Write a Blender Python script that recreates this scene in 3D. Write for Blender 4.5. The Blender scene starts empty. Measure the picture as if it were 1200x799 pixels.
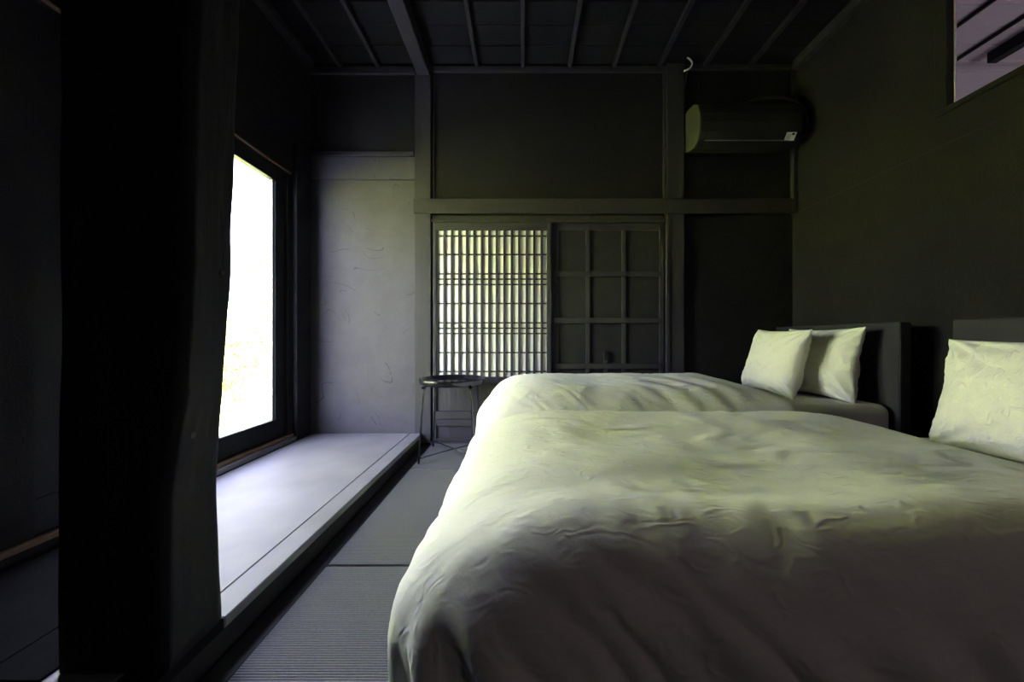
import bpy, bmesh, math, random
from mathutils import Vector, noise, Matrix

C = bpy.context.scene
COL = C.collection
random.seed(7)
PI = math.pi

# ------------------------------------------------------------------ camera
cam = bpy.data.cameras.new('camera')
camo = bpy.data.objects.new('camera', cam); COL.objects.link(camo); C.camera = camo
camo.location = (0, 0, .83)
camo.rotation_euler = (PI/2, 0, 0)
cam.sensor_width = 36; cam.lens = 12.12
cam.shift_x = -13/1200; cam.shift_y = -3.5/1200
cam.clip_start = .02; cam.clip_end = 300

# ------------------------------------------------------------------ sky, sun, exposure
w = bpy.data.worlds.new('sky'); C.world = w; w.use_nodes = True
bg = w.node_tree.nodes['Background']
bg.inputs[0].default_value = (.66, .67, 1.0, 1)
bg.inputs[1].default_value = 1.8
sun = bpy.data.lights.new('sun', 'SUN'); sun.energy = 14; sun.angle = .02; sun.color = (1, .93, .62)
suno = bpy.data.objects.new('sun', sun); COL.objects.link(suno)
suno.rotation_euler = Vector((-.72, .22, -.66)).to_track_quat('-Z', 'Y').to_euler()
# daylight portal in the opening of the garden window (samples the sky, gives no light of its own)
pl = bpy.data.lights.new('daylight_portal', 'AREA'); pl.shape = 'RECTANGLE'; pl.size = 1.75; pl.size_y = 1.30
pl.cycles.is_portal = True
plo = bpy.data.objects.new('daylight_portal', pl); COL.objects.link(plo)
plo.location = (-1.86, 1.84, 1.08); plo.rotation_euler = (0, -PI/2, 0)
# unseen point light added to brighten the room next door
nl = bpy.data.lights.new('next_room_fill', 'POINT'); nl.energy = 1.7; nl.color = (1, .90, .97); nl.shadow_soft_size = .45
nlo = bpy.data.objects.new('next_room_fill', nl); COL.objects.link(nlo); nlo.location = (4.3, .9, 1.5)
# unseen dim fill added for the pinkish light from behind the camera
rl = bpy.data.lights.new('rear_fill', 'POINT'); rl.energy = .5; rl.color = (1, .80, .78); rl.shadow_soft_size = .25
rlo = bpy.data.objects.new('rear_fill', rl); COL.objects.link(rlo); rlo.location = (1.7, -1.1, 2.1)

vs = C.view_settings
vs.view_transform = 'Standard'; vs.look = 'None'; vs.gamma = 1; vs.exposure = 4.2; vs.use_curve_mapping = False
C.cycles.max_bounces = 10; C.cycles.diffuse_bounces = 6; C.cycles.transparent_max_bounces = 12
C.cycles.use_denoising = True
C.cycles.sample_clamp_indirect = 8

# ------------------------------------------------------------------ materials
def mat(name, col, rough=.7, var=.0, vscale=6, bump=0, bscale=60, metal=0, spec=.4, stretch=(1, 1, 1), trans=0):
    m = bpy.data.materials.new(name); m.use_nodes = True
    nt = m.node_tree; N = nt.nodes; L = nt.links; b = N['Principled BSDF']
    b.inputs['Roughness'].default_value = rough; b.inputs['Metallic'].default_value = metal
    b.inputs['Specular IOR Level'].default_value = spec
    tc = N.new('ShaderNodeTexCoord'); mp = N.new('ShaderNodeMapping'); mp.inputs['Scale'].default_value = stretch
    L.new(tc.outputs['Object'], mp.inputs[0])
    if var:
        n = N.new('ShaderNodeTexNoise'); n.inputs['Scale'].default_value = vscale; n.inputs['Detail'].default_value = 8
        n.inputs['Roughness'].default_value = .62
        r = N.new('ShaderNodeValToRGB'); L.new(mp.outputs[0], n.inputs['Vector']); L.new(n.outputs['Fac'], r.inputs[0])
        r.color_ramp.elements[0].position = .3; r.color_ramp.elements[1].position = .7
        r.color_ramp.elements[0].color = tuple(c*(1-var) for c in col)+(1,)
        r.color_ramp.elements[1].color = tuple(min(1, c*(1+var)) for c in col)+(1,)
        L.new(r.outputs[0], b.inputs['Base Color'])
    else:
        b.inputs['Base Color'].default_value = tuple(col)+(1,)
    if bump:
        n2 = N.new('ShaderNodeTexNoise'); n2.inputs['Scale'].default_value = bscale; n2.inputs['Detail'].default_value = 6
        bp = N.new('ShaderNodeBump'); bp.inputs['Strength'].default_value = bump; bp.inputs['Distance'].default_value = .01
        L.new(mp.outputs[0], n2.inputs['Vector']); L.new(n2.outputs['Fac'], bp.inputs['Height']); L.new(bp.outputs[0], b.inputs['Normal'])
    return m

M = {}
M['wall'] = mat('dark_plaster', (.016, .0155, .015), .85, .10, 5, .25, 90, spec=.2)
M['wood'] = mat('dark_painted_wood', (.040, .039, .041), .6, .14, 7, .18, 40, stretch=(1, 1, .12), spec=.2)
M['woodh'] = mat('dark_painted_wood_level', (.036, .035, .037), .6, .14, 7, .18, 40, stretch=(.12, 1, 1), spec=.2)
M['boards'] = mat('dark_ceiling_board', (.011, .011, .011), .8, .18, 6, .2, 30, stretch=(.15, 1, 1), spec=.2)
M['black'] = mat('black_wood', (.012, .012, .012), .6, .2, 6, .15, 40, spec=.2)
M['shade_tone'] = mat('shade_toned_board', (.010, .010, .010), 1.0, .2, 6, .1, 40, spec=.0)  # dark tone that paints shade onto boards around the post
M['door'] = mat('dark_door_board', (.022, .022, .023), .7, .12, 8, .15, 60, spec=.2)
M['ledge'] = mat('ledge_wood', (.14, .085, .045), .6, .2, 10, .1, 60)
M['pale_ceiling'] = mat('pale_ceiling_board', (.52, .47, .50), .8, .06, 5)
M['pale_wall'] = mat('pale_plaster', (.50, .46, .49), .85, .05, 5)
M['steel'] = mat('black_steel', (.008, .008, .009), .22, 0, metal=.0, spec=.45)
M['track'] = mat('aluminium_track', (.20, .20, .21), .5, .05, 20, metal=.8)
M['sheet'] = mat('cotton_sheet', (.74, .74, .70), .9, .02, 8, .2, 200)
M['leaf'] = mat('leaf', (.33, .46, .07), .6, .35, 4)
M['leaf2'] = mat('leaf_yellow', (.50, .58, .13), .6, .30, 4)
M['bark'] = mat('bark', (.14, .10, .07), .9, .3, 20)
M['gravel'] = mat('pale_gravel', (.72, .70, .64), .95, .12, 40, .4, 90)
M['grass'] = mat('grass_slope', (.44, .48, .14), .9, .35, 2.5, .5, 20)
M['ac'] = mat('black_plastic', (.016, .0165, .016), .55, .05, 10)
M['ac_lit_side'] = mat('lit_side_plastic', (.075, .075, .045), .5, .05, 10)  # lighter olive tone: the side of the unit lit from the window
M['ac_trim'] = mat('louver_edge', (.22, .22, .19), .35)  # pale tone for the louver's lit line and the sticker print
M['label'] = mat('pale_label', (.62, .62, .56), .6)
M['ink'] = mat('black_ink', (.02, .02, .02), .6)
M['cord_white'] = mat('white_cord', (.75, .75, .72), .5)
M['cord_black'] = mat('black_cord', (.02, .02, .02), .45)
M['post'] = mat('old_post_wood', (.016, .0155, .015), .85, .28, 9, .5, 22, stretch=(1, 1, .18), spec=.2)

def paper_mat():
    m = mat('shoji_paper', (.93, .93, .93), .9, .02, 14, .1, 120)
    b = m.node_tree.nodes['Principled BSDF']
    return m
M['paper'] = paper_mat()

def platform_mat(name):
    m = mat(name, (.36, .355, .35), .62, .0)
    nt = m.node_tree; N = nt.nodes; L = nt.links; b = N['Principled BSDF']
    tc = N.new('ShaderNodeTexCoord')
    n1 = N.new('ShaderNodeTexNoise'); n1.inputs['Scale'].default_value = 3.5; n1.inputs['Detail'].default_value = 9
    n2 = N.new('ShaderNodeTexNoise'); n2.inputs['Scale'].default_value = 120; n2.inputs['Detail'].default_value = 3
    L.new(tc.outputs['Object'], n1.inputs['Vector']); L.new(tc.outputs['Object'], n2.inputs['Vector'])
    r = N.new('ShaderNodeValToRGB'); r.color_ramp.elements[0].position = .32; r.color_ramp.elements[1].position = .68
    r.color_ramp.elements[0].color = (.108, .107, .114, 1); r.color_ramp.elements[1].color = (.150, .148, .157, 1)
    L.new(n1.outputs['Fac'], r.inputs[0]); L.new(r.outputs[0], b.inputs['Base Color'])
    bp = N.new('ShaderNodeBump'); bp.inputs['Strength'].default_value = .12; bp.inputs['Distance'].default_value = .004
    L.new(n2.outputs['Fac'], bp.inputs['Height']); L.new(bp.outputs[0], b.inputs['Normal'])
    return m
M['platform'] = platform_mat('grey_floor_slab')

def alcove_mat():
    m = mat('scratched_plaster', (.17, .168, .165), .8)
    nt = m.node_tree; N = nt.nodes; L = nt.links; b = N['Principled BSDF']
    tc = N.new('ShaderNodeTexCoord')
    n1 = N.new('ShaderNodeTexNoise'); n1.inputs['Scale'].default_value = 4; n1.inputs['Detail'].default_value = 10; n1.inputs['Roughness'].default_value = .7
    r = N.new('ShaderNodeValToRGB'); r.color_ramp.elements[0].position = .3; r.color_ramp.elements[1].position = .7
    r.color_ramp.elements[0].color = (.046, .045, .052, 1); r.color_ramp.elements[1].color = (.062, .061, .070, 1)
    L.new(tc.outputs['Object'], n1.inputs['Vector']); L.new(n1.outputs['Fac'], r.inputs[0])
    # fine hair scratches: thin contour lines of a warped noise, kept to a few patches
    n2 = N.new('ShaderNodeTexNoise'); n2.inputs['Scale'].default_value = 1.7; n2.inputs['Detail'].default_value = 1; n2.inputs['Distortion'].default_value = 1.6
    L.new(tc.outputs['Object'], n2.inputs['Vector'])
    s = N.new('ShaderNodeMath'); s.operation = 'SUBTRACT'; s.inputs[1].default_value = .47
    a = N.new('ShaderNodeMath'); a.operation = 'ABSOLUTE'
    lt = N.new('ShaderNodeMath'); lt.operation = 'LESS_THAN'; lt.inputs[1].default_value = .0022
    n3 = N.new('ShaderNodeTexNoise'); n3.inputs['Scale'].default_value = 6; L.new(tc.outputs['Object'], n3.inputs['Vector'])
    gt = N.new('ShaderNodeMath'); gt.operation = 'GREATER_THAN'; gt.inputs[1].default_value = .53
    mu = N.new('ShaderNodeMath'); mu.operation = 'MULTIPLY'
    L.new(n2.outputs['Fac'], s.inputs[0]); L.new(s.outputs[0], a.inputs[0]); L.new(a.outputs[0], lt.inputs[0])
    L.new(n3.outputs['Fac'], gt.inputs[0]); L.new(lt.outputs[0], mu.inputs[0]); L.new(gt.outputs[0], mu.inputs[1])
    mx = N.new('ShaderNodeMix'); mx.data_type = 'RGBA'
    L.new(mu.outputs[0], mx.inputs[0]); L.new(r.outputs[0], mx.inputs[6]); mx.inputs[7].default_value = (.022, .022, .026, 1)
    L.new(mx.outputs[2], b.inputs['Base Color'])
    n4 = N.new('ShaderNodeTexNoise'); n4.inputs['Scale'].default_value = 150; n4.inputs['Detail'].default_value = 5; L.new(tc.outputs['Object'], n4.inputs['Vector'])
    bp = N.new('ShaderNodeBump'); bp.inputs['Strength'].default_value = .35; bp.inputs['Distance'].default_value = .004
    L.new(n4.outputs['Fac'], bp.inputs['Height']); L.new(bp.outputs[0], b.inputs['Normal'])
    return m
M['alcove'] = alcove_mat()

def tatami_mat_mat():
    m = mat('grey_woven_rush', (.12, .122, .125), .75)
    nt = m.node_tree; N = nt.nodes; L = nt.links; b = N['Principled BSDF']
    tc = N.new('ShaderNodeTexCoord')
    wv = N.new('ShaderNodeTexWave'); wv.bands_direction = 'Y'; wv.inputs['Scale'].default_value = 44; wv.inputs['Distortion'].default_value = .15
    wv.inputs['Detail'].default_value = 1
    mp = N.new('ShaderNodeMapping'); mp.inputs['Scale'].default_value = (160, 90, 1)
    L.new(tc.outputs['Object'], mp.inputs[0])
    n = N.new('ShaderNodeTexNoise'); n.inputs['Scale'].default_value = 1; n.inputs['Detail'].default_value = 3
    L.new(tc.outputs['Object'], wv.inputs['Vector']); L.new(mp.outputs[0], n.inputs['Vector'])
    add = N.new('ShaderNodeMath'); add.operation = 'ADD'; L.new(wv.outputs['Fac'], add.inputs[0]); L.new(n.outputs['Fac'], add.inputs[1])
    r = N.new('ShaderNodeValToRGB'); r.color_ramp.elements[0].position = .3; r.color_ramp.elements[1].position = 1.0
    r.color_ramp.elements[0].color = (.05, .051, .053, 1); r.color_ramp.elements[1].color = (.105, .107, .109, 1)
    hm = N.new('ShaderNodeMath'); hm.operation = 'MULTIPLY'; hm.inputs[1].default_value = .62
    L.new(add.outputs[0], hm.inputs[0]); L.new(hm.outputs[0], r.inputs[0]); L.new(r.outputs[0], b.inputs['Base Color'])
    bp = N.new('ShaderNodeBump'); bp.inputs['Strength'].default_value = .6; bp.inputs['Distance'].default_value = .003
    L.new(add.outputs[0], bp.inputs['Height']); L.new(bp.outputs[0], b.inputs['Normal'])
    return m
M['tatami'] = tatami_mat_mat()

def linen(name, col, sc=1.0):
    """cotton cover: weave, fine creases and crumples as relief only"""
    m = mat(name, col, .88, spec=.25)
    nt = m.node_tree; N = nt.nodes; L = nt.links; b = N['Principled BSDF']
    b.inputs['Sheen Weight'].default_value = .12
    tc = N.new('ShaderNodeTexCoord')
    mp = N.new('ShaderNodeMapping'); mp.inputs['Scale'].default_value = (3*sc, 5*sc, 4*sc); mp.inputs['Rotation'].default_value = (0, 0, .5)
    L.new(tc.outputs['Object'], mp.inputs[0])
    n1 = N.new('ShaderNodeTexNoise'); n1.inputs['Scale'].default_value = 1.6; n1.inputs['Detail'].default_value = 3; n1.inputs['Distortion'].default_value = .8
    n1.noise_type = 'RIDGED_MULTIFRACTAL'
    L.new(mp.outputs[0], n1.inputs['Vector'])
    v = N.new('ShaderNodeTexNoise'); v.noise_type = 'RIDGED_MULTIFRACTAL'; v.inputs['Scale'].default_value = 7; v.inputs['Detail'].default_value = 2; v.inputs['Distortion'].default_value = 1.2
    L.new(mp.outputs[0], v.inputs['Vector'])
    f = N.new('ShaderNodeTexNoise'); f.inputs['Scale'].default_value = 260; f.inputs['Detail'].default_value = 2
    L.new(tc.outputs['Object'], f.inputs['Vector'])
    b1 = N.new('ShaderNodeBump'); b1.inputs['Strength'].default_value = .65; b1.inputs['Distance'].default_value = .018
    b2 = N.new('ShaderNodeBump'); b2.inputs['Strength'].default_value = .5; b2.inputs['Distance'].default_value = .007
    b3 = N.new('ShaderNodeBump'); b3.inputs['Strength'].default_value = .15; b3.inputs['Distance'].default_value = .002
    L.new(n1.outputs['Fac'], b1.inputs['Height']); L.new(v.outputs['Fac'], b2.inputs['Height']); L.new(f.outputs['Fac'], b3.inputs['Height'])
    L.new(b1.outputs[0], b2.inputs['Normal']); L.new(b2.outputs[0], b3.inputs['Normal']); L.new(b3.outputs[0], b.inputs['Normal'])
    return m
M['linen'] = linen('duvet_cotton', (.80, .80, .76))
M['linen_pillow'] = linen('pillow_cotton', (.82, .82, .72), 1.5)

def glass_mat():
    m = bpy.data.materials.new('window_glass'); m.use_nodes = True
    nt = m.node_tree; N = nt.nodes; L = nt.links; N.clear()
    o = N.new('ShaderNodeOutputMaterial'); mx = N.new('ShaderNodeMixShader'); t = N.new('ShaderNodeBsdfTransparent'); g = N.new('ShaderNodeBsdfGlossy')
    g.inputs['Roughness'].default_value = .02; t.inputs[0].default_value = (.97, .985, .97, 1)
    lw = N.new('ShaderNodeLayerWeight'); lw.inputs['Blend'].default_value = .35
    fr = N.new('ShaderNodeMath'); fr.operation = 'POWER'; fr.inputs[1].default_value = 4; L.new(lw.outputs['Facing'], fr.inputs[0])
    L.new(fr.outputs[0], mx.inputs[0]); L.new(t.outputs[0], mx.inputs[1]); L.new(g.outputs[0], mx.inputs[2]); L.new(mx.outputs[0], o.inputs[0])
    return m
M['glass'] = glass_mat()

def leaf_mat(name, base):
    m = mat(name, base, .55, .35, 3)
    nt = m.node_tree; N = nt.nodes; L = nt.links; b = N['Principled BSDF']; o = N['Material Output']
    tr = N.new('ShaderNodeBsdfTranslucent'); mx = N.new('ShaderNodeMixShader'); mx.inputs[0].default_value = .4
    tr.inputs[0].default_value = (base[0]*1.2, base[1]*1.25, base[2]*.8, 1)
    L.new(b.outputs[0], mx.inputs[1]); L.new(tr.outputs[0], mx.inputs[2]); L.new(mx.outputs[0], o.inputs[0])
    return m
M['leaf'] = leaf_mat('green_leaf', (.55, .58, .17))
M['leaf2'] = leaf_mat('yellow_green_leaf', (.68, .70, .26))

# ------------------------------------------------------------------ helpers
def link(name, me, m=None, parent=None):
    o = bpy.data.objects.new(name, me); COL.objects.link(o)
    if m is not None and me is not None and not me.materials: me.materials.append(m)
    if parent is not None: o.parent = parent
    return o
def build(name, bm, m=None, parent=None, smooth=False, mats=None):
    me = bpy.data.meshes.new(name); bm.to_mesh(me); bm.free()
    if mats:
        for k in mats: me.materials.append(k)
    if smooth: me.polygons.foreach_set('use_smooth', [True]*len(me.polygons))
    return link(name, me, m, parent)
def tag(o, label, cat, group=None):
    o['label'] = label; o['category'] = cat
    if group: o['group'] = group
    return o
def thing(name, loc, label, cat, group=None, rz=0):
    o = bpy.data.objects.new(name, None); COL.objects.link(o); o.location = loc; o.rotation_euler = (0, 0, rz)
    o.empty_display_size = .1
    return tag(o, label, cat, group)
def struct(o):
    o['kind'] = 'structure'; return o
def add_box(bm, x0, x1, y0, y1, z0, z1, bev=0, seg=1):
    r = bmesh.ops.create_cube(bm, size=1)
    for v in r['verts']:
        v.co = Vector(((x0+x1)/2+v.co.x*(x1-x0), (y0+y1)/2+v.co.y*(y1-y0), (z0+z1)/2+v.co.z*(z1-z0)))
    if bev:
        es = set(e for v in r['verts'] for e in v.link_edges)
        bmesh.ops.bevel(bm, geom=list(es), offset=bev, segments=seg, affect='EDGES', profile=.5)
def box(name, x0, x1, y0, y1, z0, z1, m, parent=None, bev=.002):
    """a box whose origin sits at its own base centre"""
    bm = bmesh.new(); cx, cy = (x0+x1)/2, (y0+y1)/2
    add_box(bm, x0-cx, x1-cx, y0-cy, y1-cy, 0, z1-z0, bev)
    o = build(name, bm, m, parent)
    o.location = (cx, cy, z0) if parent is None else Vector((cx, cy, z0))
    return o
def add_tube(bm, pts, r, n=8, cap=True):
    pts = [Vector(p) for p in pts]; rings = []
    up = Vector((0, 0, 1))
    for i, p in enumerate(pts):
        d = (pts[min(i+1, len(pts)-1)]-pts[max(i-1, 0)]).normalized()
        a = d.cross(up)
        if a.length < .05: a = d.cross(Vector((1, 0, 0)))
        a.normalize(); b = d.cross(a).normalized()
        rr = r[i] if isinstance(r, (list, tuple)) else r
        rings.append([bm.verts.new(p+a*math.cos(2*PI*k/n)*rr+b*math.sin(2*PI*k/n)*rr) for k in range(n)])
    for q, s in zip(rings, rings[1:]):
        for k in range(n): bm.faces.new((q[k], q[(k+1) % n], s[(k+1) % n], s[k]))
    if cap: bm.faces.new(rings[0][::-1]); bm.faces.new(rings[-1])
def tube(name, pts, r, m, parent=None, n=8):
    bm = bmesh.new(); add_tube(bm, pts, r, n); return build(name, bm, m, parent, smooth=True)
def spline(pts, k=6):
    """Catmull-Rom through the points"""
    P = [Vector(p) for p in pts]; P = [P[0]*2-P[1]]+P+[P[-1]*2-P[-2]]; out = []
    for i in range(1, len(P)-2):
        for j in range(k):
            t = j/k; a, b, c, d = P[i-1:i+3]
            out.append(.5*((2*b)+(c-a)*t+(2*a-5*b+4*c-d)*t*t+(3*b-a-3*c+d)*t**3))
    out.append(P[-2]); return out
# the back wall is laid out in image pixel coordinates at 147 pixels per metre
S = 147.0
def ex(u): return (u-613)/S
def ez(v): return .83+(396-v)/S

YB = 2.75      # back wall plane
XR = 2.16      # right wall
XL = -1.70     # left wall
ZC = 3.00      # ceiling boards

# ------------------------------------------------------------------ floor
floor = struct(box('floor', -1.75, XR+.1, -2.5, 2.80, -.12, -.032, M['black']))
def child_of_floor(o):
    o.parent = floor; o.location = Vector(o.location)-floor.location; return o
for (x0, x1) in ((-.72, .30), (.304, 1.24), (1.244, XR)):
    ys = [-2.4, -1.50, -.58, .34, 1.26, 2.18, 2.745]
    for y0, y1 in zip(ys, ys[1:]):
        child_of_floor(box('tatami_mat', x0+.002, x1-.002, y0+.003, y1-.003, -.032, 0, M['tatami'], None, .004))
child_of_floor(box('floor_board', -.792, -.724, -2.4, 2.745, -.032, -.010, M['black'], None, .002))

# ------------------------------------------------------------------ raised platform by the window
plat = thing('raised_platform', (-1.24, 1.3, -.03), 'low grey raised platform running beneath the tall garden window', 'platform')
def pp(o): o.parent = plat; o.location = Vector(o.location)-plat.location; return o
pp(box('platform_top', XL+.045, -.893, .75, 2.715, .055, .08, M['platform'], None, .0015))
o = pp(box('shade_board', XL+.045, -1.2, .75, 1.2795, .0802, .085, M['shade_tone'], None, .0015)); o['label'] = 'dark overlay painting shade behind the old post'  # thin dark overlays put the shade by the post onto the platform
o = pp(box('shade_board', -1.198, -1.053, .75, .928, .0802, .085, M['shade_tone'], None, .0015)); o['label'] = 'dark overlay painting shade beside the old post'
o = pp(box('shade_board', XL+.045, -.82, -1.2, .748, .055, .08, M['shade_tone'], None, .0015)); o['label'] = 'platform boards darkened as shade nearer than the old post'
pp(box('shade_board', -.888, -.80, .751, .923, .050, .0805, M['shade_tone'], None, .002))  # near end of the edge board, darkened as shade
pp(box('edge_board', -.890, -.80, .926, 2.715, .050, .0805, M['platform'], None, .003))
fb = pp(box('riser_board', -.822, -.806, -1.2, 2.715, -.028, .050, M['black'], None, .002)); fb['label'] = 'dark board closing the front of the platform'
pp(box('platform_base', XL+.06, -.83, -1.2, 2.70, -.031, .054, M['black'], None, 0))

# ------------------------------------------------------------------ back wall
wb = struct(box('wall_back', XL-.2, XR+.15, YB+.035, YB+.16, -.1, 3.2, M['wall']))
def cw(o): o.parent = wb; o.location = Vector(o.location)-wb.location; return o
# plaster / board infills between the posts
cw(box('alcove_panel', XL, ex(487), YB-.005, YB+.034, .0, ez(211), M['alcove'], None, .001))
cw(box('alcove_board', XL, ex(487), YB-.018, YB+.034, ez(210.5), ez(185), M['alcove'], None, .003))
cw(box('wall_panel', XL, ex(487), YB+.005, YB+.034, ez(180), ez(80), M['wall'], None, .001))
cw(box('wall_panel', ex(507), ex(780), YB+.006, YB+.034, ez(235), ez(80), M['wall'], None, .001))
cw(box('wall_panel', ex(800), XR, YB+.012, YB+.034, ez(235), ez(80), M['black'], None, .001))
cw(box('wall_panel', ex(800), XR, YB+.012, YB+.034, .0, ez(252), M['black'], None, .001))
cw(box('wall_panel', ex(505), ex(780), YB+.010, YB+.034, ez(262), ez(252), M['wood'], None, .001))

def trim(n, x0, x1, y0, y1, z0, z1, m='wood', bev=.004):
    return struct(box('trim_%d' % n, x0, x1, y0, y1, z0, z1, M[m], None, bev))
trim(1, ex(487), ex(506), YB-.030, YB+.035, 0, 3.0)                      # left post
trim(2, ex(780), ex(800), YB-.030, YB+.035, 0, 3.0)                      # right post
trim(3, ex(487)-.004, XR, YB-.045, YB-.0305, ez(252), ez(235), 'woodh')   # long rail
trim(4, XL, ex(486.5), YB-.040, YB+.034, ez(185), ez(180), 'woodh')
trim(5, ex(507), ex(779.5), YB-.020, YB+.005, ez(85.5), ez(79), 'woodh')
trim(6, XL, ex(486.5), YB-.020, YB+.005, ez(88), ez(79), 'woodh')
trim(7, ex(801), XR-.03, YB-.020, YB+.011, ez(82), ez(77), 'woodh')
trim(8, XR-.035, XR-.001, YB-.045, YB-.002, 1.82, 3.0, 'wood')           # corner bead, upper
trim(9, ex(507), ex(509.5), YB-.012, YB+.005, ez(234.5), ez(86), 'wood', .001)
trim(10, ex(777), ex(779.5), YB-.012, YB+.005, ez(234.5), ez(86), 'wood', .001)
trim(11, ex(505.5), ex(780), YB-.022, YB+.030, ez(261), ez(258), 'woodh', .001)   # head track
trim(12, ex(505.5), ex(780), YB-.040, YB+.030, -.03, .012, 'woodh', .002)        # floor track

# ------------------------------------------------------------------ shoji screen
zb, zt = .014, ez(261.5)
sh = thing('shoji_screen', (ex(576), YB-.012, zb), 'dark shoji sliding screen with white paper behind a close lattice', 'screen')
def cs(o): o.parent = sh; o.location = Vector(o.location)-sh.location; return o
def sbox(n, u0, u1, v0, v1, d0, d1, m='wood', bev=.0015):   # u left..right, v top..bottom
    return cs(box(n, ex(u0), ex(u1), YB+d0, YB+d1, ez(v1), ez(v0), M[m], None, bev))
sbox('stile', 508.3, 512, 261.8, 516, -.029, -.001)
sbox('stile', 640.4, 645.6, 261.8, 516, -.029, -.001)
sbox('top_rail', 512, 640.4, 261.8, 270.5, -.028, -.002, 'woodh')
sbox('middle_rail', 512, 640.4, 441.2, 448.5, -.028, -.002, 'woodh')
sbox('lower_rail', 512, 640.4, 481, 490, -.030, -.002, 'woodh')
sbox('lower_rail', 512, 640.4, 490.3, 498.3, -.026, -.002, 'woodh')
sbox('bottom_rail', 512, 640.4, 512.5, 516, -.024, -.002, 'woodh')
for v0, v1 in ((448.5, 481), (498.3, 512.5)):
    o = sbox('panel', 512, 640.4, v0, v1, -.014, -.004, 'wood')
pp_ = cs(box('paper', ex(512), ex(640.4), YB-.0085, YB-.0075, ez(441.2), ez(270.5), M['paper'], None, 0)); pp_['label'] = 'white shoji paper'
mesh_v = None
for k in range(15):                                    # upright lattice bars
    u = 512.6+8.72*k
    o = sbox('lattice_bar', u-1.35 if k else u-.6, u+1.35, 270.5, 441.2, -.022, -.009, 'wood', .0008)
for v in (277.2, 298.8, 321.2, 327.4, 333.7, 355.8, 378.3, 384.6, 390.8, 413.0, 435.0):
    sbox('lattice_bar', 512, 640.4, v-.75, v+.75, -.0235, -.0095, 'woodh', .0006)

# ------------------------------------------------------------------ board door
dr = thing('sliding_door', (ex(710), YB+.010, zb), 'dark wooden sliding door with square battens right of the shoji screen', 'door')
def cd(o): o.parent = dr; o.location = Vector(o.location)-dr.location; return o
def dbox(n, u0, u1, v0, v1, d0, d1, m='wood', bev=.0015):
    return cd(box(n, ex(u0), ex(u1), YB+d0, YB+d1, ez(v1), ez(v0), M[m], None, bev))
dbox('door_board', 640, 779, 261.8, 516, .012, .024, 'door')
dbox('stile', 640, 654.5, 261.8, 516, .002, .012)
dbox('stile', 773, 778.5, 261.8, 516, .000, .012)
dbox('top_rail', 654.5, 773, 261.8, 270, .001, .012, 'woodh')
dbox('bottom_rail', 654.5, 773, 507, 516, .001, .012, 'woodh')
for u in (689, 731.2):
    dbox('upright_batten', u-2.2, u+2.2, 270, 507, -.004, .012)
for v in (320.8, 375.5, 429, 482):
    dbox('cross_batten', 648, 774, v-3, v+3, -.009, .003, 'woodh')
hp = dbox('handle', 707.2, 713, 411.5, 422, -.014, .012, 'black', .002); hp['label'] = 'small upright door catch'
dbox('catch_bar', 708, 712, 422, 447, -.006, .012, 'wood', .001)
trim(13, ex(778.8), ex(782.5), YB-.040, YB-.0305, 0.0, ez(258), 'wood', .002)

# ------------------------------------------------------------------ ceiling
ceil = struct(box('ceiling', XL-1.0, 5.6, -2.6, 3.2, ZC+.045, ZC+.25, M['black'], None, 0))
def cc(o): o.parent = ceil; o.location = Vector(o.location)-ceil.location; return o
k = 0; y = YB
bmb = bmesh.new(); add_box(bmb, -1.955, 1.955, -.084, .084, 0, .022, .003); mb = bpy.data.meshes.new('ceiling_board'); bmb.to_mesh(mb); bmb.free(); mb.materials.append(M['boards'])
while y > -2.4:
    o = link('ceiling_board', mb, None, ceil); o.location = Vector((.225, y-.087, ZC+.010+.003*(k % 2)))-ceil.location
    y -= .1725; k += 1
for x in (-1.45, -1.15, -.367, -.003, .367, .72, 1.08, 1.44, 1.80):
    cc(box('batten', x-.014, x+.014, -2.4, YB-.001, ZC-.028, ZC+.009, M['wood'], None, .002))
trim(14, ex(490), ex(505), -2.4, YB-.031, ZC-.10, ZC+.005, 'wood', .006)      # beam over the posts
trim(15, XR-.05, XR, -2.4, YB-.046, ZC-.07, ZC+.005, 'wood', .004)            # cornice on the right wall
trim(16, XL, XL+.06, -2.4, YB-.041, ZC-.05, ZC+.005, 'wood', .004)

# ------------------------------------------------------------------ right wall with the high window
def wall_x(name, x0, x1, y0, y1, z0, z1, hole, m):
    bm = bmesh.new(); hy0, hy1, hz0, hz1 = hole
    add_box(bm, x0, x1, y0, hy0, z0, z1); add_box(bm, x0, x1, hy1, y1, z0, z1)
    add_box(bm, x0, x1, hy0, hy1, z0, hz0); add_box(bm, x0, x1, hy0, hy1, hz1, z1)
    return struct(build(name, bm, m))
wall_x('wall_right', XR, XR+.035, -2.5, YB+.034, -.1, ZC+.044, (.20, 1.80, 1.975, 2.93), M['wall'])
trim(17, XR-.005, XR-.0005, -2.4, YB-.046, 1.817, 1.823, 'black', .001)
w2 = struct(box('window_2', XR-.012, XR+.04, .20, 1.80, 1.975, 2.005, M['wall'], None, .002))
def c2(o): o.parent = w2; o.location = Vector(o.location)-w2.location; return o
c2(box('window_frame', XR-.012, XR+.04, 1.750, 1.7995, 2.005, 2.90, M['wall'], None, .002))
c2(box('window_frame', XR-.012, XR+.04, .2005, .25, 2.005, 2.90, M['wall'], None, .002))
c2(box('window_frame', XR-.012, XR+.04, .2005, 1.7995, 2.90, 2.929, M['wall'], None, .002))
s1 = c2(box('window_bead', XR+.025, XR+.035, 1.744, 1.750, 2.005, 2.90, M['pale_wall'], None, .001)); s1['label'] = 'pale bead along the frame'

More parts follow.
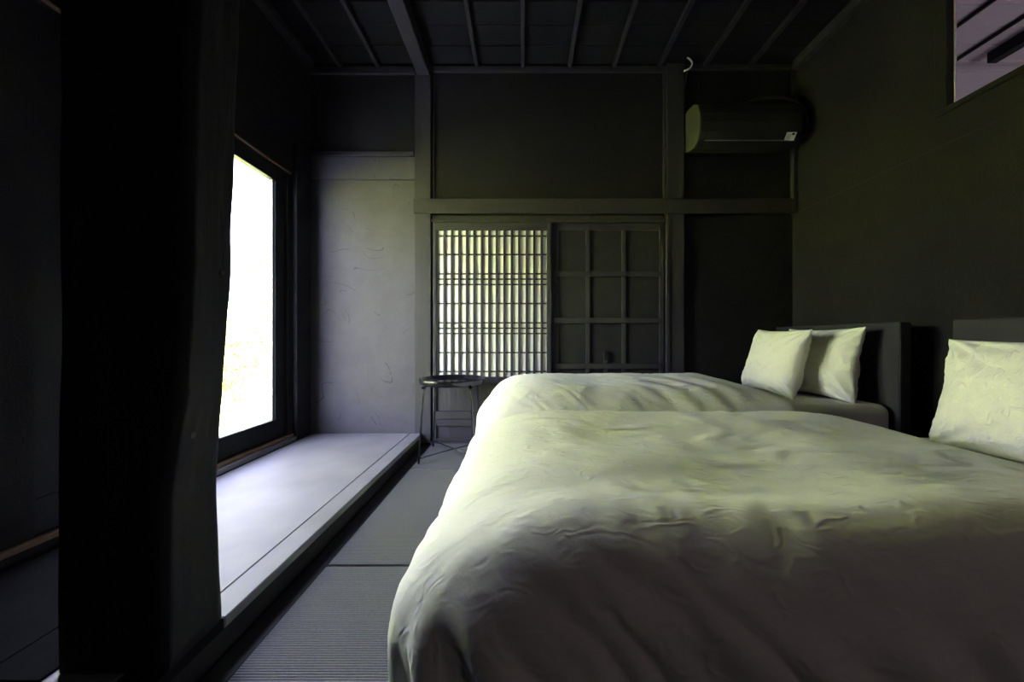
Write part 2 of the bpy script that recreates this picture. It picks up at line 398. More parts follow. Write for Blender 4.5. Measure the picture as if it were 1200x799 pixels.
# ------------------------------------------------------------------ room next door (its ceiling shows through the high window)
fr_ = struct(box('floor', XR+.101, 5.5, -2.5, 3.0, -.12, 0, M['pale_wall'], None, 0))
struct(box('wall_back_next', XR+.101, 5.5, YB, YB+.12, 0.0005, ZC+.044, M['pale_wall'], None, 0))
struct(box('wall_side_next', 5.4, 5.5, -2.4, YB-.001, 0.0005, ZC+.044, M['pale_wall'], None, 0))
struct(box('wall_front_next', XR+.101, 5.5, -2.5, -2.4005, 0.0005, ZC+.044, M['pale_wall'], None, 0))
bmb = bmesh.new(); add_box(bmb, -1.55, 1.55, -.075, .075, 0, .022, .003); mb2 = bpy.data.meshes.new('ceiling_board'); bmb.to_mesh(mb2); bmb.free(); mb2.materials.append(M['pale_ceiling'])
y = YB-.03; k = 0
while y > -2.3:
    o = link('ceiling_board', mb2, None, ceil); o.location = Vector((XR+.12+1.56, y-.077, ZC+.012+.002*(k % 2)))-ceil.location
    y -= .153; k += 1
for x in (2.30, 2.66, 3.02, 3.38, 4.08, 4.44, 4.80, 5.16):
    cc(box('batten', x-.009, x+.009, -2.38, YB-.001, ZC-.012, ZC+.010, M['black'], None, .002))
cc(box('beam', 3.55, 3.62, -2.38, YB-.11, ZC-.07, ZC+.010, M['black'], None, .003))
trim(19, XR+.102, 5.39, YB-.045, YB-.0005, ez(77), ez(72), 'pale_ceiling', .002)
trim(20, XR+.102, 5.39, YB-.020, YB-.0005, ez(85), ez(81), 'pale_ceiling', .002)

# ------------------------------------------------------------------ left wall with the garden window
WY0, WY1, WZ0, WZ1 = 1.20, 2.49, .135, 2.02
wall_x('wall_left', XL-.14, XL, -2.5, YB+.034, -.1, ZC+.044, (WY0, WY1, WZ0, WZ1), M['wall'])
w1 = struct(box('window_1', XL-.06, XL+.040, WY0+.12, WY1+.04, .081, .112, M['track'], None, .003))
def c1(o): o.parent = w1; o.location = Vector(o.location)-w1.location; return o
o = c1(box('window_sill', XL-.06, XL+.020, -1.0, WY1+.04, .113, .134, M['ledge'], None, .002)); o['label'] = 'bare wood strip under the sash'
o = c1(box('window_head', XL-.001, XL+.012, WY0-.06, WY1+.02, WZ1+.0, WZ1+.012, M['ledge'], None, .001)); o['label'] = 'bare wood strip above the sash'
# sash frame
sx0, sx1 = XL-.065, XL-.020
c1(box('sash_rail', sx0, sx1, WY0, WY1, WZ0, .262, M['black'], None, .003))
c1(box('sash_rail', sx0, sx1, WY0, WY1, 1.925, WZ1, M['black'], None, .003))
c1(box('sash_stile', sx0, sx1, 2.395, WY1, .262, 1.925, M['black'], None, .003))
c1(box('sash_stile', sx0, sx1, WY0, WY0+.09, .262, 1.925, M['black'], None, .003))
o = c1(box('glazing_bead', sx0+.005, sx1-.012, 2.382, 2.395, .262, 1.925, M['track'], None, .001)); o['label'] = 'pale metal glazing bead'
c1(box('pane', (sx0+sx1)/2-.003, (sx0+sx1)/2+.003, WY0+.09, 2.395, .262, 1.925, M['glass'], None, 0))
# dark jamb post between window and alcove
trim(21, XL, XL+.035, WY1+.05, YB-.041, .081, ez(185)-.001, 'black', .003)

# walls behind the camera
struct(box('wall_front', XL, XR, -2.5, -2.401, -.1, ZC+.044, M['wall'], None, 0))

# ------------------------------------------------------------------ old post at the platform edge
def post():
    prof = [(.08, -.800, -.796), (.25, -.808, -.793), (.456, -.811, -.790), (.58, -.806, -.775), (.707, -.799, -.752), (.88, -.784, -.742),
            (1.05, -.770, -.738), (1.356, -.763, -.732), (1.73, -.751, -.722), (2.3, -.745, -.715), (2.894, -.74, -.71)]
    bm = bmesh.new(); n = 12; rings = []; Z = [.0815+(2.894-.0815)*i/90 for i in range(91)]
    xl = -1.045
    def at(z):
        for a, b in zip(prof, prof[1:]):
            if z <= b[0]:
                t = max(0, (z-a[0])/(b[0]-a[0])); t = t*t*(3-2*t)*.5+t*.5
                return a[1]+(b[1]-a[1])*t, a[2]+(b[2]-a[2])*t
        return prof[-1][1:]
    for z in Z:
        xb, xf = at(z)
        pts = []
        L0 = xl+.01*noise.noise(Vector((3, 1, z*1.5)))
        cs_ = [(L0, .77), (xf, .768), (xb, .925), (L0, .93)]
        for k in range(4):
            a, b = Vector(cs_[k]), Vector(cs_[(k+1) % 4])
            for j in range(n):
                t = (j+.0)/n; t = .04+.92*t
                pts.append(a.lerp(b, t))
        ring = []
        for p in pts:
            q = Vector((p.x, p.y, z)); d = .004*noise.noise(Vector((p.x*14, p.y*14, z*5)))+.0025*noise.noise(Vector((p.x*60, p.y*60, z*6)))
            c = Vector((-.91, .85, z)); q += (q-c).normalized()*d
            ring.append(bm.verts.new(q))
        rings.append(ring)
    for r, s in zip(rings, rings[1:]):
        for k in range(len(r)): bm.faces.new((r[k], r[(k+1) % len(r)], s[(k+1) % len(r)], s[k]))
    bm.faces.new(rings[0][::-1]); bm.faces.new(rings[-1])
    # nail holes and old mortice marks pressed into the side that faces the bed
    for (yy, zz, rad) in ((.865, .995, .010), (.80, .60, .011), (.80, .665, .018)):
        for v in bm.verts:
            if v.co.x > -.84:
                d = math.hypot(v.co.y-yy, v.co.z-zz)
                if d < rad*1.6: v.co.x -= .008*(1-d/(rad*1.6))
    return bm
pt = thing('timber_post', (-.91, .85, .0815), 'old dark natural timber post with a curved edge on the platform', 'post')
o = build('post_shaft', post(), M['post'], pt, smooth=True); o.location = -Vector(pt.location)
for (yy, zz, rad) in ((.872, .995, .0075), (.815, .60, .0085)):
    # plugged nail holes
    bm = bmesh.new()
    r = bmesh.ops.create_cone(bm, cap_ends=True, segments=16, radius1=rad, radius2=rad*.8, depth=.014)
    zx = -.770 if zz > .8 else -.79
    bmesh.ops.rotate(bm, verts=bm.verts, matrix=Matrix.Rotation(PI/2, 3, 'Y')); 
    o = build('nail_hole', bm, M['ink'], pt); o.location = Vector((zx+.004, yy, zz))-pt.location

# ------------------------------------------------------------------ side table
def side_table():
    t = thing('side_table', (-.505, 2.455, .001), 'round black metal tray table standing before the shoji screen', 'table')
    R = .228; h = .528
    bm = bmesh.new(); n = 64
    prof = [(0, h-.016), (R-.022, h-.016), (R-.012, h-.013), (R-.004, h+.016), (R, h+.018), (R+.003, h+.014), (R-.004, h-.016), (R-.016, h-.024), (0, h-.024)]
    rings = []
    for r, z in prof:
        if r == 0: rings.append([bm.verts.new((0, 0, z))])
        else: rings.append([bm.verts.new((r*math.cos(2*PI*k/n), r*math.sin(2*PI*k/n), z)) for k in range(n)])
    for a, b in zip(rings, rings[1:]):
        for k in range(n):
            if len(a) == 1: bm.faces.new((a[0], b[k], b[(k+1) % n]))
            elif len(b) == 1: bm.faces.new((a[k], b[0], a[(k+1) % n]))
            else: bm.faces.new((a[k], b[k], b[(k+1) % n], a[(k+1) % n]))
    bmesh.ops.recalc_face_normals(bm, faces=bm.faces)
    build('tray_top', bm, M['steel'], t, smooth=True)
    q = .183
    for sx, sy in ((-1, -1), (1, -1), (1, 1), (-1, 1)):
        g = build('leg', (lambda b: (add_tube(b, [(sx*.156, sy*.156, h-.026), (sx*.158, sy*.158, h-.05), (sx*q, sy*q, .004), (sx*q, sy*q, 0)], .0068, 10), b)[1])(bmesh.new()), M['steel'], t, smooth=True)
        bm = bmesh.new(); add_box(bm, sx*.156-.014, sx*.156+.014, sy*.156-.010, sy*.156+.010, h-.040, h-.0235, .003)
        build('bracket', bm, M['steel'], g)
    tube('brace', [(-q, -q, .034), (0, 0, .038), (q, q, .034)], .0042, M['steel'], t)
    tube('brace', [(-q, q, .043), (0, 0, .047), (q, -q, .043)], .0042, M['steel'], t)
    return t
side_table()

# ------------------------------------------------------------------ air conditioner
def air_con():
    x0, x1 = 1.286, 2.045; yb = YB+.0115
    t = thing('air_conditioner', ((x0+x1)/2, yb, 2.29), 'black wall-mounted air conditioner high in the right back corner', 'air conditioner')
    L = t.location
    # side profile (y, z)
    P = [(yb, 2.31), (yb, 2.598), (yb-.05, 2.610), (2.60, 2.590), (2.535, 2.545), (2.508, 2.47), (2.500, 2.40), (2.512, 2.335), (2.545, 2.285), (2.60, 2.262), (2.68, 2.280)]
    bm = bmesh.new()
    def ring(x, s):
        c = Vector((2.62, 2.44)); return [bm.verts.new(Vector((x, c.x+(p[0]-c.x)*s if p[0] < yb-.01 else p[0], c.y+(p[1]-c.y)*s))-L) for p in P]
    rs = [ring(x0+.012, .985), ring(x0+.02, 1), ring(x1-.02, 1), ring(x1-.006, .97), ring(x1, .93)]
    for a, b in zip(rs, rs[1:]):
        for k in range(len(P)): bm.faces.new((a[k], a[(k+1) % len(P)], b[(k+1) % len(P)], b[k]))
    bm.faces.new(rs[0]); bm.faces.new(rs[-1][::-1]); bmesh.ops.recalc_face_normals(bm, faces=bm.faces)
    build('housing', bm, M['ac'], t)
    bm = bmesh.new(); a = [bm.verts.new(Vector((x0, p[0], p[1]))-L) for p in P]; b = [bm.verts.new(Vector((x0+.012, p[0], p[1]))-L) for p in P]
    for k in range(len(P)): bm.faces.new((a[k], a[(k+1) % len(P)], b[(k+1) % len(P)], b[k]))
    bm.faces.new(a); bm.faces.new(b[::-1]); bmesh.ops.recalc_face_normals(bm, faces=bm.faces)
    s = build('side_cover', bm, M['ac_lit_side'], t); s['label'] = 'end cover with the window light in its colour'  # window light on this side is put into the cover's colour
    # front flap line
    def quad(name, xa, xb, y0, z0, y1, z1, th, m, par, off=(0, 0, 0)):
        bm = bmesh.new(); n = Vector((0, z1-z0, -(y1-y0))).normalized()*th
        if n.y > 0: n = -n
        vs_ = [Vector((xa, y0, z0)), Vector((xb, y0, z0)), Vector((xb, y1, z1)), Vector((xa, y1, z1))]
        lo = [bm.verts.new(v-L) for v in vs_]; hi = [bm.verts.new(v-L+n) for v in vs_]
        bm.faces.new(lo); bm.faces.new(hi[::-1])
        for k in range(4): bm.faces.new((lo[k], lo[(k+1) % 4], hi[(k+1) % 4], hi[k]))
        bmesh.ops.recalc_face_normals(bm, faces=bm.faces); return build(name, bm, m, par)
    lv = quad('louver', x0+.05, x1-.05, 2.5125, 2.330, 2.5435, 2.286, .006, M['ac'], t)
    e = quad('louver_edge', x0+.05, x1-.09, 2.541, 2.290, 2.5445, 2.284, .010, M['ac_trim'], lv); e['label'] = 'lit line painted along the lower edge of the louver'  # paler strip paints the light catching the louver
    lb = quad('label_plate', x1-.125, x1-.055, 2.512, 2.330, 2.543, 2.286, .009, M['label'], t); lb['label'] = 'small pale sticker with a dark mark'
    quad('printed_mark', x1-.085, x1-.066, 2.514, 2.327, 2.522, 2.316, .0105, M['ink'], lb)
    for k in range(3):
        quad('printed_mark', x1-.118, x1-.090, 2.521+.006*k, 2.317-.0085*k, 2.5232+.006*k, 2.3135-.0085*k, .0100, M['ac_trim'], lb)
air_con()
def cable(pts, r, m, label, cat='cable', name='cable'):
    o = tube(name, spline(pts, 8), r, M[m]); return tag(o, label, cat)
yc = YB-.055
cable([(1.276, 2.68, 3.010), (1.300, 2.68, 2.992), (1.314, 2.68, 2.964), (1.296, 2.68, 2.928), (1.252, 2.68, 2.904)], .0055, 'cord_white', 'short white cable end curling down from the ceiling')
cable([(ex(802.5), YB-.05, ez(84.5)), (ex(801.8), YB-.02, ez(100)), (ex(801.6), YB-.016, ez(118)), (ex(801.4), YB-.014, ez(134)), (ex(801.6), YB-.010, ez(145))], .0052, 'cord_black', 'black cable running down the post to the air conditioner')
cable([(1.62, 2.69, 2.628), (1.75, 2.65, 2.648), (1.92, 2.60, 2.635), (2.05, 2.57, 2.575), (2.105, 2.56, 2.47), (2.10, 2.56, 2.36), (2.075, 2.62, 2.31), (2.06, 2.70, 2.30)], .008, 'cord_black', 'black cable looping over the right end of the air conditioner')
cable([(1.70, 2.71, 2.655), (1.86, 2.66, 2.68), (2.04, 2.61, 2.63), (2.130, 2.60, 2.52), (2.135, 2.60, 2.38), (2.11, 2.66, 2.36), (2.085, 2.72, 2.33)], .013, 'cord_black', 'thick black pipe bent down the corner beside the air conditioner', 'pipe', 'drain_pipe')

# ------------------------------------------------------------------ beds
def bed(cy, hw, label, top):
    t = thing('bed', (.9, cy, 0), label, 'bed', 'single beds')
    def b(n, x0, x1, y0, y1, z0, z1, m, bev): 
        o = box(n, x0, x1, y0, y1, z0, z1, M[m], None, bev); o.parent = t; o.location = Vector(o.location)-t.location; return o
    b('headboard', 1.965, 2.03, cy-hw, cy+hw, 0.002, .915, 'wood', .006)
    b('bed_frame', -.10, 1.963, cy-.42, cy+.42, .10, .22, 'black', .01)
    for x in (0.0, 1.88):
        for y in (-.36, .36): b('leg', x-.03, x+.03, cy+y-.03, cy+y+.03, .001, .10, 'black', .004)
    bm = bmesh.new(); add_box(bm, -.10-.9, 1.96-.9, -.42, .42, .222, top, .05, 5)
    o = build('mattress', bm, M['sheet'], t, smooth=True)
    return t
bed(1.06, .52, 'near bed, its foot and long side towards the viewer', .415)
bed(2.24, .44, 'far bed, between the near bed and the back wall', .475)

# vertex positions (mm, differences to the neighbours) of the two covers, draped beforehand over each bed with a cloth solver
DATA_NEAR = (
(
1490,-8,8,1,2,2,0,0,1,1,0,0,1,1,1,1,0,2,1,0,1,0,1,0,0,0,1,0,0,0,0,0,0,0,0,0,1,0,0,0,0,-1,0,1,0,-1,1,0,0,1,0,0,-1,0,1,0,-2,-1,-1,-1,-2,-2,-3,-3,-4,-5,-5,-7,-12,-3,-7,-5,-8,-15,-13,4,-6,2,-9,-10,-7,-19,9,-12,1,-1,-1,1,1,-1,
0,0,0,0,0,0,0,0,-1,0,1,-1,1,0,0,0,0,0,0,0,-1,1,0,0,1,0,0,0,-1,0,1,0,0,-1,0,-1,2,-1,0,1,-1,0,0,2,-1,-1,-1,1,0,0,0,0,1,2,0,-1,1,0,1,6,-6,0,-1,3,14,1,-16,8,-10,5,0,-4,-20,-2,2,-3,1,0,0,0,0,0,0,0,0,0,0,0,0,0,
0,-1,1,0,-1,0,1,0,0,0,0,1,-1,0,1,-1,0,0,0,1,0,-1,0,1,1,-1,1,-1,0,0,-1,0,0,1,-1,1,-1,1,0,-1,1,0,0,0,-1,1,2,0,-1,0,1,2,-1,-1,0,-2,9,4,-7,1,-3,4,5,-23,0,1,1,0,0,0,-1,0,0,1,0,-1,0,0,0,0,0,-1,1,0,0,0,0,-1,1,0,
0,1,0,-1,1,-1,0,0,1,-1,0,1,0,-1,1,0,0,0,0,0,0,0,0,0,-1,0,0,0,0,0,2,-1,0,0,0,1,-1,0,1,2,0,0,1,1,-1,-2,-2,3,4,0,-1,-2,-1,4,-24,1,1,1,-1,-1,0,1,0,0,0,0,1,0,0,-1,0,0,1,0,-1,0,0,1,1,-1,-1,0,0,0,1,0,0,1,0,-2,
1,0,-1,0,1,-1,0,0,1,-1,0,0,0,0,0,0,0,0,1,0,1,0,-1,-1,1,1,-1,1,1,0,0,1,-2,2,1,4,3,-2,-6,0,1,3,-1,1,-6,-23,0,1,0,0,0,0,0,0,1,0,0,0,-1,0,0,1,0,-1,0,0,0,0,0,0,0,0,0,0,0,1,-1,0,-1,0,1,0,0,1,0,0,1,-1,0,-1,
1,0,0,0,-1,1,0,0,-1,-1,1,0,-1,2,1,0,-2,0,0,1,0,1,1,1,-2,1,1,-2,1,2,1,-4,2,4,1,5,-22,0,0,0,0,0,0,0,1,-2,0,1,0,1,-2,1,0,0,1,-1,0,0,1,0,0,0,0,0,-1,1,-1,0,0,0,1,0,-1,0,0,0,0,-1,2,0,0,0,0,0,0,1,-2,0,0,1,
1,-1,-1,1,0,0,-1,2,0,-1,-3,3,2,0,1,-1,2,1,-2,0,-2,-2,9,-2,1,3,-2,-23,1,0,-1,0,1,0,0,0,1,-1,0,0,0,1,-1,0,0,0,0,1,-1,0,0,0,0,0,1,0,-1,0,0,1,0,-1,0,1,0,-1,0,1,0,-1,0,0,1,-1,0,0,0,1,0,0,1,-1,0,1,-1,0,0,0,-1,1,
3,2,-4,-1,3,-2,3,-3,2,5,-6,2,2,-3,9,-5,-6,14,-22,0,0,0,0,0,1,-1,0,0,0,0,0,0,1,0,0,-1,0,0,0,1,0,-1,0,0,0,-1,0,0,1,0,0,0,0,1,-1,0,0,1,-1,0,0,1,0,-1,1,0,0,-1,1,-1,0,0,1,0,0,1,0,-2,1,1,1,-2,0,2,0,-2,6,-4,3,-3,
-1,8,-4,-2,5,-4,13,1,-18,-22,0,-1,1,0,0,-1,1,0,0,0,1,-1,0,0,0,0,1,-1,1,-1,0,0,1,-1,0,0,0,1,0,0,0,-1,0,1,-1,0,0,1,-1,1,0,0,-1,1,0,0,0,-1,1,-1,1,0,-1,0,0,1,0,0,1,0,0,-1,1,0,0,0,2,-4,5,-2,-1,2,1,0,2,-4,0,-2,3,7,
-23,0,1,0,0,0,0,0,-1,0,2,-2,1,0,0,0,0,0,0,0,0,1,0,0,-1,0,1,0,-1,0,1,0,0,-1,0,0,0,1,-1,0,0,0,1,0,-1,1,-1,0,1,0,1,-2,0,1,0,0,-1,1,0,0,0,-1,0,1,1,0,0,1,2,-5,4,0,0,0,2,-1,-2,-1,-1,3,1,-23,1,0,0,1,-1,0,-1,1,
0,-1,1,0,1,0,0,-1,0,1,-1,1,-2,1,-1,1,0,0,0,0,1,-1,1,-1,1,-1,0,1,-1,0,1,-1,1,0,-1,1,-2,1,1,0,-1,0,3,-1,-2,1,0,-1,0,-1,2,0,0,0,0,0,0,1,-2,2,7,-5,0,-2,2,2,-1,0,-4,2,-2,1,-24,0,1,1,-1,1,0,0,0,1,-1,1,-1,0,0,0,0,0,
0,0,0,1,-2,1,0,0,0,0,0,0,0,-1,1,0,0,1,-1,0,1,-1,1,-1,-1,2,-1,1,0,-1,0,1,-1,0,1,0,-1,1,1,-2,1,0,0,1,0,-2,0,1,-1,1,0,-1,5,-2,3,-3,1,2,-2,1,-3,6,-4,-21,-1,1,-1,0,0,-1,1,0,0,0,-1,2,-2,0,1,1,-1,0,0,0,0,1,-1,0,0,0,
0,1,-1,-1,1,0,0,0,0,0,1,-1,0,0,1,0,-1,0,0,0,0,1,0,0,-1,1,0,0,-1,0,1,0,0,0,0,-2,1,0,0,2,-1,0,1,-1,2,-2,4,0,0,0,1,-1,-2,8,-23,1,0,0,0,0,1,0,-1,0,1,0,-2,1,0,-1,1,0,0,0,0,0,0,0,0,1,-1,0,0,0,0,0,0,0,1,-1,
0,0,0,1,-1,0,0,0,1,-1,0,1,-1,0,1,0,-1,0,0,0,0,0,1,-1,1,-2,1,0,1,0,-1,1,0,1,-1,1,0,-1,3,0,3,-3,5,-4,-2,-22,0,-1,0,0,0,1,-1,2,-2,1,-1,1,0,0,1,-2,1,0,1,-1,0,0,1,0,-1,0,1,-1,0,1,-2,1,1,-1,1,-1,0,1,-1,1,-1,0,1,-1,
1,1,-1,0,0,-1,0,0,1,0,-1,1,0,-1,1,0,2,-1,0,-1,0,0,0,1,0,2,-2,1,-2,0,2,-1,5,-6,7,-6,-21,-1,0,0,0,1,-1,1,-1,1,-1,0,0,0,0,0,0,0,0,-1,2,-1,0,0,0,0,0,0,0,0,0,1,-1,0,0,-1,2,-1,0,0,0,0,0,0,1,0,-1,0,0,0,1,0,0,0,
0,1,-1,0,0,0,1,-1,3,0,-3,0,0,0,0,1,-1,3,-3,0,0,1,0,3,1,-5,7,-22,1,-1,0,0,0,-1,0,1,0,0,1,-1,0,0,-1,1,0,0,1,-1,1,-1,0,0,0,0,-1,1,0,-1,1,1,-1,1,0,-1,1,-1,1,-1,1,0,-1,-1,1,0,0,1,0,-1,0,0,1,0,1,0,-1,0,1,-1,1,1,
3,-4,-1,0,0,0,0,0,0,2,0,-3,0,2,-2,2,-1,-1,-22,0,0,0,0,0,1,-1,-1,0,0,-1,1,0,0,2,-1,0,0,0,0,0,0,-1,1,0,1,-1,0,1,0,-1,0,1,-1,0,1,-1,1,-1,0,0,0,1,1,-2,1,0,-1,0,0,1,0,-1,1,0,0,0,1,1,-2,1,0,0,8,-11,1,1,0,-1,1,1,
1,0,2,-4,2,-3,1,1,-1,-22,0,0,0,0,-1,0,0,-1,1,-1,2,0,0,0,-1,1,0,0,0,-1,0,1,0,-1,1,-1,1,0,-1,0,1,0,0,0,0,0,0,-1,1,1,-1,0,0,1,1,-2,1,0,0,0,-1,1,0,-1,0,0,0,1,-1,2,-1,-1,0,-2,9,-8,1,3,-1,-1,-1,1,3,0,2,-5,4,-4,1,0,
-22,0,0,0,0,0,0,0,0,-1,2,-1,0,0,0,0,0,0,0,0,1,-1,-1,1,0,-1,1,1,-1,0,1,-1,0,0,0,0,0,1,0,0,-1,1,0,-1,0,1,0,-1,0,0,-1,1,0,0,0,-1,1,1,0,-1,0,0,1,-1,1,0,4,-1,-6,3,0,0,0,1,1,1,1,-3,1,0,-1,-22,-1,0,1,0,0,0,0,0,
0,0,0,0,0,0,0,0,0,0,0,0,0,0,0,0,0,0,0,0,1,-1,1,-1,-1,1,0,0,0,0,0,0,0,0,1,-2,0,2,0,-1,0,1,-1,1,0,1,1,-1,0,-1,0,0,0,0,0,1,2,0,-1,1,-4,1,1,-1,0,1,2,1,-3,2,-1,0,-23,1,-1,0,1,0,-1,0,1,1,-1,0,0,0,0,0,0,0,
0,0,0,0,1,-1,0,1,-1,0,0,0,0,0,0,1,-1,1,-1,-1,1,0,1,-1,1,-1,1,-1,0,1,0,0,1,0,-2,1,0,0,0,0,-1,0,2,1,0,-3,2,2,1,-3,1,-1,4,-4,0,-2,0,1,1,5,-5,-1,3,-22,-1,1,-1,0,0,1,0,2,-2,0,0,0,-1,1,0,1,-1,0,-1,1,1,-1,0,0,0,0,
0,1,-1,1,-1,1,-1,1,-1,1,0,0,-1,0,1,-1,0,0,1,0,-1,1,0,0,0,1,-1,-1,0,0,1,0,1,-1,0,0,2,-2,1,4,-1,-2,2,-5,8,-6,1,-2,-1,3,0,4,-2,-3,-23,-1,1,1,-1,1,0,1,-1,1,-1,0,0,1,-1,0,0,1,-2,1,-1,-1,1,0,1,0,0,0,0,-1,0,2,-1,-1,1,1,
-1,1,-1,0,0,0,0,1,-1,0,-1,1,1,1,-1,0,-1,1,0,-1,1,-1,1,0,1,-1,0,0,1,-1,0,4,0,-4,3,-3,6,-4,-1,0,0,1,2,1,0,-23,1,0,0,0,0,0,0,-1,0,1,0,0,-1,1,0,-1,0,1,-1,0,1,0,0,0,0,0,0,-1,2,0,-2,1,0,0,0,0,0,0,0,1,-1,1,-1,1,
-1,1,-1,0,0,1,0,0,0,0,0,1,0,-1,0,-1,1,-1,1,0,1,0,1,0,4,-6,2,3,-1,-1,-2,0,1,0,2,1,-22,0,0,0,1,-2,0,1,0,0,-1,0,0,1,0,0,0,0,0,1,-1,0,-1,1,0,0,1,-1,0,0,0,0,0,2,-2,0,1,-1,0,2,-2,0,0,0,0,0,0,1,-1,0,0,0,1,0,
1,1,-1,0,0,-1,1,-2,0,1,1,-1,0,1,2,-1,3,-6,1,6,-2,-2,-1,0,2,1,-2,-22,0,-1,1,-1,1,0,0,0,-1,0,1,0,0,-1,1,0,0,0,0,0,0,1,-1,-1,-1,0,1,1,0,0,1,-1,0,1,-1,0,0,1,-2,1,1,0,0,-2,1,0,0,0,0,0,1,-1,0,0,0,0,1,0,0,-1,2,0,
-1,0,0,0,1,-1,2,2,1,-6,2,4,-2,-2,0,-2,0,0,-23,0,1,-1,1,0,0,-1,0,1,1,-1,0,0,0,0,0,0,0,0,0,-1,0,0,0,1,-1,1,1,0,-1,0,1,0,-1,1,-1,1,-1,0,0,0,0,0,1,0,0,0,0,-1,0,0,1,-1,0,2,-1,0,0,0,-1,0,1,0,-1,0,0,-2,2,0,2,4,
0,-4,1,2,-1,-1,-2,-1,3,-23,1,0,0,-1,-1,1,0,0,2,0,0,-1,0,-1,-1,1,0,1,-1,1,0,0,0,1,-1,1,-1,0,0,0,-1,1,-1,1,-1,2,-1,0,0,0,0,0,0,1,0,-1,0,0,1,-1,0,0,2,1,-2,0,-1,1,0,2,-1,-1,0,-1,1,-1,1,0,2,-3,-2,4,-1,2,0,2,-4,3,-1,1,
-22,-1,0,0,0,1,0,0,0,-1,1,0,0,0,1,0,-1,-1,0,1,0,0,0,0,0,0,0,0,-1,0,1,1,-1,1,0,0,0,-1,1,0,0,-1,0,1,-1,0,1,-1,1,-1,1,0,-1,0,0,-1,1,1,0,1,-1,0,0,-1,2,-1,1,-1,1,-1,1,1,-2,1,-1,6,-5,4,-5,5,-4,-22,0,0,0,0,0,0,0,0,
-1,0,0,1,0,0,0,0,0,-1,0,1,0,-1,1,0,1,0,0,0,-1,1,-1,0,0,0,0,-1,2,-1,0,0,1,0,-1,0,1,-1,1,-1,1,-1,0,1,-1,-1,2,0,0,0,0,-1,1,1,0,-2,2,-1,0,0,0,1,-1,2,0,0,-1,5,-4,1,-3,4,-23,3,-1,-1,0,0,0,0,-1,0,-1,1,1,0,0,0,0,0,
0,0,-1,0,0,1,1,-1,0,0,0,2,-2,1,-1,0,0,1,-1,0,0,1,-1,0,0,0,0,0,1,-1,1,-1,1,0,0,0,0,-1,0,1,0,0,0,0,0,1,0,-2,1,2,-1,-1,0,0,0,0,1,0,2,2,1,-1,-6,-19,-4,1,0,0,0,0,0,1,-1,0,1,-1,0,0,1,-1,0,0,0,0,0,1,-1,1,0,-1,
0,0,-1,1,0,1,0,0,-1,0,0,1,-1,1,0,0,-1,0,-1,1,1,-1,1,-1,0,0,0,1,0,0,-1,0,0,1,0,0,-1,1,1,0,-1,1,0,0,1,-2,3,-3,2,-1,3,0,-2,4,-21,6,-6,0,-1,1,1,-2,-1,1,1,-1,0,1,-1,-1,1,0,0,0,0,1,-1,0,-1,1,0,0,0,0,0,0,0,0,-1,1,
1,-1,0,1,-1,0,0,1,3,-1,-3,0,1,0,0,0,0,0,-1,1,0,-1,1,0,0,-1,0,1,0,0,-1,1,0,1,0,0,4,-4,2,-1,-1,0,1,5,-5,-18,-2,4,-4,1,-1,-2,0,0,0,1,0,1,-2,-1,0,0,1,0,-1,1,-1,1,0,-1,1,1,0,-1,0,0,0,0,0,1,-1,0,0,1,-1,0,0,0,2,-2,
-1,2,-1,0,0,1,0,-1,0,1,-1,0,2,-2,0,0,1,0,0,-1,1,0,0,0,0,0,1,-2,3,0,0,0,-1,1,-3,7,-21,0,2,2,-3,-1,-1,0,1,0,-1,1,-1,-1,1,0,0,0,0,1,-1,0,0,0,1,-1,0,0,1,0,-1,0,0,0,0,0,-1,1,-2,1,1,0,0,-1,0,1,-1,0,0,1,0,0,1,0,
-1,-2,0,1,1,0,0,0,0,1,0,-1,1,0,-1,-1,0,1,0,1,0,0,2,-3,-1,3,-1,-21,-1,-1,1,-1,1,0,1,-1,0,1,-2,-1,2,0,0,0,0,0,0,0,1,0,0,-1,0,0,0,0,0,1,0,-1,0,0,1,1,-1,0,-1,1,0,0,-1,0,1,0,0,0,0,0,-1,1,-1,0,2,0,-2,1,0,-1,1,1,
-2,1,1,0,-1,0,0,-1,0,1,0,1,-2,0,1,0,-1,1,-13,-8,-1,0,0,-1,1,0,0,0,-1,0,1,0,1,-1,0,0,0,0,0,-1,1,0,0,0,0,0,0,0,0,0,1,0,-1,0,0,0,1,0,-1,0,0,1,-1,0,1,2,0,-2,-1,1,-1,1,0,0,0,0,-1,0,2,-1,0,1,-1,0,-1,0,0,2,0,-1,
0,0,0,0,-1,1,1,0,-1,-21,5,-6,1,-3,1,1,1,-1,1,-1,0,0,0,0,0,0,0,0,0,0,1,-2,1,0,0,0,0,0,0,0,0,0,0,1,0,-1,1,-1,0,0,0,0,0,0,0,1,-2,0,1,1,0,0,0,-1,0,0,1,0,0,-1,1,-1,0,1,-1,1,0,0,-1,1,0,0,1,-1,-1,0,1,0,0,0,
-23,3,-1,-3,10,-10,2,-1,1,0,1,-1,0,-1,0,1,0,0,0,0,0,0,1,-1,0,0,1,0,-1,0,0,0,0,0,0,-1,1,0,0,1,-1,0,0,0,0,1,-1,1,0,0,-1,0,0,0,1,0,0,-1,1,0,1,-2,1,0,0,0,0,0,0,0,0,0,0,0,0,0,0,0,-1,1,0,-16,-5,4,0,-4,10,-10,-1,1,
-2,0,1,0,1,-1,0,0,0,0,0,0,0,0,0,0,0,0,0,0,0,0,0,0,0,0,1,-1,0,1,-1,1,-2,0,1,1,-1,0,1,0,-1,1,0,-1,0,1,0,0,0,-1,1,-1,1,-1,1,0,0,0,0,0,0,0,0,0,0,-1,1,0,0,0,-1,0,-23,1,3,1,-2,2,2,-4,-2,0,0,0,0,-1,1,0,0,0,
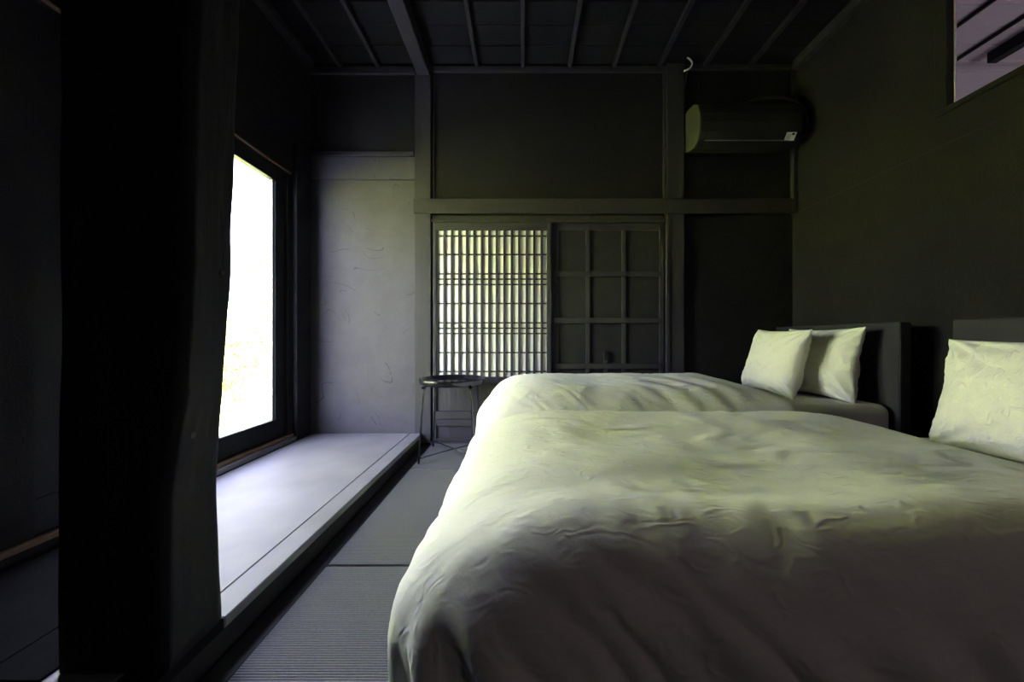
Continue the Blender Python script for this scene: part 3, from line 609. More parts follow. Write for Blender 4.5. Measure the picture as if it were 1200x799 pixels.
1,0,0,-1,0,0,0,1,-1,-1,1,0,1,0,-1,0,0,-1,1,1,-1,1,-2,1,0,0,0,0,1,-1,0,1,0,-1,1,0,-1,0,1,0,0,-1,1,0,0,0,0,0,0,0,0,0,0,0,1,-1,0,0,0,-1,1,0,-1,-23,2,3,1,0,-4,4,-1,-4,3,-2,-1,0,0,0,0,0,0,0,0,-1,2,0,0,-1,-1,0,
2,-1,0,-1,0,1,0,0,0,1,-1,1,-2,2,1,-1,-1,0,1,-1,0,-1,0,1,1,0,0,0,0,-1,0,1,0,0,0,0,0,-1,2,-1,-1,1,1,-1,1,-1,-1,1,0,0,1,-1,-1,0,-22,2,-2,1,1,-3,1,5,9,-14,2,-1,-1,1,-1,0,0,0,0,1,1,-1,0,-1,2,-1,-1,0,1,-1,0,0,1,0,-1,1,
-1,1,-1,1,-1,0,0,1,0,-1,0,0,0,1,-1,0,0,0,0,0,1,0,-1,1,-1,1,0,0,2,-2,0,1,0,-2,2,-1,0,0,0,0,-1,0,1,0,-1,-21,-1,0,-1,1,1,2,0,-3,12,-8,-2,-1,-1,1,-1,0,0,0,0,0,0,0,1,-1,1,0,-1,0,1,0,0,-1,0,1,0,0,-2,1,0,1,-1,1,-1,0,
0,0,0,1,-1,0,1,0,0,-1,0,0,1,0,0,0,-1,0,0,0,0,0,0,1,0,-1,1,0,0,0,-1,1,0,-1,0,0,-22,2,-1,-2,0,4,-2,4,0,-2,4,-2,-2,-2,-1,1,-1,0,1,0,-1,0,0,0,0,-1,1,0,0,0,0,0,0,0,0,0,0,0,0,0,0,1,-1,0,0,0,0,0,1,0,0,-1,0,0,
1,0,-1,0,1,0,0,0,0,0,0,0,0,0,-1,1,0,0,1,-1,0,0,0,0,0,0,0,-7,-14,4,-2,-5,1,1,2,-1,1,-1,3,0,-2,-1,-1,0,1,-1,0,1,0,-1,0,0,1,0,0,-1,1,0,-1,0,0,0,0,0,0,0,1,-1,0,1,0,0,0,-1,0,-1,1,1,-1,0,0,0,1,0,0,0,-1,1,1,0,
-1,-1,0,1,0,0,0,2,-2,-1,1,0,1,0,-1,-1,0,0,-20,8,-8,5,0,-8,3,0,-2,0,1,-2,1,2,-2,0,1,-1,0,0,1,-1,1,-1,0,0,0,0,1,-1,-1,1,1,-1,0,0,0,0,0,0,1,-1,0,0,0,0,1,0,0,-1,0,0,0,1,0,-1,1,0,0,1,0,-1,0,0,0,0,0,0,0,2,-2,-1,
1,1,-1,1,-1,0,0,-1,1,-20,1,7,-6,2,8,-13,-4,3,0,2,1,-1,0,-1,0,0,0,0,-1,-1,1,0,0,1,-1,0,0,0,0,1,0,-1,1,-1,0,0,1,-1,0,0,0,0,1,-1,0,0,0,0,1,0,0,-1,-1,1,1,0,0,-1,0,0,0,0,0,1,0,0,0,1,-2,2,1,-2,1,1,-2,0,0,0,0,-1,
-15,5,-5,0,1,-5,6,-8,0,-1,1,2,1,1,-2,-3,1,0,0,0,0,-1,0,0,0,1,0,-1,1,-1,0,0,0,0,1,-1,0,0,1,0,-1,1,0,-1,1,0,0,0,0,-1,-1,1,1,0,0,-1,0,0,0,0,0,0,1,0,0,-1,0,0,0,0,0,2,0,-1,0,1,-1,1,-1,1,-1,-14,-3,3,-1,-3,7,-7,4,-9,
4,-2,0,-1,2,5,-5,2,-3,2,-2,-1,1,-1,0,-1,1,0,1,-1,1,-1,0,0,0,0,1,0,-1,0,0,1,-1,0,0,0,0,0,0,0,1,-1,0,0,1,-1,1,0,-1,1,0,0,0,-1,1,0,1,0,-2,0,3,-2,1,1,-1,0,0,0,-2,2,-1,2,-21,0,0,5,2,-8,7,-5,8,-9,0,-1,3,-3,0,7,-8,3,
-2,1,2,-4,1,1,-1,-1,1,0,0,0,0,0,0,0,0,0,0,1,0,-1,0,1,0,0,0,0,-1,0,0,0,1,0,0,-1,1,0,-1,1,0,0,-1,1,1,0,-1,1,0,2,-1,-2,3,-2,0,0,-1,0,1,-1,-1,2,0,-22,0,2,-1,1,-1,-1,4,-5,5,-2,-1,-2,1,0,-1,4,-3,0,1,-2,3,-2,0,1,0,-1,
0,0,0,1,-1,0,0,0,0,0,0,0,0,0,1,-1,0,0,0,1,0,0,-1,0,0,0,1,-1,-1,1,-1,1,0,1,-1,0,1,2,0,0,-1,2,0,-2,0,0,2,-1,-2,0,0,1,-1,-1,-21,-2,4,5,-7,6,0,-5,4,-4,0,-1,1,-2,0,0,0,2,-2,-1,2,-1,1,-1,0,-1,0,1,0,0,0,1,-1,0,0,0,
0,0,0,2,-1,-1,0,0,0,1,0,-1,1,-1,0,0,1,-1,1,0,-1,1,-1,0,1,0,0,0,0,1,0,1,-2,0,2,0,0,-2,0,1,-2,3,-3,2,-1,9,-18,-11,0,6,0,-6,9,-10,7,-3,2,-6,2,-3,1,-1,0,1,0,-2,1,1,0,-1,1,0,-1,0,0,0,0,0,1,0,0,-1,0,1,-1,0,0,1,-1,1,
-1,0,0,0,1,0,0,-1,0,0,0,0,0,0,1,-1,1,1,0,0,-1,1,2,-3,1,-1,0,1,0,2,-3,4,-2,2,-3,-2,-18,11,-1,-9,2,-6,8,-5,5,-8,6,-4,7,-9,3,-3,1,-2,1,-1,0,1,-1,0,0,0,-1,0,1,0,0,0,1,-2,1,0,1,0,-1,0,1,0,-1,1,-1,0,0,1,-1,0,0,0,0,0,
0,0,0,1,0,0,0,0,0,0,1,0,0,-1,5,-2,-1,0,-1,1,0,4,-4,1,-1,0,7,-20,8,0,2,-3,-3,-3,0,2,-2,0,1,-4,8,-8,4,-3,0,-2,1,0,-1,0,1,0,0,0,0,0,0,0,0,0,1,-1,0,0,0,0,0,-1,0,2,0,0,0,0,-1,0,0,0,1,0,-1,0,-1,0,1,1,0,1,0,0,
1,-3,2,0,0,2,-1,-1,2,2,-2,4,-1,-1,-4,1,2,-2,-8,-6,-3,-5,4,-1,-2,2,0,4,-3,-2,-2,2,4,-5,0,0,0,-1,0,1,0,-1,0,0,1,0,-1,0,0,0,0,0,0,1,0,0,-1,0,1,0,-1,0,0,0,0,0,0,1,0,-1,0,0,-2,1,2,-1,1,0,-1,2,0,0,3,-2,0,3,-5,4,-4,0,
2,1,-4,5,-3,1,6,-5,0,-17,-3,7,6,-11,-1,2,-2,2,-1,-2,0,3,-4,1,-1,0,-2,1,1,0,-1,0,0,1,-1,0,0,0,0,1,0,0,0,0,-1,0,0,1,-1,0,1,0,0,0,0,0,1,0,-2,0,0,0,0,0,1,0,0,-1,1,1,-1,0,0,0,1,4,-4,3,-2,8,-7,-3,1,1,-3,10,3,-12,9,-7,
-12,-4,-7,2,4,6,-4,1,-3,-2,-1,2,-2,-2,1,2,-3,1,-1,-1,0,0,1,0,0,1,0,0,0,0,-1,0,1,0,0,0,-1,0,0,1,0,-1,0,1,0,-1,1,-1,0,0,0,0,0,0,1,0,0,0,0,0,0,1,0,0,1,2,-3,4,-2,-2,0,10,-5,-2,-1,0,-5,3,10,-8,8,-18,4,-6,-1,6,-1,-1,-2,0,
1,-1,-1,-1,1,-2,0,1,0,-3,-1,1,2,0,1,-1,0,0,1,0,0,0,0,0,0,-1,-1,1,0,1,0,0,0,0,-1,1,1,-2,1,-1,1,0,0,-1,1,0,0,-1,1,0,1,2,0,1,0,-1,-2,1,0,5,-1,-6,0,9,4,-5,-4,4,-2,-5,5,-1,-15,2,-1,-7,1,-1,5,-4,0,1,-1,-1,0,-1,0,0,0,-1,
1,1,-1,0,0,0,0,-1,-1,1,2,0,0,0,-1,1,1,1,0,0,-2,1,1,-1,-1,0,-1,1,0,0,1,-1,0,-1,0,0,0,0,1,0,3,-1,-2,1,0,1,-1,1,0,-1,-2,8,4,-4,-6,1,11,2,-12,1,3,-6,2,-9,-3,6,-6,-8,5,-5,5,-4,-2,1,0,-1,0,0,-1,1,-1,0,0,2,-1,0,-1,-1,-1,1,
1,1,1,0,0,0,-1,0,0,0,0,1,-2,0,1,1,1,0,-1,0,0,-1,0,0,0,0,-1,1,0,0,0,0,3,-1,-1,1,1,2,-4,1,-1,5,-5,2,1,1,1,-4,5,13,-13,-5,7,-5,-11,-4,-3,7,-4,-2,4,-4,0,-2,0,0,0,0,-2,-1,0,0,1,1,-2,1,0,1,0,2,1,-2,-2,0,1,0,0,0,0,1,
-1,-1,0,1,-1,0,0,0,0,0,1,-1,1,0,-1,0,0,0,-1,1,1,-1,0,1,3,1,-3,-1,0,7,0,2,-7,4,-7,3,4,-2,3,-3,-4,16,4,-10,-3,-23,12,-2,-6,8,-5,-2,1,3,-4,-1,-1,0,-2,1,1,-2,1,0,1,1,-1,0,0,2,-1,0,1,-1,0,0,0,0,0,0,-1,1,1,0,-1,0,0,0,0,-1,
0,0,0,-1,1,0,-1,1,-1,0,1,0,2,-2,-2,1,3,3,1,-3,-1,2,-4,2,-2,8,-4,0,0,-1,2,1,-5,2,13,-5,-19,1,10,1,-7,0,-6,7,-1,4,-1,-2,-3,-3,-1,0,0,1,0,-1,1,0,0,0,0,1,-1,-1,1,-1,0,1,0,-1,1,-1,1,-1,0,1,0,1,0,-2,1,0,-1,0,1,-1,0,0,-1,1,
-1,0,1,1,3,4,-9,1,2,1,5,-3,-5,6,-3,4,-2,2,-7,0,2,2,-3,0,3,-4,13,-16,-6,4,7,-2,-2,8,-11,-2,0,0,1,0,4,-3,-1,2,-1,-1,-1,0,2,0,0,0,-1,1,1,2,-4,-2,4,-2,0,-1,1,0,0,-2,1,1,-1,0,1,0,-1,1,0,-1,0,0,1,0,-1,1,0,0,0,-1,-2,14,-11,-1,
-1,1,7,0,-8,3,-1,5,-3,5,2,-7,-3,5,10,-7,-3,-4,-3,-7,-9,7,1,-2,-7,2,-2,0,3,-1,1,-3,2,2,-1,-1,1,0,1,-5,4,0,0,0,1,-1,1,1,0,-3,4,-1,-3,0,0,-1,1,1,-1,-1,0,0,1,-1,-1,0,1,0,0,0,-1,1,0,0,1,-2,3,-1,-1,10,-6,-3,0,-1,3,4,-3,-2,0,7,
-5,-4,6,-4,3,-5,9,2,-7,-19,6,1,-5,0,2,1,-1,0,-2,-2,2,-1,1,1,3,-4,2,1,-1,3,2,-9,5,-4,6,-2,1,-5,6,0,-4,-1,-1,3,-1,-1,1,-1,0,-1,1,0,1,-5,0,3,3,-1,-2,0,0,0,-2,1,1,-2,6,-5,5,-6,2,9,-5,-7,1,4,2,9,-12,-4,-1,10,6,-11,-2,-1,0,-2,9,10,
-15,-3,4,-5,3,-3,0,0,1,3,0,-2,2,4,4,-8,3,-3,1,0,-6,9,1,-6,4,-2,3,-3,-1,3,-3,3,-7,6,-1,0,0,-1,2,-4,4,2,-4,-3,1,4,1,-5,-3,4,-1,0,0,0,2,-3,5,-1,2,-5,-1,-1,0,12,0,-11,-1,3,-4,15,-12,-1,4,0,-4,6,-7,0,0,-1,4,-6,-3,-9,-1,2,4,-4,2,1,
-2,-1,9,9,0,-12,0,-5,4,1,4,1,-13,14,-5,-3,2,1,0,-2,-4,3,0,0,-1,1,-1,-3,5,2,0,-2,-5,1,2,6,-1,-5,4,-4,-4,3,1,-1,-1,2,0,-6,4,5,-2,9,-8,-3,-2,3,4,-7,-2,1,1,14,-1,-13,-1,14,-14,11,2,-4,-4,5,-16,4,1,-4,-1,-2,4,-2,-2,6,13,6,-10,-12,7,-1,-1,2,
-7,7,-1,5,-13,15,0,-15,0,10,3,-9,5,-2,1,-1,-2,-1,4,-7,2,4,-4,5,-1,-1,-1,0,-2,3,-1,1,2,-5,3,-1,-3,5,4,-13,1,7,-4,13,-10,-1,4,-9,4,-4,3,-5,2,4,5,-4,3,13,-16,-2,13,6,-15,-16,-3,4,3,-3,-1,-1,1,11,13,1,-14,-8,8,-2,-7,8,-4,12,-15,10,1,3,-18,16,8,-16,
-8,13,5,-15,5,5,-7,1,-1,1,6,-10,3,4,-3,7,-1,-9,0,9,-8,3,6,-8,6,-5,1,-1,-7,9,3,-9,-1,7,-4,10,-15,1,15,-10,-6,1,12,-9,-10,6,3,-2,8,14,-8,-17,2,5,-12,4,-5,-2,-2,0,5,15,10,-6,-15,-6,10,-2,-8,3,-1,10,4,-3,-11,8,6,2,-22,17,9,-9,-16,14,8,-15,3,4,-4,5,
0,-1,3,-9,-2,4,-1,-2,6,0,-1,-5,9,-8,6,-3,-2,1,2,6,-16,14,2,-12,-7,4,8,8,-18,-2,16,4,-14,-4,15,-7,-12,0,2,2,-1,15,2,-19,5,-16,1,1,-1,0,9,15,6,-12,-14,-1,9,-4,-7,2,3,4,5,0,-1,-1,1,0,8,-1,-22,15,13,-7,-20,14,6,-14,7,3,-1,-3,2,1,7,-5,-6,-3,4,0,
2,-4,0,0,1,4,-5,8,-6,2,-2,6,-17,12,13,-14,-14,2,14,2,-17,-6,14,13,-14,-11,19,-2,-3,5,-16,3,-9,10,6,-5,-14,-2,1,2,11,15,2,-16,-10,1,8,-5,-5,0,0,5,6,5,-5,-2,2,2,-1,-1,4,-7,-9,-2,20,2,-22,15,8,-17,9,2,-3,-1,-4,3,6,-6,1,4,2,-6,-4,1,-2,11,-7,4,-8,6,
1,-9,14,0,-20,4,21,-8,-18,-1,22,1,-19,-8,3,8,-4,-2,6,4,1,2,-15,11,-7,-2,2,2,-10,-3,12,15,-2,-17,-6,2,9,-9,-6,0,1,2,4,7,1,-3,-1,2,1,0,-2,-2,1,7,-6,-14,18,4,-22,15,10,-18,6,8,-9,5,-10,7,8,-7,-4,4,1,-8,3,5,1,-9,5,7,-5,6,-7,-13,19,-2,-16,-1,24,-9,
-15,-1,23,0,-22,-6,6,4,-2,2,-5,-3,16,-4,-4,8,-12,-5,5,1,0,8,1,-23,-3,5,9,-11,-5,0,-1,2,5,3,6,-4,0,8,-6,-1,0,0,-1,-1,-3,12,-4,-14,19,2,-24,13,10,-18,4,13,0,-3,-12,8,10,-6,-11,2,2,2,6,-4,0,-10,10,-3,-6,12,-13,-1,16,-13,-3,-3,21,-5,-15,-1,23,-4,-19,0,3,3,
-8,5,-3,-7,20,-15,2,10,-12,3,-1,11,2,-16,5,-7,5,-13,-3,1,0,1,3,2,6,1,-7,-7,21,1,-15,3,4,0,-3,-2,4,7,-10,-5,16,1,-21,13,9,-18,3,5,3,2,-9,2,7,-3,-10,4,7,1,-7,7,-3,-4,11,-14,15,-4,-18,10,13,-23,0,4,11,-8,-10,4,24,-1,-24,0,5,8,-9,-2,-2,-6,16,-11,14,9,
6,9,-14,-7,-11,15,6,-13,-3,-2,0,0,4,4,2,4,0,-8,0,5,13,-2,-17,5,4,0,-9,4,5,-1,-2,1,8,-6,-12,16,3,-17,4,9,-3,-1,-8,2,7,-4,3,6,-4,-8,3,6,1,-6,0,3,0,-10,-1,10,-6,-3,-6,6,3,-13,-1,5,23,0,-19,1,-5,9,-9,8,-6,-1,4,-8,15,-19,24,7,-25,0,4,-2,-1,0,
-1,-2,3,4,6,-2,1,0,-7,22,-18,-9,18,3,-16,9,1,-5,-1,8,-3,-3,2,4,-2,3,-1,-3,-1,-7,4,6,2,-2,-10,5,6,-2,1,-1,7,-14,11,-4,-7,6,2,1,-8,-9,7,3,-14,8,3,10,-9,-11,4,0,17,4,-11,-5,-7,12,-15,16,-10,7,-4,-4,10,-25,7,6,-5,-8,3,-1,1,-1,3,16,-3,-8,5,-9,-2,18,
2,3,-15,-13,18,4,-12,0,4,-1,-7,20,-15,-4,8,13,-18,-6,19,-2,-7,-6,6,-1,4,1,-6,4,-3,3,-2,7,3,-18,1,7,3,-1,1,-4,-11,4,9,-7,-5,-5,11,18,-20,-10,2,1,12,-1,7,-11,-5,13,-18,11,-7,17,-11,9,-9,-14,19,1,-23,2,0,4,0,6,8,2,-6,2,3,-12,12,-1,-3,6,-13,-5,16,-2,0,-2,
-3,-2,-1,17,-17,-6,16,7,-22,3,19,-7,-10,-2,9,-1,3,-1,-5,4,-6,9,-10,16,-1,-21,7,13,-9,0,1,-10,-6,18,-8,-4,2,-9,13,12,-19,-5,2,0,-5,4,16,-12,-9,14,-5,-1,-4,18,-2,6,-3,-16,15,5,-15,4,-8,3,5,6,-2,10,-10,-4,8,1,-5,2,5,-6,-10,1,19,3,-9,-13,12,-10,6,17,-21,-3,12,-4,
-12,10,10,-4,-7,-1,6,0,-5,-1,4,0,-5,-6,2,15,-4,-8,0,3,4,-1,-8,-6,6,10,-16,4,-4,0,9,21,-24,-9,3,10,-10,-2,12,4,-14,4,0,-2,-5,-16,7,11,-7,-11,9,14,-7,-1,-5,1,3,12,-2,-4,-8,5,-4,5,-14,8,16,-9,-15,3,17,3,-12,0,8,-7,-14,26,-11,-2,2,-10,-2,14,2,2,-7,-8,5,2,
0,0,0,-6,11,-17,9,19,-10,-19,3,6,5,-3,-10,-2,13,-8,-7,9,-7,8,3,18,-14,-12,-8,12,1,-8,-2,13,-12,9,-7,2,-19,0,8,15,-1,-17,-1,8,10,1,-7,0,5,-5,4,-2,0,0,-5,-3,4,10,10,-2,-27,3,16,-2,-4,4,0,-1,-20,15,-1,9,3,-22,2,18,-8,-6,3,-6,9,11,-7,-10,-5,12,3,-12,14,11,
-17,-18,14,8,-1,-14,-1,10,3,-14,-2,7,-1,-8,11,20,3,-10,-11,-7,4,-6,-3,12,-13,5,-6,-13,-1,-6,1,14,13,-11,-9,1,19,-9,-11,4,4,-8,10,2,0,-1,-4,-1,8,-1,7,6,-22,-6,12,2,-5,-1,10,-11,-14,14,-1,14,0,-21,3,14,1,-4,-2,-6,4,11,-2,-7,-5,11,-13,-9,14,9,-16,-5,18,2,-6,-13,3,5,
-6,2,3,-5,13,-19,5,6,6,1,-8,-1,0,-8,0,1,2,9,-19,0,3,0,-4,6,16,0,-8,-8,9,-13,1,25,3,-10,-1,-1,0,16,-25,-8,12,-7,20,9,-14,2,-12,0,-7,9,18,-19,-11,18,-7,14,-2,-22,6,8,3,4,1,-8,-3,6,6,-12,-4,19,-20,-8,21,0,-7,-5,9,12,-21,-11,21,-4,0,-11,6,-6,18,-23,2,-2,
0,14,-10,0,2,-4,7,-2,-2,
),
(
-506,-14,7,8,5,4,0,3,2,1,1,1,1,3,3,5,4,8,12,13,16,20,22,22,22,21,22,23,21,22,22,22,22,21,22,22,22,21,22,22,22,22,22,21,22,22,21,21,22,22,22,23,22,22,23,22,22,22,19,19,15,13,11,9,7,6,3,3,-6,4,11,-3,0,14,9,5,-13,4,3,-10,2,4,14,-18,-5,-1,0,2,-4,2,
5,1,0,1,-1,0,0,3,-2,-3,0,3,-1,-1,0,0,1,0,-1,1,-1,0,0,0,1,-1,0,0,1,0,-1,0,0,0,1,-1,0,1,1,-1,0,1,-1,0,0,-2,0,0,-1,2,0,2,2,3,-1,-1,-1,2,3,9,-18,-9,4,-4,-9,1,8,27,-11,5,5,-13,-8,11,6,-6,0,-3,2,2,-3,-4,-1,1,2,1,1,0,-2,2,
2,0,-2,-1,0,0,0,-1,0,1,-1,1,0,-1,0,0,1,0,-1,0,0,1,-1,0,0,0,1,0,-1,0,1,0,-1,0,0,-1,1,-1,0,0,0,0,0,1,1,1,-2,-2,-5,-1,5,18,-16,-1,5,-7,-2,-8,1,22,-10,13,2,1,-3,8,-1,0,2,-4,-1,0,-3,3,1,-2,0,-2,-1,3,3,-3,0,-1,1,-1,0,0,1,0,
-2,1,0,-1,1,0,0,0,-1,1,0,-1,0,1,-1,1,0,-1,0,1,0,0,-1,0,0,0,1,0,0,0,1,-1,1,-4,-2,-2,5,5,4,3,-12,-10,7,21,-11,-3,0,3,6,-21,1,13,-13,22,1,-4,3,7,-3,-4,1,-1,-1,3,1,-3,-2,-2,2,4,-2,-4,5,1,-1,0,-1,-1,0,0,0,1,0,0,0,0,0,-1,0,1,
-1,0,1,0,-1,1,-1,0,1,0,-1,0,0,1,0,0,-1,0,0,0,-1,0,3,-2,4,0,-1,-8,-3,0,8,13,-8,-15,3,23,3,-2,-23,4,14,-27,8,20,-13,2,-2,-1,-1,-1,3,-2,2,4,0,-9,-2,2,6,4,-4,1,2,-2,-2,0,-1,1,0,0,-1,1,0,0,0,1,-1,0,0,0,-1,1,0,0,0,0,0,0,0,-1,
0,1,-1,1,0,0,-1,1,-1,0,1,0,-1,-2,1,0,2,-3,5,4,-1,-12,4,17,-7,-15,-9,14,11,0,-21,12,6,-15,-1,19,1,0,-2,0,5,-2,-3,-2,-1,-1,4,3,3,-1,-5,-1,2,1,0,0,0,-1,1,0,0,0,-1,0,0,0,-1,1,-1,1,-1,1,0,0,-1,0,1,0,-1,0,1,0,-1,1,-1,0,0,1,-1,2,
-1,0,0,0,0,0,3,-1,3,-6,-3,4,9,-16,0,22,1,-9,-21,5,20,-7,-18,24,5,-17,-17,1,-4,3,3,-7,-1,3,2,-2,2,3,2,-2,-8,0,7,0,-3,-1,1,2,-1,0,1,-1,0,0,0,0,-1,1,-1,1,-1,1,0,0,0,0,0,0,0,0,0,-1,0,1,0,-1,0,0,0,1,-1,1,0,0,1,1,-1,-6,4,3,
8,0,-4,-2,9,-17,-4,17,6,1,-24,2,22,-20,-12,9,18,3,4,-3,-2,-1,-2,1,6,0,0,-2,-1,1,-3,-2,-3,1,-1,5,3,2,-5,4,-1,-2,0,1,0,-1,0,1,-1,1,0,0,0,0,-1,0,1,0,-1,0,1,-1,1,0,-1,0,2,-1,0,-1,0,0,-1,0,1,0,-1,3,-1,-5,-2,5,0,-5,-3,7,18,-18,-11,4,
12,12,-22,1,23,-20,-13,2,14,0,6,-4,-2,4,0,-4,-1,0,1,2,-5,1,5,0,-5,4,0,-2,-4,6,-1,-3,1,1,0,0,0,-1,0,1,0,-1,1,0,-1,1,0,0,-1,1,-1,0,1,0,-1,1,0,-1,1,-1,1,0,-1,1,0,0,0,0,-3,7,1,-2,-11,9,9,-3,-8,-6,17,-6,-10,-7,11,16,-22,3,15,-13,0,-10,
-2,1,3,-3,1,0,-1,1,0,-1,-2,2,-1,4,3,0,-5,-1,-2,5,-2,-3,3,0,-1,1,-1,1,0,0,0,-1,1,0,-1,1,0,-1,0,1,-1,1,-1,0,1,0,0,0,0,0,1,-1,-1,1,1,-1,0,0,0,-1,-3,2,2,3,-10,4,11,2,-3,-15,6,12,-2,-19,5,20,-21,2,7,4,-3,1,1,-3,1,-5,2,2,2,0,
-4,-3,3,4,-5,2,1,0,-2,5,-3,-2,2,1,0,1,-1,0,0,0,-1,0,1,-1,0,1,0,-1,1,0,0,0,0,0,1,-2,2,0,-1,0,-1,0,2,0,-2,0,2,-1,-1,0,4,0,-3,1,2,2,-11,1,1,8,12,-12,-11,13,6,-21,2,20,-19,1,-2,12,-2,5,-3,-4,2,1,0,-1,1,1,-1,-6,3,4,-4,2,1,0,
-1,1,1,1,-1,0,0,-1,1,0,0,0,0,-1,1,0,0,0,1,-1,0,0,1,-1,1,-1,0,0,-1,1,-1,1,-1,0,2,0,-2,0,1,0,0,-3,4,-2,-2,1,0,5,-8,5,-6,0,15,-2,-20,14,12,-22,1,21,-11,-12,2,-4,1,4,-3,2,-3,0,0,0,4,0,-1,-5,4,1,-2,1,2,-2,0,0,0,1,0,0,0,0,
-1,1,0,0,0,0,0,0,0,0,0,0,0,0,1,-1,0,0,-1,1,0,0,0,1,-1,-1,2,0,-2,0,0,0,1,-4,7,2,-5,1,0,1,-5,8,-6,-9,16,2,-21,12,16,-22,0,20,-7,-19,4,-5,2,-1,1,0,-5,-2,4,0,2,2,0,-5,4,-1,0,0,-1,-2,4,-1,-1,1,0,0,0,1,-1,1,-1,0,1,-1,0,0,
0,0,0,0,0,-1,1,0,0,0,-1,1,1,-1,0,0,-1,-1,1,0,0,0,1,1,1,-8,2,6,-1,-2,0,-1,-3,12,-5,-14,16,3,-19,12,16,-23,-5,12,4,0,2,-4,4,-5,5,0,-5,-5,4,1,3,-1,1,-1,0,-1,0,2,-1,0,1,0,0,0,0,0,-1,1,-1,1,1,-2,1,0,0,-1,1,0,0,-1,1,0,-1,1,
0,0,-1,0,1,0,-1,0,1,-1,0,0,1,-1,0,1,7,-8,-5,6,-2,2,0,2,-12,17,-6,-13,14,1,-13,16,8,-19,-11,12,-7,4,4,0,1,-7,7,0,-2,-5,3,2,-1,-2,2,1,-2,-2,3,2,-3,2,1,-1,0,1,-1,1,-1,1,0,-1,1,-1,0,0,0,0,0,0,0,0,0,1,-1,0,0,0,0,0,0,0,0,0,
1,1,-1,-1,0,0,-1,0,8,5,-15,-1,1,4,-4,-4,-3,19,-6,-13,11,-5,-5,20,1,-14,-11,5,-10,1,5,1,0,-5,5,3,-2,-4,-1,2,1,-1,-1,2,1,-2,3,-1,-1,-1,0,-1,0,1,0,1,-1,-1,1,-1,1,0,0,1,-1,0,0,0,0,0,0,0,0,1,0,-1,0,-1,1,0,0,-1,0,2,1,0,2,0,-8,-6,
2,15,-3,-6,-1,-4,4,-3,-5,20,-1,-12,2,0,1,8,-3,-8,4,-1,-6,-2,7,-1,-1,1,0,2,-1,-2,1,1,-1,1,-1,1,-1,-1,1,-1,0,0,1,-1,0,0,0,0,0,0,1,-1,0,0,0,0,0,0,0,0,0,-1,0,0,1,-1,1,0,1,0,0,-1,1,-1,-1,0,-2,-1,3,5,3,-12,-7,17,-3,-7,8,5,-7,-4,
-9,18,8,-10,-9,1,7,2,-4,-1,3,2,-3,-7,6,0,-5,2,2,3,1,-1,-1,0,0,1,-1,0,-2,-1,2,-1,1,0,0,0,0,-1,1,1,-1,0,1,-1,0,0,1,-1,0,1,-1,0,0,0,0,-1,1,0,0,0,-1,1,1,-1,0,-1,-1,3,-1,-6,1,1,11,-5,-13,16,-3,-10,10,4,-6,-4,-9,6,20,-14,-11,10,6,0,
-2,1,1,4,-1,-4,6,1,-5,-2,0,0,1,0,0,0,0,0,-2,2,0,-2,3,0,-1,1,-1,0,1,0,-1,0,0,0,0,0,0,0,0,0,0,0,0,0,1,0,-1,0,0,1,-1,0,-1,1,1,0,0,0,-1,0,1,-1,-1,-6,12,-2,-15,14,4,-15,12,-1,1,3,-12,-3,21,-11,-12,18,0,4,-8,1,2,5,-2,-5,4,1,
-1,0,-1,0,0,-1,-1,2,0,1,-2,3,0,-2,-1,1,0,1,-1,0,0,0,1,0,0,0,-1,0,0,1,-1,0,0,0,1,0,-1,0,0,1,-1,0,2,0,-3,0,0,0,1,0,0,3,-1,2,1,-14,8,9,-16,1,7,-6,13,-7,-2,10,-14,-6,22,-8,-12,18,0,4,-7,2,-2,6,-6,-5,3,4,3,0,-2,1,1,-1,-1,0,
0,2,-2,0,1,0,-1,0,0,1,-1,0,1,-1,0,-1,1,1,0,0,-1,1,-1,1,-1,0,0,0,1,-1,0,0,0,-1,2,1,-2,0,0,0,1,0,-5,0,-2,6,6,-13,3,15,-6,-13,-3,10,10,-12,0,13,-15,-6,21,-8,-12,-5,7,2,-5,2,-3,5,3,2,-6,-4,1,0,-1,1,2,-2,0,1,0,0,0,0,0,1,-1,1,
-1,1,-1,0,1,0,0,-1,0,0,0,1,0,0,0,0,0,0,0,0,1,-1,0,0,0,-2,1,1,0,0,0,-2,0,4,2,-3,-10,8,10,-18,-1,16,7,-9,-18,10,14,-15,1,15,-15,-8,21,-7,-4,4,2,-1,-2,0,4,4,-5,3,-3,-6,2,3,-1,-1,1,-2,1,0,1,0,-1,1,0,1,-2,1,0,0,0,0,0,1,0,0,
0,0,0,-1,1,0,0,0,-1,1,0,0,-1,0,1,0,0,-1,0,1,0,-1,2,-2,-1,-2,4,2,-10,5,12,-16,-8,18,7,-1,-21,6,15,-15,0,16,-13,-9,22,-1,-2,1,3,0,-1,-2,-2,3,-2,1,6,0,-3,-2,-2,2,2,-1,-1,0,1,1,-1,0,0,1,0,-1,0,1,0,-1,-1,2,0,0,-1,0,2,-1,0,0,0,0,
0,-1,0,1,-1,0,0,1,1,0,0,0,0,-2,1,0,-2,-2,6,2,-10,4,14,-14,-13,15,8,6,-22,4,14,-15,-3,19,-14,-12,1,-4,5,-5,-2,4,2,-1,-3,2,4,0,-2,-1,-1,3,-2,0,0,1,-1,0,1,0,-1,0,0,-1,1,1,0,-1,1,0,0,0,0,0,0,-1,1,-1,1,0,0,-1,1,0,0,0,0,-1,1,0,
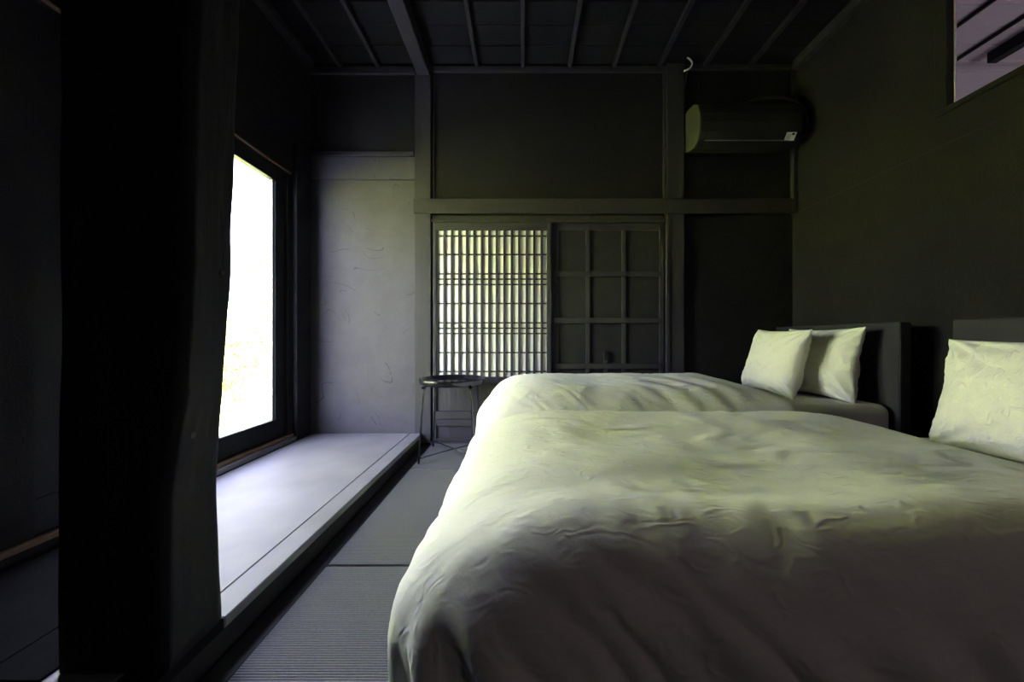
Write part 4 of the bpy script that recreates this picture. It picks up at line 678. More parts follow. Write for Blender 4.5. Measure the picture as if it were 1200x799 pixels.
1,-1,0,0,1,0,-5,4,3,-6,-3,4,-5,4,14,-13,-9,8,6,10,-23,4,13,-13,-1,18,-18,2,1,-5,0,2,-6,4,1,1,1,0,-1,-1,1,1,0,-1,-1,1,-1,1,1,-2,1,0,-1,0,2,0,0,0,0,0,0,0,0,-1,1,0,-1,0,1,-1,1,-1,1,0,0,0,0,0,1,-2,-1,0,0,-1,0,0,0,6,-6,-3,
3,5,2,-5,-10,6,16,-15,-8,12,-1,12,-21,5,8,-7,5,1,1,-1,-3,1,5,0,-7,2,3,-3,-2,3,3,-2,1,-3,0,2,0,1,0,-1,1,0,0,-1,0,0,1,0,-1,1,0,1,-1,-1,1,-1,0,1,0,0,0,-1,1,0,0,0,0,0,0,-1,1,-1,0,0,1,1,0,0,0,3,-4,-5,1,2,2,1,-10,8,9,-15,
-7,10,2,11,-22,3,5,4,7,0,0,1,-2,-3,8,-2,1,-4,6,-1,-1,-3,-2,-2,4,4,-1,-2,-1,0,0,0,0,2,1,-1,0,-1,0,0,-1,1,0,-1,1,-1,1,0,0,0,0,0,0,1,-1,0,0,0,0,0,0,0,2,-1,0,0,-2,-1,2,-6,3,7,4,-9,-4,6,2,2,-16,11,2,-10,4,-7,12,8,-15,-5,3,19,
-1,2,1,1,-3,-3,2,2,5,-9,4,-3,-1,4,6,-2,-5,0,0,2,0,0,0,-1,-1,2,1,-1,0,-1,0,0,-1,0,1,-1,1,1,0,-1,1,-1,1,-1,0,1,-1,0,0,0,0,0,0,-1,0,1,-1,1,1,-4,4,-4,-1,5,5,-9,-2,4,-4,0,-4,17,-12,-2,8,-17,19,10,-12,-14,8,0,-5,4,2,-3,-2,2,0,-1,
4,-2,-3,5,3,-3,-2,2,-1,3,-1,0,-1,0,1,-1,0,1,0,-1,1,0,0,0,0,-1,1,1,-1,-1,1,-1,1,-1,1,-1,0,1,-1,0,1,-1,1,-1,1,0,-1,1,0,-1,1,0,3,-8,-3,7,6,-10,-4,4,5,-10,6,10,-17,12,3,-21,15,13,-10,-13,0,3,-9,6,3,-4,1,0,-2,-2,-2,8,4,-3,-2,2,-3,2,
-1,-1,1,2,-1,-1,2,-2,0,0,1,0,0,0,0,-1,2,0,-1,-1,1,0,-1,-1,1,0,1,-1,0,0,0,0,1,-1,0,0,0,0,1,0,-1,0,1,-2,2,-6,-2,7,5,-2,-7,-1,3,-2,11,-9,-9,15,5,-22,7,18,-15,-9,12,1,-9,6,1,-2,3,-4,-1,4,5,-4,-5,-1,-3,5,4,-3,2,1,-1,1,0,-1,1,0,
-1,0,0,-1,1,0,0,-1,0,0,0,-1,0,1,0,-1,1,0,0,1,0,0,-1,0,0,1,-1,1,0,-1,0,2,0,-3,-1,3,4,-9,-4,2,7,7,-3,0,-15,9,11,-8,-12,13,6,-19,4,20,4,-17,17,1,-11,7,7,-9,-1,4,4,-5,-6,0,3,5,1,-3,1,0,0,0,0,1,-1,0,0,0,0,-1,1,-1,0,1,0,-1,
0,1,1,-1,-1,1,0,0,-1,1,-1,0,0,1,0,0,0,0,0,1,0,-1,0,-2,0,0,1,0,6,-2,-3,-6,5,6,2,-3,-19,16,3,3,-18,11,5,-19,6,11,-8,-16,17,6,-9,-8,8,2,1,0,-11,-2,9,5,1,-3,-2,3,-2,0,0,0,0,0,0,-1,1,-1,1,0,0,0,0,-1,1,0,-1,0,0,1,-1,1,0,0,
-1,1,0,-1,0,0,1,0,0,0,-1,1,-1,-2,4,-2,1,0,-1,-1,0,3,0,-3,-1,1,3,-1,-12,14,4,0,-17,14,-3,-11,-8,17,-8,-14,18,-4,-5,-1,10,0,-11,-1,7,3,0,-4,2,1,-2,3,-1,0,1,-1,1,-1,0,0,1,-1,0,0,0,0,0,0,1,0,-2,0,0,1,0,-1,0,2,-2,0,1,0,-1,0,0,1,
-1,1,0,1,0,-4,4,0,-3,-2,3,-2,2,3,-2,0,-2,-5,9,-2,-6,4,7,-6,-4,12,-11,4,-1,-1,-4,0,3,-1,2,-7,2,-3,6,5,-1,-6,4,-1,-1,1,0,1,0,0,1,-1,1,-1,0,0,0,0,0,0,0,0,-1,0,0,1,0,1,-1,0,0,0,0,0,0,0,0,0,0,0,-1,1,-1,-1,2,0,1,-2,1,-1,
0,-3,8,-1,-2,-2,-7,2,3,2,7,-7,-3,3,2,-6,5,3,-16,10,9,-6,0,2,0,1,1,-6,2,6,-1,-4,1,1,1,0,1,0,-1,1,0,0,1,-1,0,0,0,0,0,0,0,-1,1,0,-1,1,0,1,-1,0,0,-1,1,-1,1,0,-1,0,1,-1,0,1,0,0,1,-1,-3,3,3,-3,2,0,2,-5,0,-4,-2,2,-2,7,
-6,6,3,-4,0,3,-6,-1,5,-7,-5,15,-4,-1,3,-5,-3,5,-2,5,3,-6,-1,4,0,-2,4,0,-2,2,-1,0,0,-1,1,1,0,-1,0,0,0,0,0,0,0,0,0,1,-1,0,0,-1,1,-1,1,0,0,1,-1,0,0,1,-1,0,0,-1,0,3,-3,-1,4,-4,2,-4,0,-1,-1,1,6,-3,3,0,-2,1,-1,0,1,-1,-5,6,
0,-11,9,5,-16,16,3,-12,1,3,4,-2,-1,2,-1,0,-2,1,1,3,0,1,-1,-1,1,-2,1,0,0,1,-1,1,-1,0,0,1,-1,0,-1,1,0,0,1,-1,1,-1,0,0,0,1,-1,1,-2,1,0,0,0,0,1,1,-2,-3,4,1,-3,1,-2,1,2,-3,2,0,1,2,-5,2,-3,2,0,-1,0,14,-16,-11,25,-16,-11,23,-4,-14,
9,1,-3,3,-1,0,-4,9,-5,3,0,-1,0,1,0,0,1,-1,0,1,-1,0,0,0,1,-1,0,0,0,0,0,0,1,-1,1,-1,0,-1,1,-1,0,1,0,0,0,0,0,1,-1,0,-2,1,0,0,-1,5,-6,3,0,-1,-1,0,0,5,-3,2,-4,-1,0,2,0,0,-2,7,-11,-5,22,-15,-8,22,-2,-13,3,4,-5,4,0,0,-3,7,
-1,-1,0,0,-1,1,-1,1,-1,0,-1,1,1,-1,0,0,0,0,0,0,0,0,0,1,0,-1,1,-1,1,-1,1,-1,0,0,1,-1,0,1,-1,1,-2,1,-2,1,0,-3,1,4,1,-4,0,1,4,1,-1,-8,4,-2,0,2,-1,2,-1,-2,4,11,-15,-9,19,-19,0,20,-1,-14,4,7,-5,1,0,4,-3,-2,2,1,-2,1,0,1,-1,1,
-1,0,0,-1,1,1,-1,1,-1,1,0,1,1,0,-4,2,0,-1,1,-1,1,0,0,0,0,-1,1,0,-1,0,0,0,0,0,0,-1,3,-2,4,-7,2,0,5,0,-4,-3,1,-1,-1,2,1,0,0,0,2,8,-8,-7,-2,8,7,-19,-4,22,-1,-15,9,5,-6,5,-2,1,-2,-2,0,4,0,-1,-1,1,-1,1,1,-1,0,0,0,1,-1,1,
0,0,-1,0,-1,3,-2,0,1,-1,1,0,-1,1,-1,0,0,0,0,1,0,-1,1,-3,4,-1,0,-1,7,-7,-6,7,2,-4,0,-1,-1,7,-6,-1,-1,0,2,2,-1,5,-2,-8,4,-1,-3,14,3,-11,-15,21,-2,-14,7,7,-1,-2,-2,3,0,0,-1,0,1,-1,-1,2,-1,0,0,1,0,-1,0,1,0,0,-1,1,-2,1,-1,1,0,1,
0,0,-1,1,-1,0,0,1,0,-1,0,0,0,0,3,-5,1,2,-2,-5,2,5,-4,4,-2,-3,1,4,-3,-1,-1,-2,0,4,4,-3,2,7,-8,-2,1,-7,3,6,9,-6,-17,21,-2,-15,9,1,-1,0,3,1,-1,-1,0,-1,1,1,-3,1,0,-1,0,1,1,0,0,-1,0,0,0,0,0,1,-1,1,-1,1,-1,1,-1,0,1,0,-1,0,
0,0,0,0,1,-1,1,-3,-1,2,-5,-1,7,2,-5,-1,1,4,2,-7,1,0,-2,0,2,2,1,-14,9,19,-5,-6,-1,-4,-8,1,19,-6,-14,21,-3,-11,7,-1,2,-5,0,1,1,-1,0,1,-1,1,0,0,1,0,0,-1,0,0,0,0,0,0,0,0,0,0,0,0,0,0,0,1,0,-1,0,0,0,0,1,0,1,-1,-4,0,4,0,
-5,3,2,-2,0,-3,5,7,-4,-8,-1,-1,-1,1,4,1,-3,4,-2,-12,14,16,-2,-15,-9,15,-1,0,4,-8,-5,16,-10,-3,7,-3,1,2,-1,-2,0,0,0,1,0,-1,0,0,1,-1,1,-1,0,0,0,0,0,0,0,0,1,-1,0,0,1,0,-1,1,0,-1,1,-1,2,-1,0,0,-3,4,3,-4,-5,3,0,-1,2,-2,5,1,-10,5,
-4,-4,1,-1,3,7,-2,-6,5,6,-13,-10,14,18,5,-11,-7,6,-9,5,9,-18,3,13,-12,0,3,0,-3,2,1,0,1,-1,-1,1,0,0,0,0,1,-1,1,-1,1,-1,1,-1,1,-1,1,-1,1,0,-1,0,0,1,0,1,-1,0,0,-1,0,0,-2,2,0,-3,-1,2,2,0,0,0,3,1,-10,-4,-2,5,-2,3,7,-2,0,4,-3,-4,
14,7,-16,-20,4,19,11,-18,-5,7,-4,8,7,-19,6,9,-14,4,3,2,-3,1,0,-2,1,-1,0,1,0,0,1,-1,0,0,1,-1,0,0,1,-1,1,-1,1,0,-1,1,-1,0,1,-1,0,1,0,0,0,0,0,1,0,-3,-2,1,2,-1,0,-2,2,2,-6,1,0,-7,0,8,7,0,-4,-5,4,8,-10,-11,20,9,-5,-19,-12,18,18,-21,
-5,14,-12,11,7,-17,6,11,-13,0,0,1,1,1,1,-1,1,-1,0,0,1,-1,0,1,-1,0,0,1,-1,0,0,0,0,0,0,1,-1,1,0,-1,0,0,0,0,1,0,0,0,-1,-2,1,0,1,-1,1,2,1,-11,2,0,-4,7,7,2,0,-13,7,6,-8,-6,7,8,1,-6,11,9,2,-17,-15,17,16,-18,-5,7,-10,13,4,-17,6,10,
-5,1,2,-4,-1,0,1,0,1,-1,0,0,0,0,0,1,-1,0,0,1,-1,1,0,0,-1,0,0,1,-1,0,0,1,0,0,0,0,-1,0,0,-2,1,0,2,-1,2,0,-3,3,3,-16,2,14,3,-3,-1,-2,-1,-6,8,-4,0,-7,10,2,1,-8,9,-2,5,-8,-12,15,12,-16,-2,6,-2,5,-3,-7,4,4,-2,0,3,-2,-1,1,0,0,
1,-1,0,0,-1,1,0,0,1,-1,0,0,0,0,0,1,-1,0,0,1,0,-1,0,0,0,0,0,1,-1,0,2,-2,0,-2,0,-2,-2,0,-5,12,8,3,-5,-9,-4,-2,-1,6,6,-2,-1,2,-1,-4,-2,4,-9,-9,21,10,0,-20,-9,13,14,-15,-2,2,3,3,-6,0,0,3,1,-2,3,-1,-1,1,0,0,1,0,-1,0,0,-1,1,0,
0,0,1,0,0,-1,0,1,-1,1,-1,0,1,0,-1,1,0,-1,0,1,-1,0,0,-1,1,0,1,2,-3,3,-13,11,0,-9,-2,6,4,6,-5,-8,8,7,-11,5,-2,-3,-14,22,3,-23,7,19,7,-22,-12,12,21,-19,-8,6,13,-8,-1,4,-3,0,1,0,2,-1,-1,0,0,0,0,0,1,-2,1,0,0,1,-1,0,0,0,0,0,0,1,
-1,1,0,-1,0,1,-1,0,1,0,0,-1,-1,1,0,0,0,-2,-6,11,0,-1,-15,6,9,0,-8,0,10,8,-11,-15,19,2,-16,6,-13,1,-6,12,21,-16,-17,18,19,-12,-16,2,24,-16,-10,4,16,-10,-1,2,-1,0,0,2,-1,0,0,-1,0,0,1,0,0,0,0,0,0,1,0,-1,0,0,1,0,-1,0,0,0,1,-1,0,1,0,0,
0,-1,0,0,-1,1,0,1,-3,8,-13,-3,12,0,-13,-2,19,2,-6,-13,7,14,-9,-14,19,-3,-18,12,-10,-16,-1,-7,23,11,-23,2,22,-1,-20,-2,19,-2,-13,2,10,-6,1,1,1,0,-2,1,0,0,0,-1,1,0,0,0,0,0,0,0,0,-1,2,-1,1,-1,-1,1,0,0,0,0,1,-1,0,0,0,-1,1,1,-1,1,-2,-2,-2,2,
-4,9,-2,-10,7,5,5,-11,9,8,-9,-19,-1,24,-7,-14,12,11,-9,20,0,-14,4,-13,11,15,-21,-9,12,16,-17,-4,7,11,-12,1,4,-1,0,2,-1,0,0,1,-2,1,2,-1,-1,-1,1,0,0,0,0,0,0,-1,1,0,0,0,0,0,0,0,-1,1,1,0,0,0,1,-1,-1,1,-1,0,-1,-2,1,-6,-4,11,7,-1,-10,3,10,-3,
-13,3,0,-8,2,18,3,-13,-7,-8,1,21,4,-5,-11,-17,9,20,-4,-19,7,15,-6,-11,0,11,-9,4,-1,0,-1,1,1,0,-1,2,1,-2,0,0,0,0,0,0,0,-1,0,1,0,0,0,0,0,0,0,0,0,0,-1,0,0,0,1,0,0,1,0,-2,-1,3,-1,-3,6,-1,-11,-4,10,14,-20,-9,7,14,2,1,-8,-15,0,14,17,-9,
5,-12,2,-6,7,17,-1,-24,-2,14,9,-17,-2,11,6,-11,2,7,-5,2,0,-1,0,0,1,0,0,-1,1,0,-1,1,0,0,-1,0,1,0,0,0,0,0,0,0,0,0,0,-1,2,0,0,-1,0,0,0,0,0,-1,3,0,-3,0,1,-3,2,7,0,-19,5,16,-12,-15,2,12,7,4,-6,-7,-9,7,22,-11,11,-11,12,-16,-3,17,13,-6,
-18,5,6,2,-4,2,6,-7,0,4,-1,0,0,1,0,-1,1,0,0,0,0,0,0,0,0,0,0,0,0,0,0,0,0,0,1,-1,0,0,1,-1,0,0,0,0,-1,1,0,0,1,0,-1,-2,1,2,0,-3,-9,9,8,-21,3,17,1,-20,-9,13,20,5,-3,-10,-13,1,0,-14,5,5,13,-15,-10,14,11,1,-12,-1,-2,0,1,4,3,-3,
0,2,-1,0,0,0,1,0,-1,0,1,0,0,0,0,-1,1,0,-1,1,0,0,0,-1,0,0,1,0,-1,1,0,0,0,0,0,0,-1,0,0,0,-5,6,4,1,-5,0,4,1,-14,7,-3,-12,-2,7,18,-13,-11,0,17,11,7,-10,-15,-18,12,-10,1,14,15,-15,-13,5,14,3,0,-2,-4,-1,-2,1,3,-2,0,1,-1,0,0,0,0,0,
1,0,0,0,0,0,0,0,0,0,-1,0,0,0,1,0,0,0,0,0,-1,0,0,0,1,-1,1,0,0,1,-3,5,-11,1,3,-4,-2,-6,12,5,-6,15,-10,-11,0,0,26,-10,-17,-6,3,11,17,-2,2,-14,4,-3,-6,18,19,-8,-25,2,9,3,1,4,-4,-1,1,0,0,0,0,1,-1,0,0,-1,1,0,-1,0,1,0,0,0,0,0,
0,0,0,0,0,-1,0,0,0,1,0,-1,0,0,0,0,1,0,0,-1,-2,4,-3,7,-10,-5,15,4,-6,-12,-5,-5,8,20,-4,-5,0,-6,16,3,-17,-11,-5,6,17,0,14,-1,-8,2,-21,10,6,12,-17,-2,-1,-1,1,8,3,-4,1,1,0,0,0,0,0,0,0,0,0,-1,0,0,0,0,0,0,0,0,0,0,-1,0,1,0,0,-1,
-1,1,1,0,-1,0,0,0,0,0,1,-2,-2,4,4,-2,-2,-16,5,14,8,0,-10,-3,3,12,-14,-12,0,3,14,12,-7,-15,-7,-1,-4,7,13,4,-25,10,-16,18,5,7,-2,-1,-3,-9,-3,-3,4,1,0,0,0,-1,0,1,-1,1,-1,-1,1,0,-1,0,0,0,1,-1,1,-1,0,1,-1,0,0,0,1,-1,0,0,0,0,0,0,-1,0,
1,-1,1,0,-8,-5,19,-6,5,-16,-6,5,16,10,-23,-7,7,23,-8,-9,-3,-5,10,8,9,-19,-14,4,-6,4,-7,14,-3,10,-9,-9,5,-3,1,4,6,-7,-1,2,-2,0,-1,1,1,-1,-1,0,0,0,0,-1,0,1,-1,0,1,-1,1,-1,1,-1,0,1,0,0,-1,0,1,-1,0,0,0,0,-1,1,0,-1,0,0,0,6,-4,-16,19,-5,
-1,-2,-8,-3,15,7,-6,-10,4,22,0,-22,0,-9,-6,4,25,-7,10,-7,-8,19,-4,-5,-10,-3,8,-3,9,1,-5,-8,6,6,-2,0,0,1,-3,-1,2,-1,1,0,0,-1,0,-1,0,1,0,-1,0,0,0,0,0,0,0,0,0,0,0,-1,1,0,-1,1,-1,1,-1,0,0,0,0,2,-6,4,4,-19,16,11,-3,2,-17,-5,20,6,-1,-23,
1,17,6,-22,-6,6,-2,-5,21,-7,11,-5,-3,12,0,1,-4,0,1,-8,-8,0,11,5,2,-4,1,0,-1,1,-1,-3,1,0,-1,1,0,0,1,0,-1,-1,1,-1,0,0,0,1,-1,0,0,-1,0,-1,1,0,-1,2,-1,0,0,1,-1,0,-1,0,-4,6,-6,8,0,-18,8,13,-1,7,-19,-11,14,4,3,-18,0,21,0,-5,-1,1,-6,0,
-4,-3,13,-14,-7,12,4,-2,-5,-7,-2,7,13,5,2,-10,5,-2,1,-1,1,-1,0,-2,-1,1,-2,0,1,0,-1,1,-1,-1,1,0,0,0,-1,1,0,-1,1,0,0,0,-1,0,-1,1,0,0,0,0,-2,3,-4,0,0,1,-2,7,-6,-14,1,11,7,9,-14,-18,11,15,8,-27,8,21,-7,-4,-5,2,1,9,-2,-8,4,-15,-4,1,1,-2,
3,13,12,3,-4,-8,3,-3,3,0,1,-2,2,-1,-1,-3,0,1,-1,-1,-1,0,0,1,0,0,0,0,0,0,0,-1,0,-1,1,1,0,0,1,-2,-1,1,-1,-1,0,1,-1,5,-5,-4,4,-11,9,19,-5,-18,-8,8,4,6,-7,-15,-2,13,9,-17,14,22,2,-4,-4,-17,-3,1,-13,-2,19,-4,-14,3,8,13,5,1,-5,-8,7,0,-1,0,
-3,0,-1,0,2,-1,1,-3,1,-1,-1,0,1,-1,0,0,0,-1,1,0,0,-1,0,0,0,-1,2,0,-1,1,-2,1,-2,1,0,0,0,-4,0,6,-2,1,-6,-8,13,14,7,-18,-16,13,0,-1,-7,1,-13,14,0,-8,10,14,8,3,1,-1,-6,6,3,2,-12,5,7,9,-1,0,-3,-7,11,-5,-7,5,-2,2,0,0,-1,0,3,-4,1,-3,
4,-4,0,-2,1,0,0,0,-1,0,0,1,0,-1,1,0,1,-3,0,1,-3,3,-2,2,-1,0,-1,1,5,-14,2,5,3,12,-16,-11,12,12,13,-10,-23,8,17,-4,-9,8,-9,-2,-4,-5,4,10,6,-17,12,1,-7,0,-13,3,14,2,-3,1,-1,-6,10,-3,-9,4,1,1,-1,-2,1,0,-1,0,6,-8,2,-1,5,-6,0,-1,0,1,-3,0,
1,0,-1,1,1,-1,1,-1,0,0,1,-1,-1,1,-1,0,0,-1,-2,-5,16,-18,1,4,6,13,-20,-7,8,13,12,1,-8,-12,18,-1,-12,-2,4,5,-12,-12,1,8,13,3,6,-6,-16,9,18,-3,-3,0,0,-2,8,-3,-11,1,6,1,-2,-1,-1,1,-2,0,2,-2,8,-5,-2,-2,4,-2,-2,-2,0,1,2,-1,-1,-1,0,0,0,0,0,1,
0,-4,2,1,0,-1,0,1,-2,-3,0,-5,19,-13,-9,4,10,8,-16,-5,1,12,12,3,-9,-7,18,3,-2,2,-16,6,-7,-8,-3,19,-11,-2,13,8,7,-8,0,4,-2,0,5,-7,-4,-1,2,3,0,-3,1,0,-1,-1,1,-1,2,-3,5,0,-1,0,-1,-1,1,-5,2,-1,0,0,0,-1,1,0,-1,0,0,0,1,-1,0,-2,1,0,-2,1,
-1,5,-10,1,13,-8,-12,5,12,-1,-11,1,0,7,10,2,-12,-2,17,7,-5,5,-16,12,-8,-12,2,18,-24,7,16,-11,2,4,-3,4,2,-7,-6,-7,7,4,3,-3,-3,1,0,1,-1,0,0,-1,-1,-1,0,4,-1,1,1,-4,3,-3,-1,-2,0,1,1,-1,0,1,0,-1,-1,-1,2,0,-2,0,-1,2,-2,1,-4,12,-14,3,15,-12,-13,4,
19,-9,-11,4,1,9,0,7,-20,1,14,3,12,1,-11,10,-12,-15,-4,20,-1,-5,-2,4,-2,4,1,-4,-12,-5,5,2,8,-1,-6,3,0,0,-1,0,-1,0,-1,1,0,-1,-2,3,0,-1,4,-4,0,0,-2,0,1,-2,1,-1,1,0,-1,1,1,-1,-4,4,0,0,-3,2,1,-3,3,1,-11,3,20,-18,-11,0,23,-7,-7,-5,1,24,-1,7,
-22,-7,6,1,22,-6,2,5,-10,10,-2,1,-2,7,2,-4,2,-7,-7,-3,3,1,6,2,-2,-2,4,-4,-3,-1,4,0,-1,0,-2,0,-1,1,-3,3,2,-1,3,-3,-2,1,-1,-2,2,-1,1,-1,0,0,-2,2,-1,-1,1,0,0,0,2,-3,2,-4,9,-9,-5,4,13,-18,-1,1,9,-8,-1,-2,4,14,9,9,-15,-11,3,3,15,-12,8,6,
19,-4,-6,5,-6,3,5,-14,-4,-3,2,2,6,3,0,-4,2,1,1,-5,-1,1,-1,0,1,-1,1,-2,0,-1,0,0,2,-3,5,-2,-1,0,0,-2,0,1,-1,1,1,-3,0,-1,3,-2,0,1,0,-1,2,-3,-2,1,3,-6,-10,12,13,-15,0,7,6,-4,-13,0,7,2,14,9,-7,-9,0,7,2,-13,14,4,11,5,-18,7,1,-9,0,-5,
0,3,6,4,0,0,-1,0,-4,-5,6,2,-6,1,-1,2,2,-2,-2,0,0,-1,0,0,-1,-2,1,1,0,1,0,0,0,0,-2,1,3,-3,0,1,1,-3,-2,2,0,2,-2,1,-9,8,-6,2,7,1,-6,-6,-1,4,-5,-1,-1,2,2,2,17,11,-10,-7,2,10,1,-10,11,-6,-2,11,-7,-2,0,-3,-1,-2,5,7,-1,-1,-1,5,-2,-2,
-11,5,-3,6,-3,-2,-1,0,2,1,1,2,-4,-1,-1,6,-3,-1,-2,0,-1,1,-1,0,0,1,-1,1,2,-2,0,-1,1,-1,-2,0,1,0,0,-7,7,-5,6,-2,8,1,-19,5,0,17,-2,-10,-7,3,1,-4,19,11,-11,-4,3,12,-1,21,-8,-6,9,0,-19,5,-5,11,1,2,1,0,-3,-1,0,8,-18,5,1,2,-4,2,0,-2,0,0,
2,-1,1,3,-3,0,-3,3,2,-3,-3,0,0,1,-2,1,0,0,-1,2,2,-3,-1,3,0,-6,0,-6,6,3,-2,0,4,-3,-6,13,-1,-9,-6,7,-5,20,8,-5,-9,-9,1,-1,12,9,-6,-8,8,8,16,9,-10,-16,19,-1,-11,7,-11,6,6,-3,-3,3,0,0,-2,-2,-4,1,1,-3,3,-1,1,2,-5,3,-4,1,-1,4,-5,2,-1,-3,
7,-8,2,0,1,1,-2,1,-1,0,0,1,2,-2,0,4,-5,0,-1,-3,2,3,-5,12,-13,8,-5,14,-4,-14,0,4,-6,9,15,6,-7,-10,-8,1,8,6,-2,-4,3,-13,11,18,-2,-26,23,10,1,-1,-9,1,-4,3,1,0,1,-9,-5,6,-6,-1,6,-4,5,-5,3,1,-1,-3,0,2,-5,2,-2,1,1,-2,5,-6,1,0,0,1,0,1,
0,-1,0,2,3,-3,-6,12,-7,6,-7,-3,9,-11,7,-7,-4,2,0,20,-16,-1,-2,5,-7,2,8,16,2,-7,-10,3,0,6,0,0,-5,-6,7,17,7,-21,1,4,14,1,-8,1,0,-5,2,1,-5,-1,1,-1,-3,-1,2,-2,1,-3,4,-1,1,-1,2,0,-1,-3,-2,4,0,8,-4,-5,0,-1,1,0,1,0,0,1,1,-2,1,1,-2,6,
-8,6,-11,5,-3,-4,14,-10,-5,12,1,9,-22,10,-7,0,-1,-2,0,12,10,-2,-6,0,2,5,-11,-9,3,-5,2,16,14,-15,-11,2,18,0,-3,0,-2,-8,1,1,1,2,-1,0,-4,0,-1,2,-5,-1,4,1,0,0,6,-10,5,-5,0,1,-1,7,-4,-2,1,0,-1,-1,2,0,2,-1,3,1,-3,-2,-1,0,-5,2,-2,14,-20,11,-2,0,
-3,15,5,-13,-12,11,3,-8,-4,-2,-3,2,10,5,-3,6,5,-2,-12,2,6,-3,0,7,20,-2,-24,0,11,3,2,-2,-1,-6,3,2,6,-1,-7,2,-5,2,-2,5,-12,1,7,1,-2,-6,13,-11,4,-5,2,-1,0,6,-5,1,0,0,1,-1,2,-1,1,0,1,5,-9,-3,-2,-6,1,1,2,1,-10,16,-6,1,-5,22,3,-10,-1,-1,7,-8,
-2,-6,0,1,1,7,-4,-1,17,
),
(
147,10,19,20,21,22,22,22,22,21,23,23,22,22,19,48,13,4,4,3,4,2,1,0,1,0,0,0,0,0,0,0,0,0,0,0,0,0,0,0,-1,0,0,0,1,0,0,1,0,0,0,0,-1,0,-1,0,0,-1,-2,-3,-3,-3,-4,-1,-48,-20,-21,-22,-17,-20,-16,-22,-21,-6,-13,-20,-17,-22,-15,-16,-20,-9,11,-2,2,0,-1,0,1,-1,
0,-1,0,0,0,0,-4,1,3,3,3,1,2,1,1,-1,0,0,0,0,0,1,0,0,1,0,0,0,-1,0,0,2,-1,-1,0,-1,0,1,-1,0,1,0,1,2,-2,-1,-1,-1,-1,0,-1,-1,-3,-2,-6,44,-36,4,1,-4,5,-4,2,-1,-14,-1,9,2,6,-4,2,6,-2,-2,5,-1,0,0,0,-1,1,0,1,0,-1,0,1,-5,2,2,
2,2,2,1,1,1,1,0,0,0,0,1,0,0,0,-1,0,0,0,2,1,-1,-1,1,1,0,0,0,-1,-1,0,-1,0,-1,-1,0,1,0,-1,0,-1,0,-3,-1,-2,-2,-6,11,-1,1,2,-3,3,0,1,-1,-4,-9,3,9,3,-2,1,-1,1,-1,1,0,0,0,-1,0,1,-1,0,1,0,0,-3,0,3,2,2,2,1,1,-1,-1,1,1,
1,0,-1,-1,0,0,0,1,2,2,0,-4,2,-1,0,1,0,0,0,-1,1,0,0,-1,-1,0,1,1,0,2,-1,-3,-1,-3,-3,-2,0,-2,8,-2,0,-2,1,1,0,1,0,2,4,-8,-4,11,-6,-2,-1,1,-1,-1,1,1,-1,1,-1,0,0,1,0,0,1,-5,2,2,1,2,1,1,3,2,3,0,-3,-2,0,1,1,1,2,1,-1,-2,
-1,-3,3,0,0,-1,0,0,0,0,0,0,0,0,0,0,-1,0,-1,-1,-4,2,5,-3,1,-2,-2,-5,-2,4,3,0,3,-4,-2,3,-1,1,-1,3,2,-5,-3,10,-5,-2,1,1,1,-1,0,0,0,0,-1,2,-1,0,-1,-1,-2,1,1,3,1,2,3,-1,-3,0,4,0,0,-1,-1,0,0,0,1,1,1,0,4,1,0,0,0,-2,-1,-1,
0,1,0,0,-1,0,-1,0,-2,-2,2,3,-2,-4,0,0,1,-4,0,0,7,-7,2,0,2,-3,-3,5,2,-2,-5,11,-3,-12,6,9,0,-1,1,0,0,0,0,0,1,0,-1,-1,-1,0,1,-2,1,1,1,2,0,2,-3,3,-2,-1,3,-1,2,1,0,-1,-1,-1,1,0,0,-1,1,-1,1,2,1,1,2,0,-1,-1,0,0,-1,1,0,4,
0,-4,-4,2,0,-2,3,-2,0,-4,-3,9,-4,-3,0,3,-1,-2,-2,2,5,1,-9,13,2,-15,-8,-1,1,0,0,0,0,0,0,0,0,-1,0,0,1,0,-3,1,3,1,0,0,1,2,-2,1,-2,1,4,-1,-2,-1,2,1,2,-1,0,0,1,-3,1,0,-1,0,1,-2,0,1,2,-1,-1,0,-1,0,-1,5,1,1,-2,0,-1,-9,4,2,
2,-2,-3,3,-1,-2,-5,6,-1,-3,3,-3,-1,5,-12,7,8,-3,0,0,0,0,0,-1,1,0,0,0,0,-1,1,0,2,-1,1,-1,-2,0,5,-5,1,7,-1,-2,-1,-1,1,2,1,-1,-1,-3,2,2,2,-4,1,0,0,1,1,0,2,0,0,-1,-1,1,-1,0,-3,-3,-4,3,1,-2,0,7,0,-8,-2,4,1,-2,2,3,-3,3,-3,3,
0,-7,2,3,-9,0,-7,-2,17,1,0,-1,0,0,1,0,-1,0,0,-1,1,1,0,-2,0,-1,0,3,4,-7,3,5,-6,1,3,2,1,2,0,-2,0,-3,0,-2,-2,0,2,1,0,3,0,2,-1,2,3,-1,-4,-2,0,1,-1,2,-1,-3,-2,4,1,-1,-6,5,1,-2,-7,3,4,0,-3,4,-3,1,0,-1,2,-2,-3,3,-1,3,0,-12,
0,0,1,-1,1,-1,0,0,0,0,1,0,-1,0,-1,-1,1,1,2,-4,4,2,-6,3,1,0,-3,-2,1,2,2,-2,5,-1,0,-2,-2,1,0,1,-1,1,-6,4,-1,-1,1,4,4,0,0,-3,-2,3,2,-4,-4,4,1,-2,-4,3,1,0,-5,1,5,0,-2,4,-4,1,0,-1,0,2,-1,-1,2,6,-3,1,-1,0,0,0,0,0,1,-1,
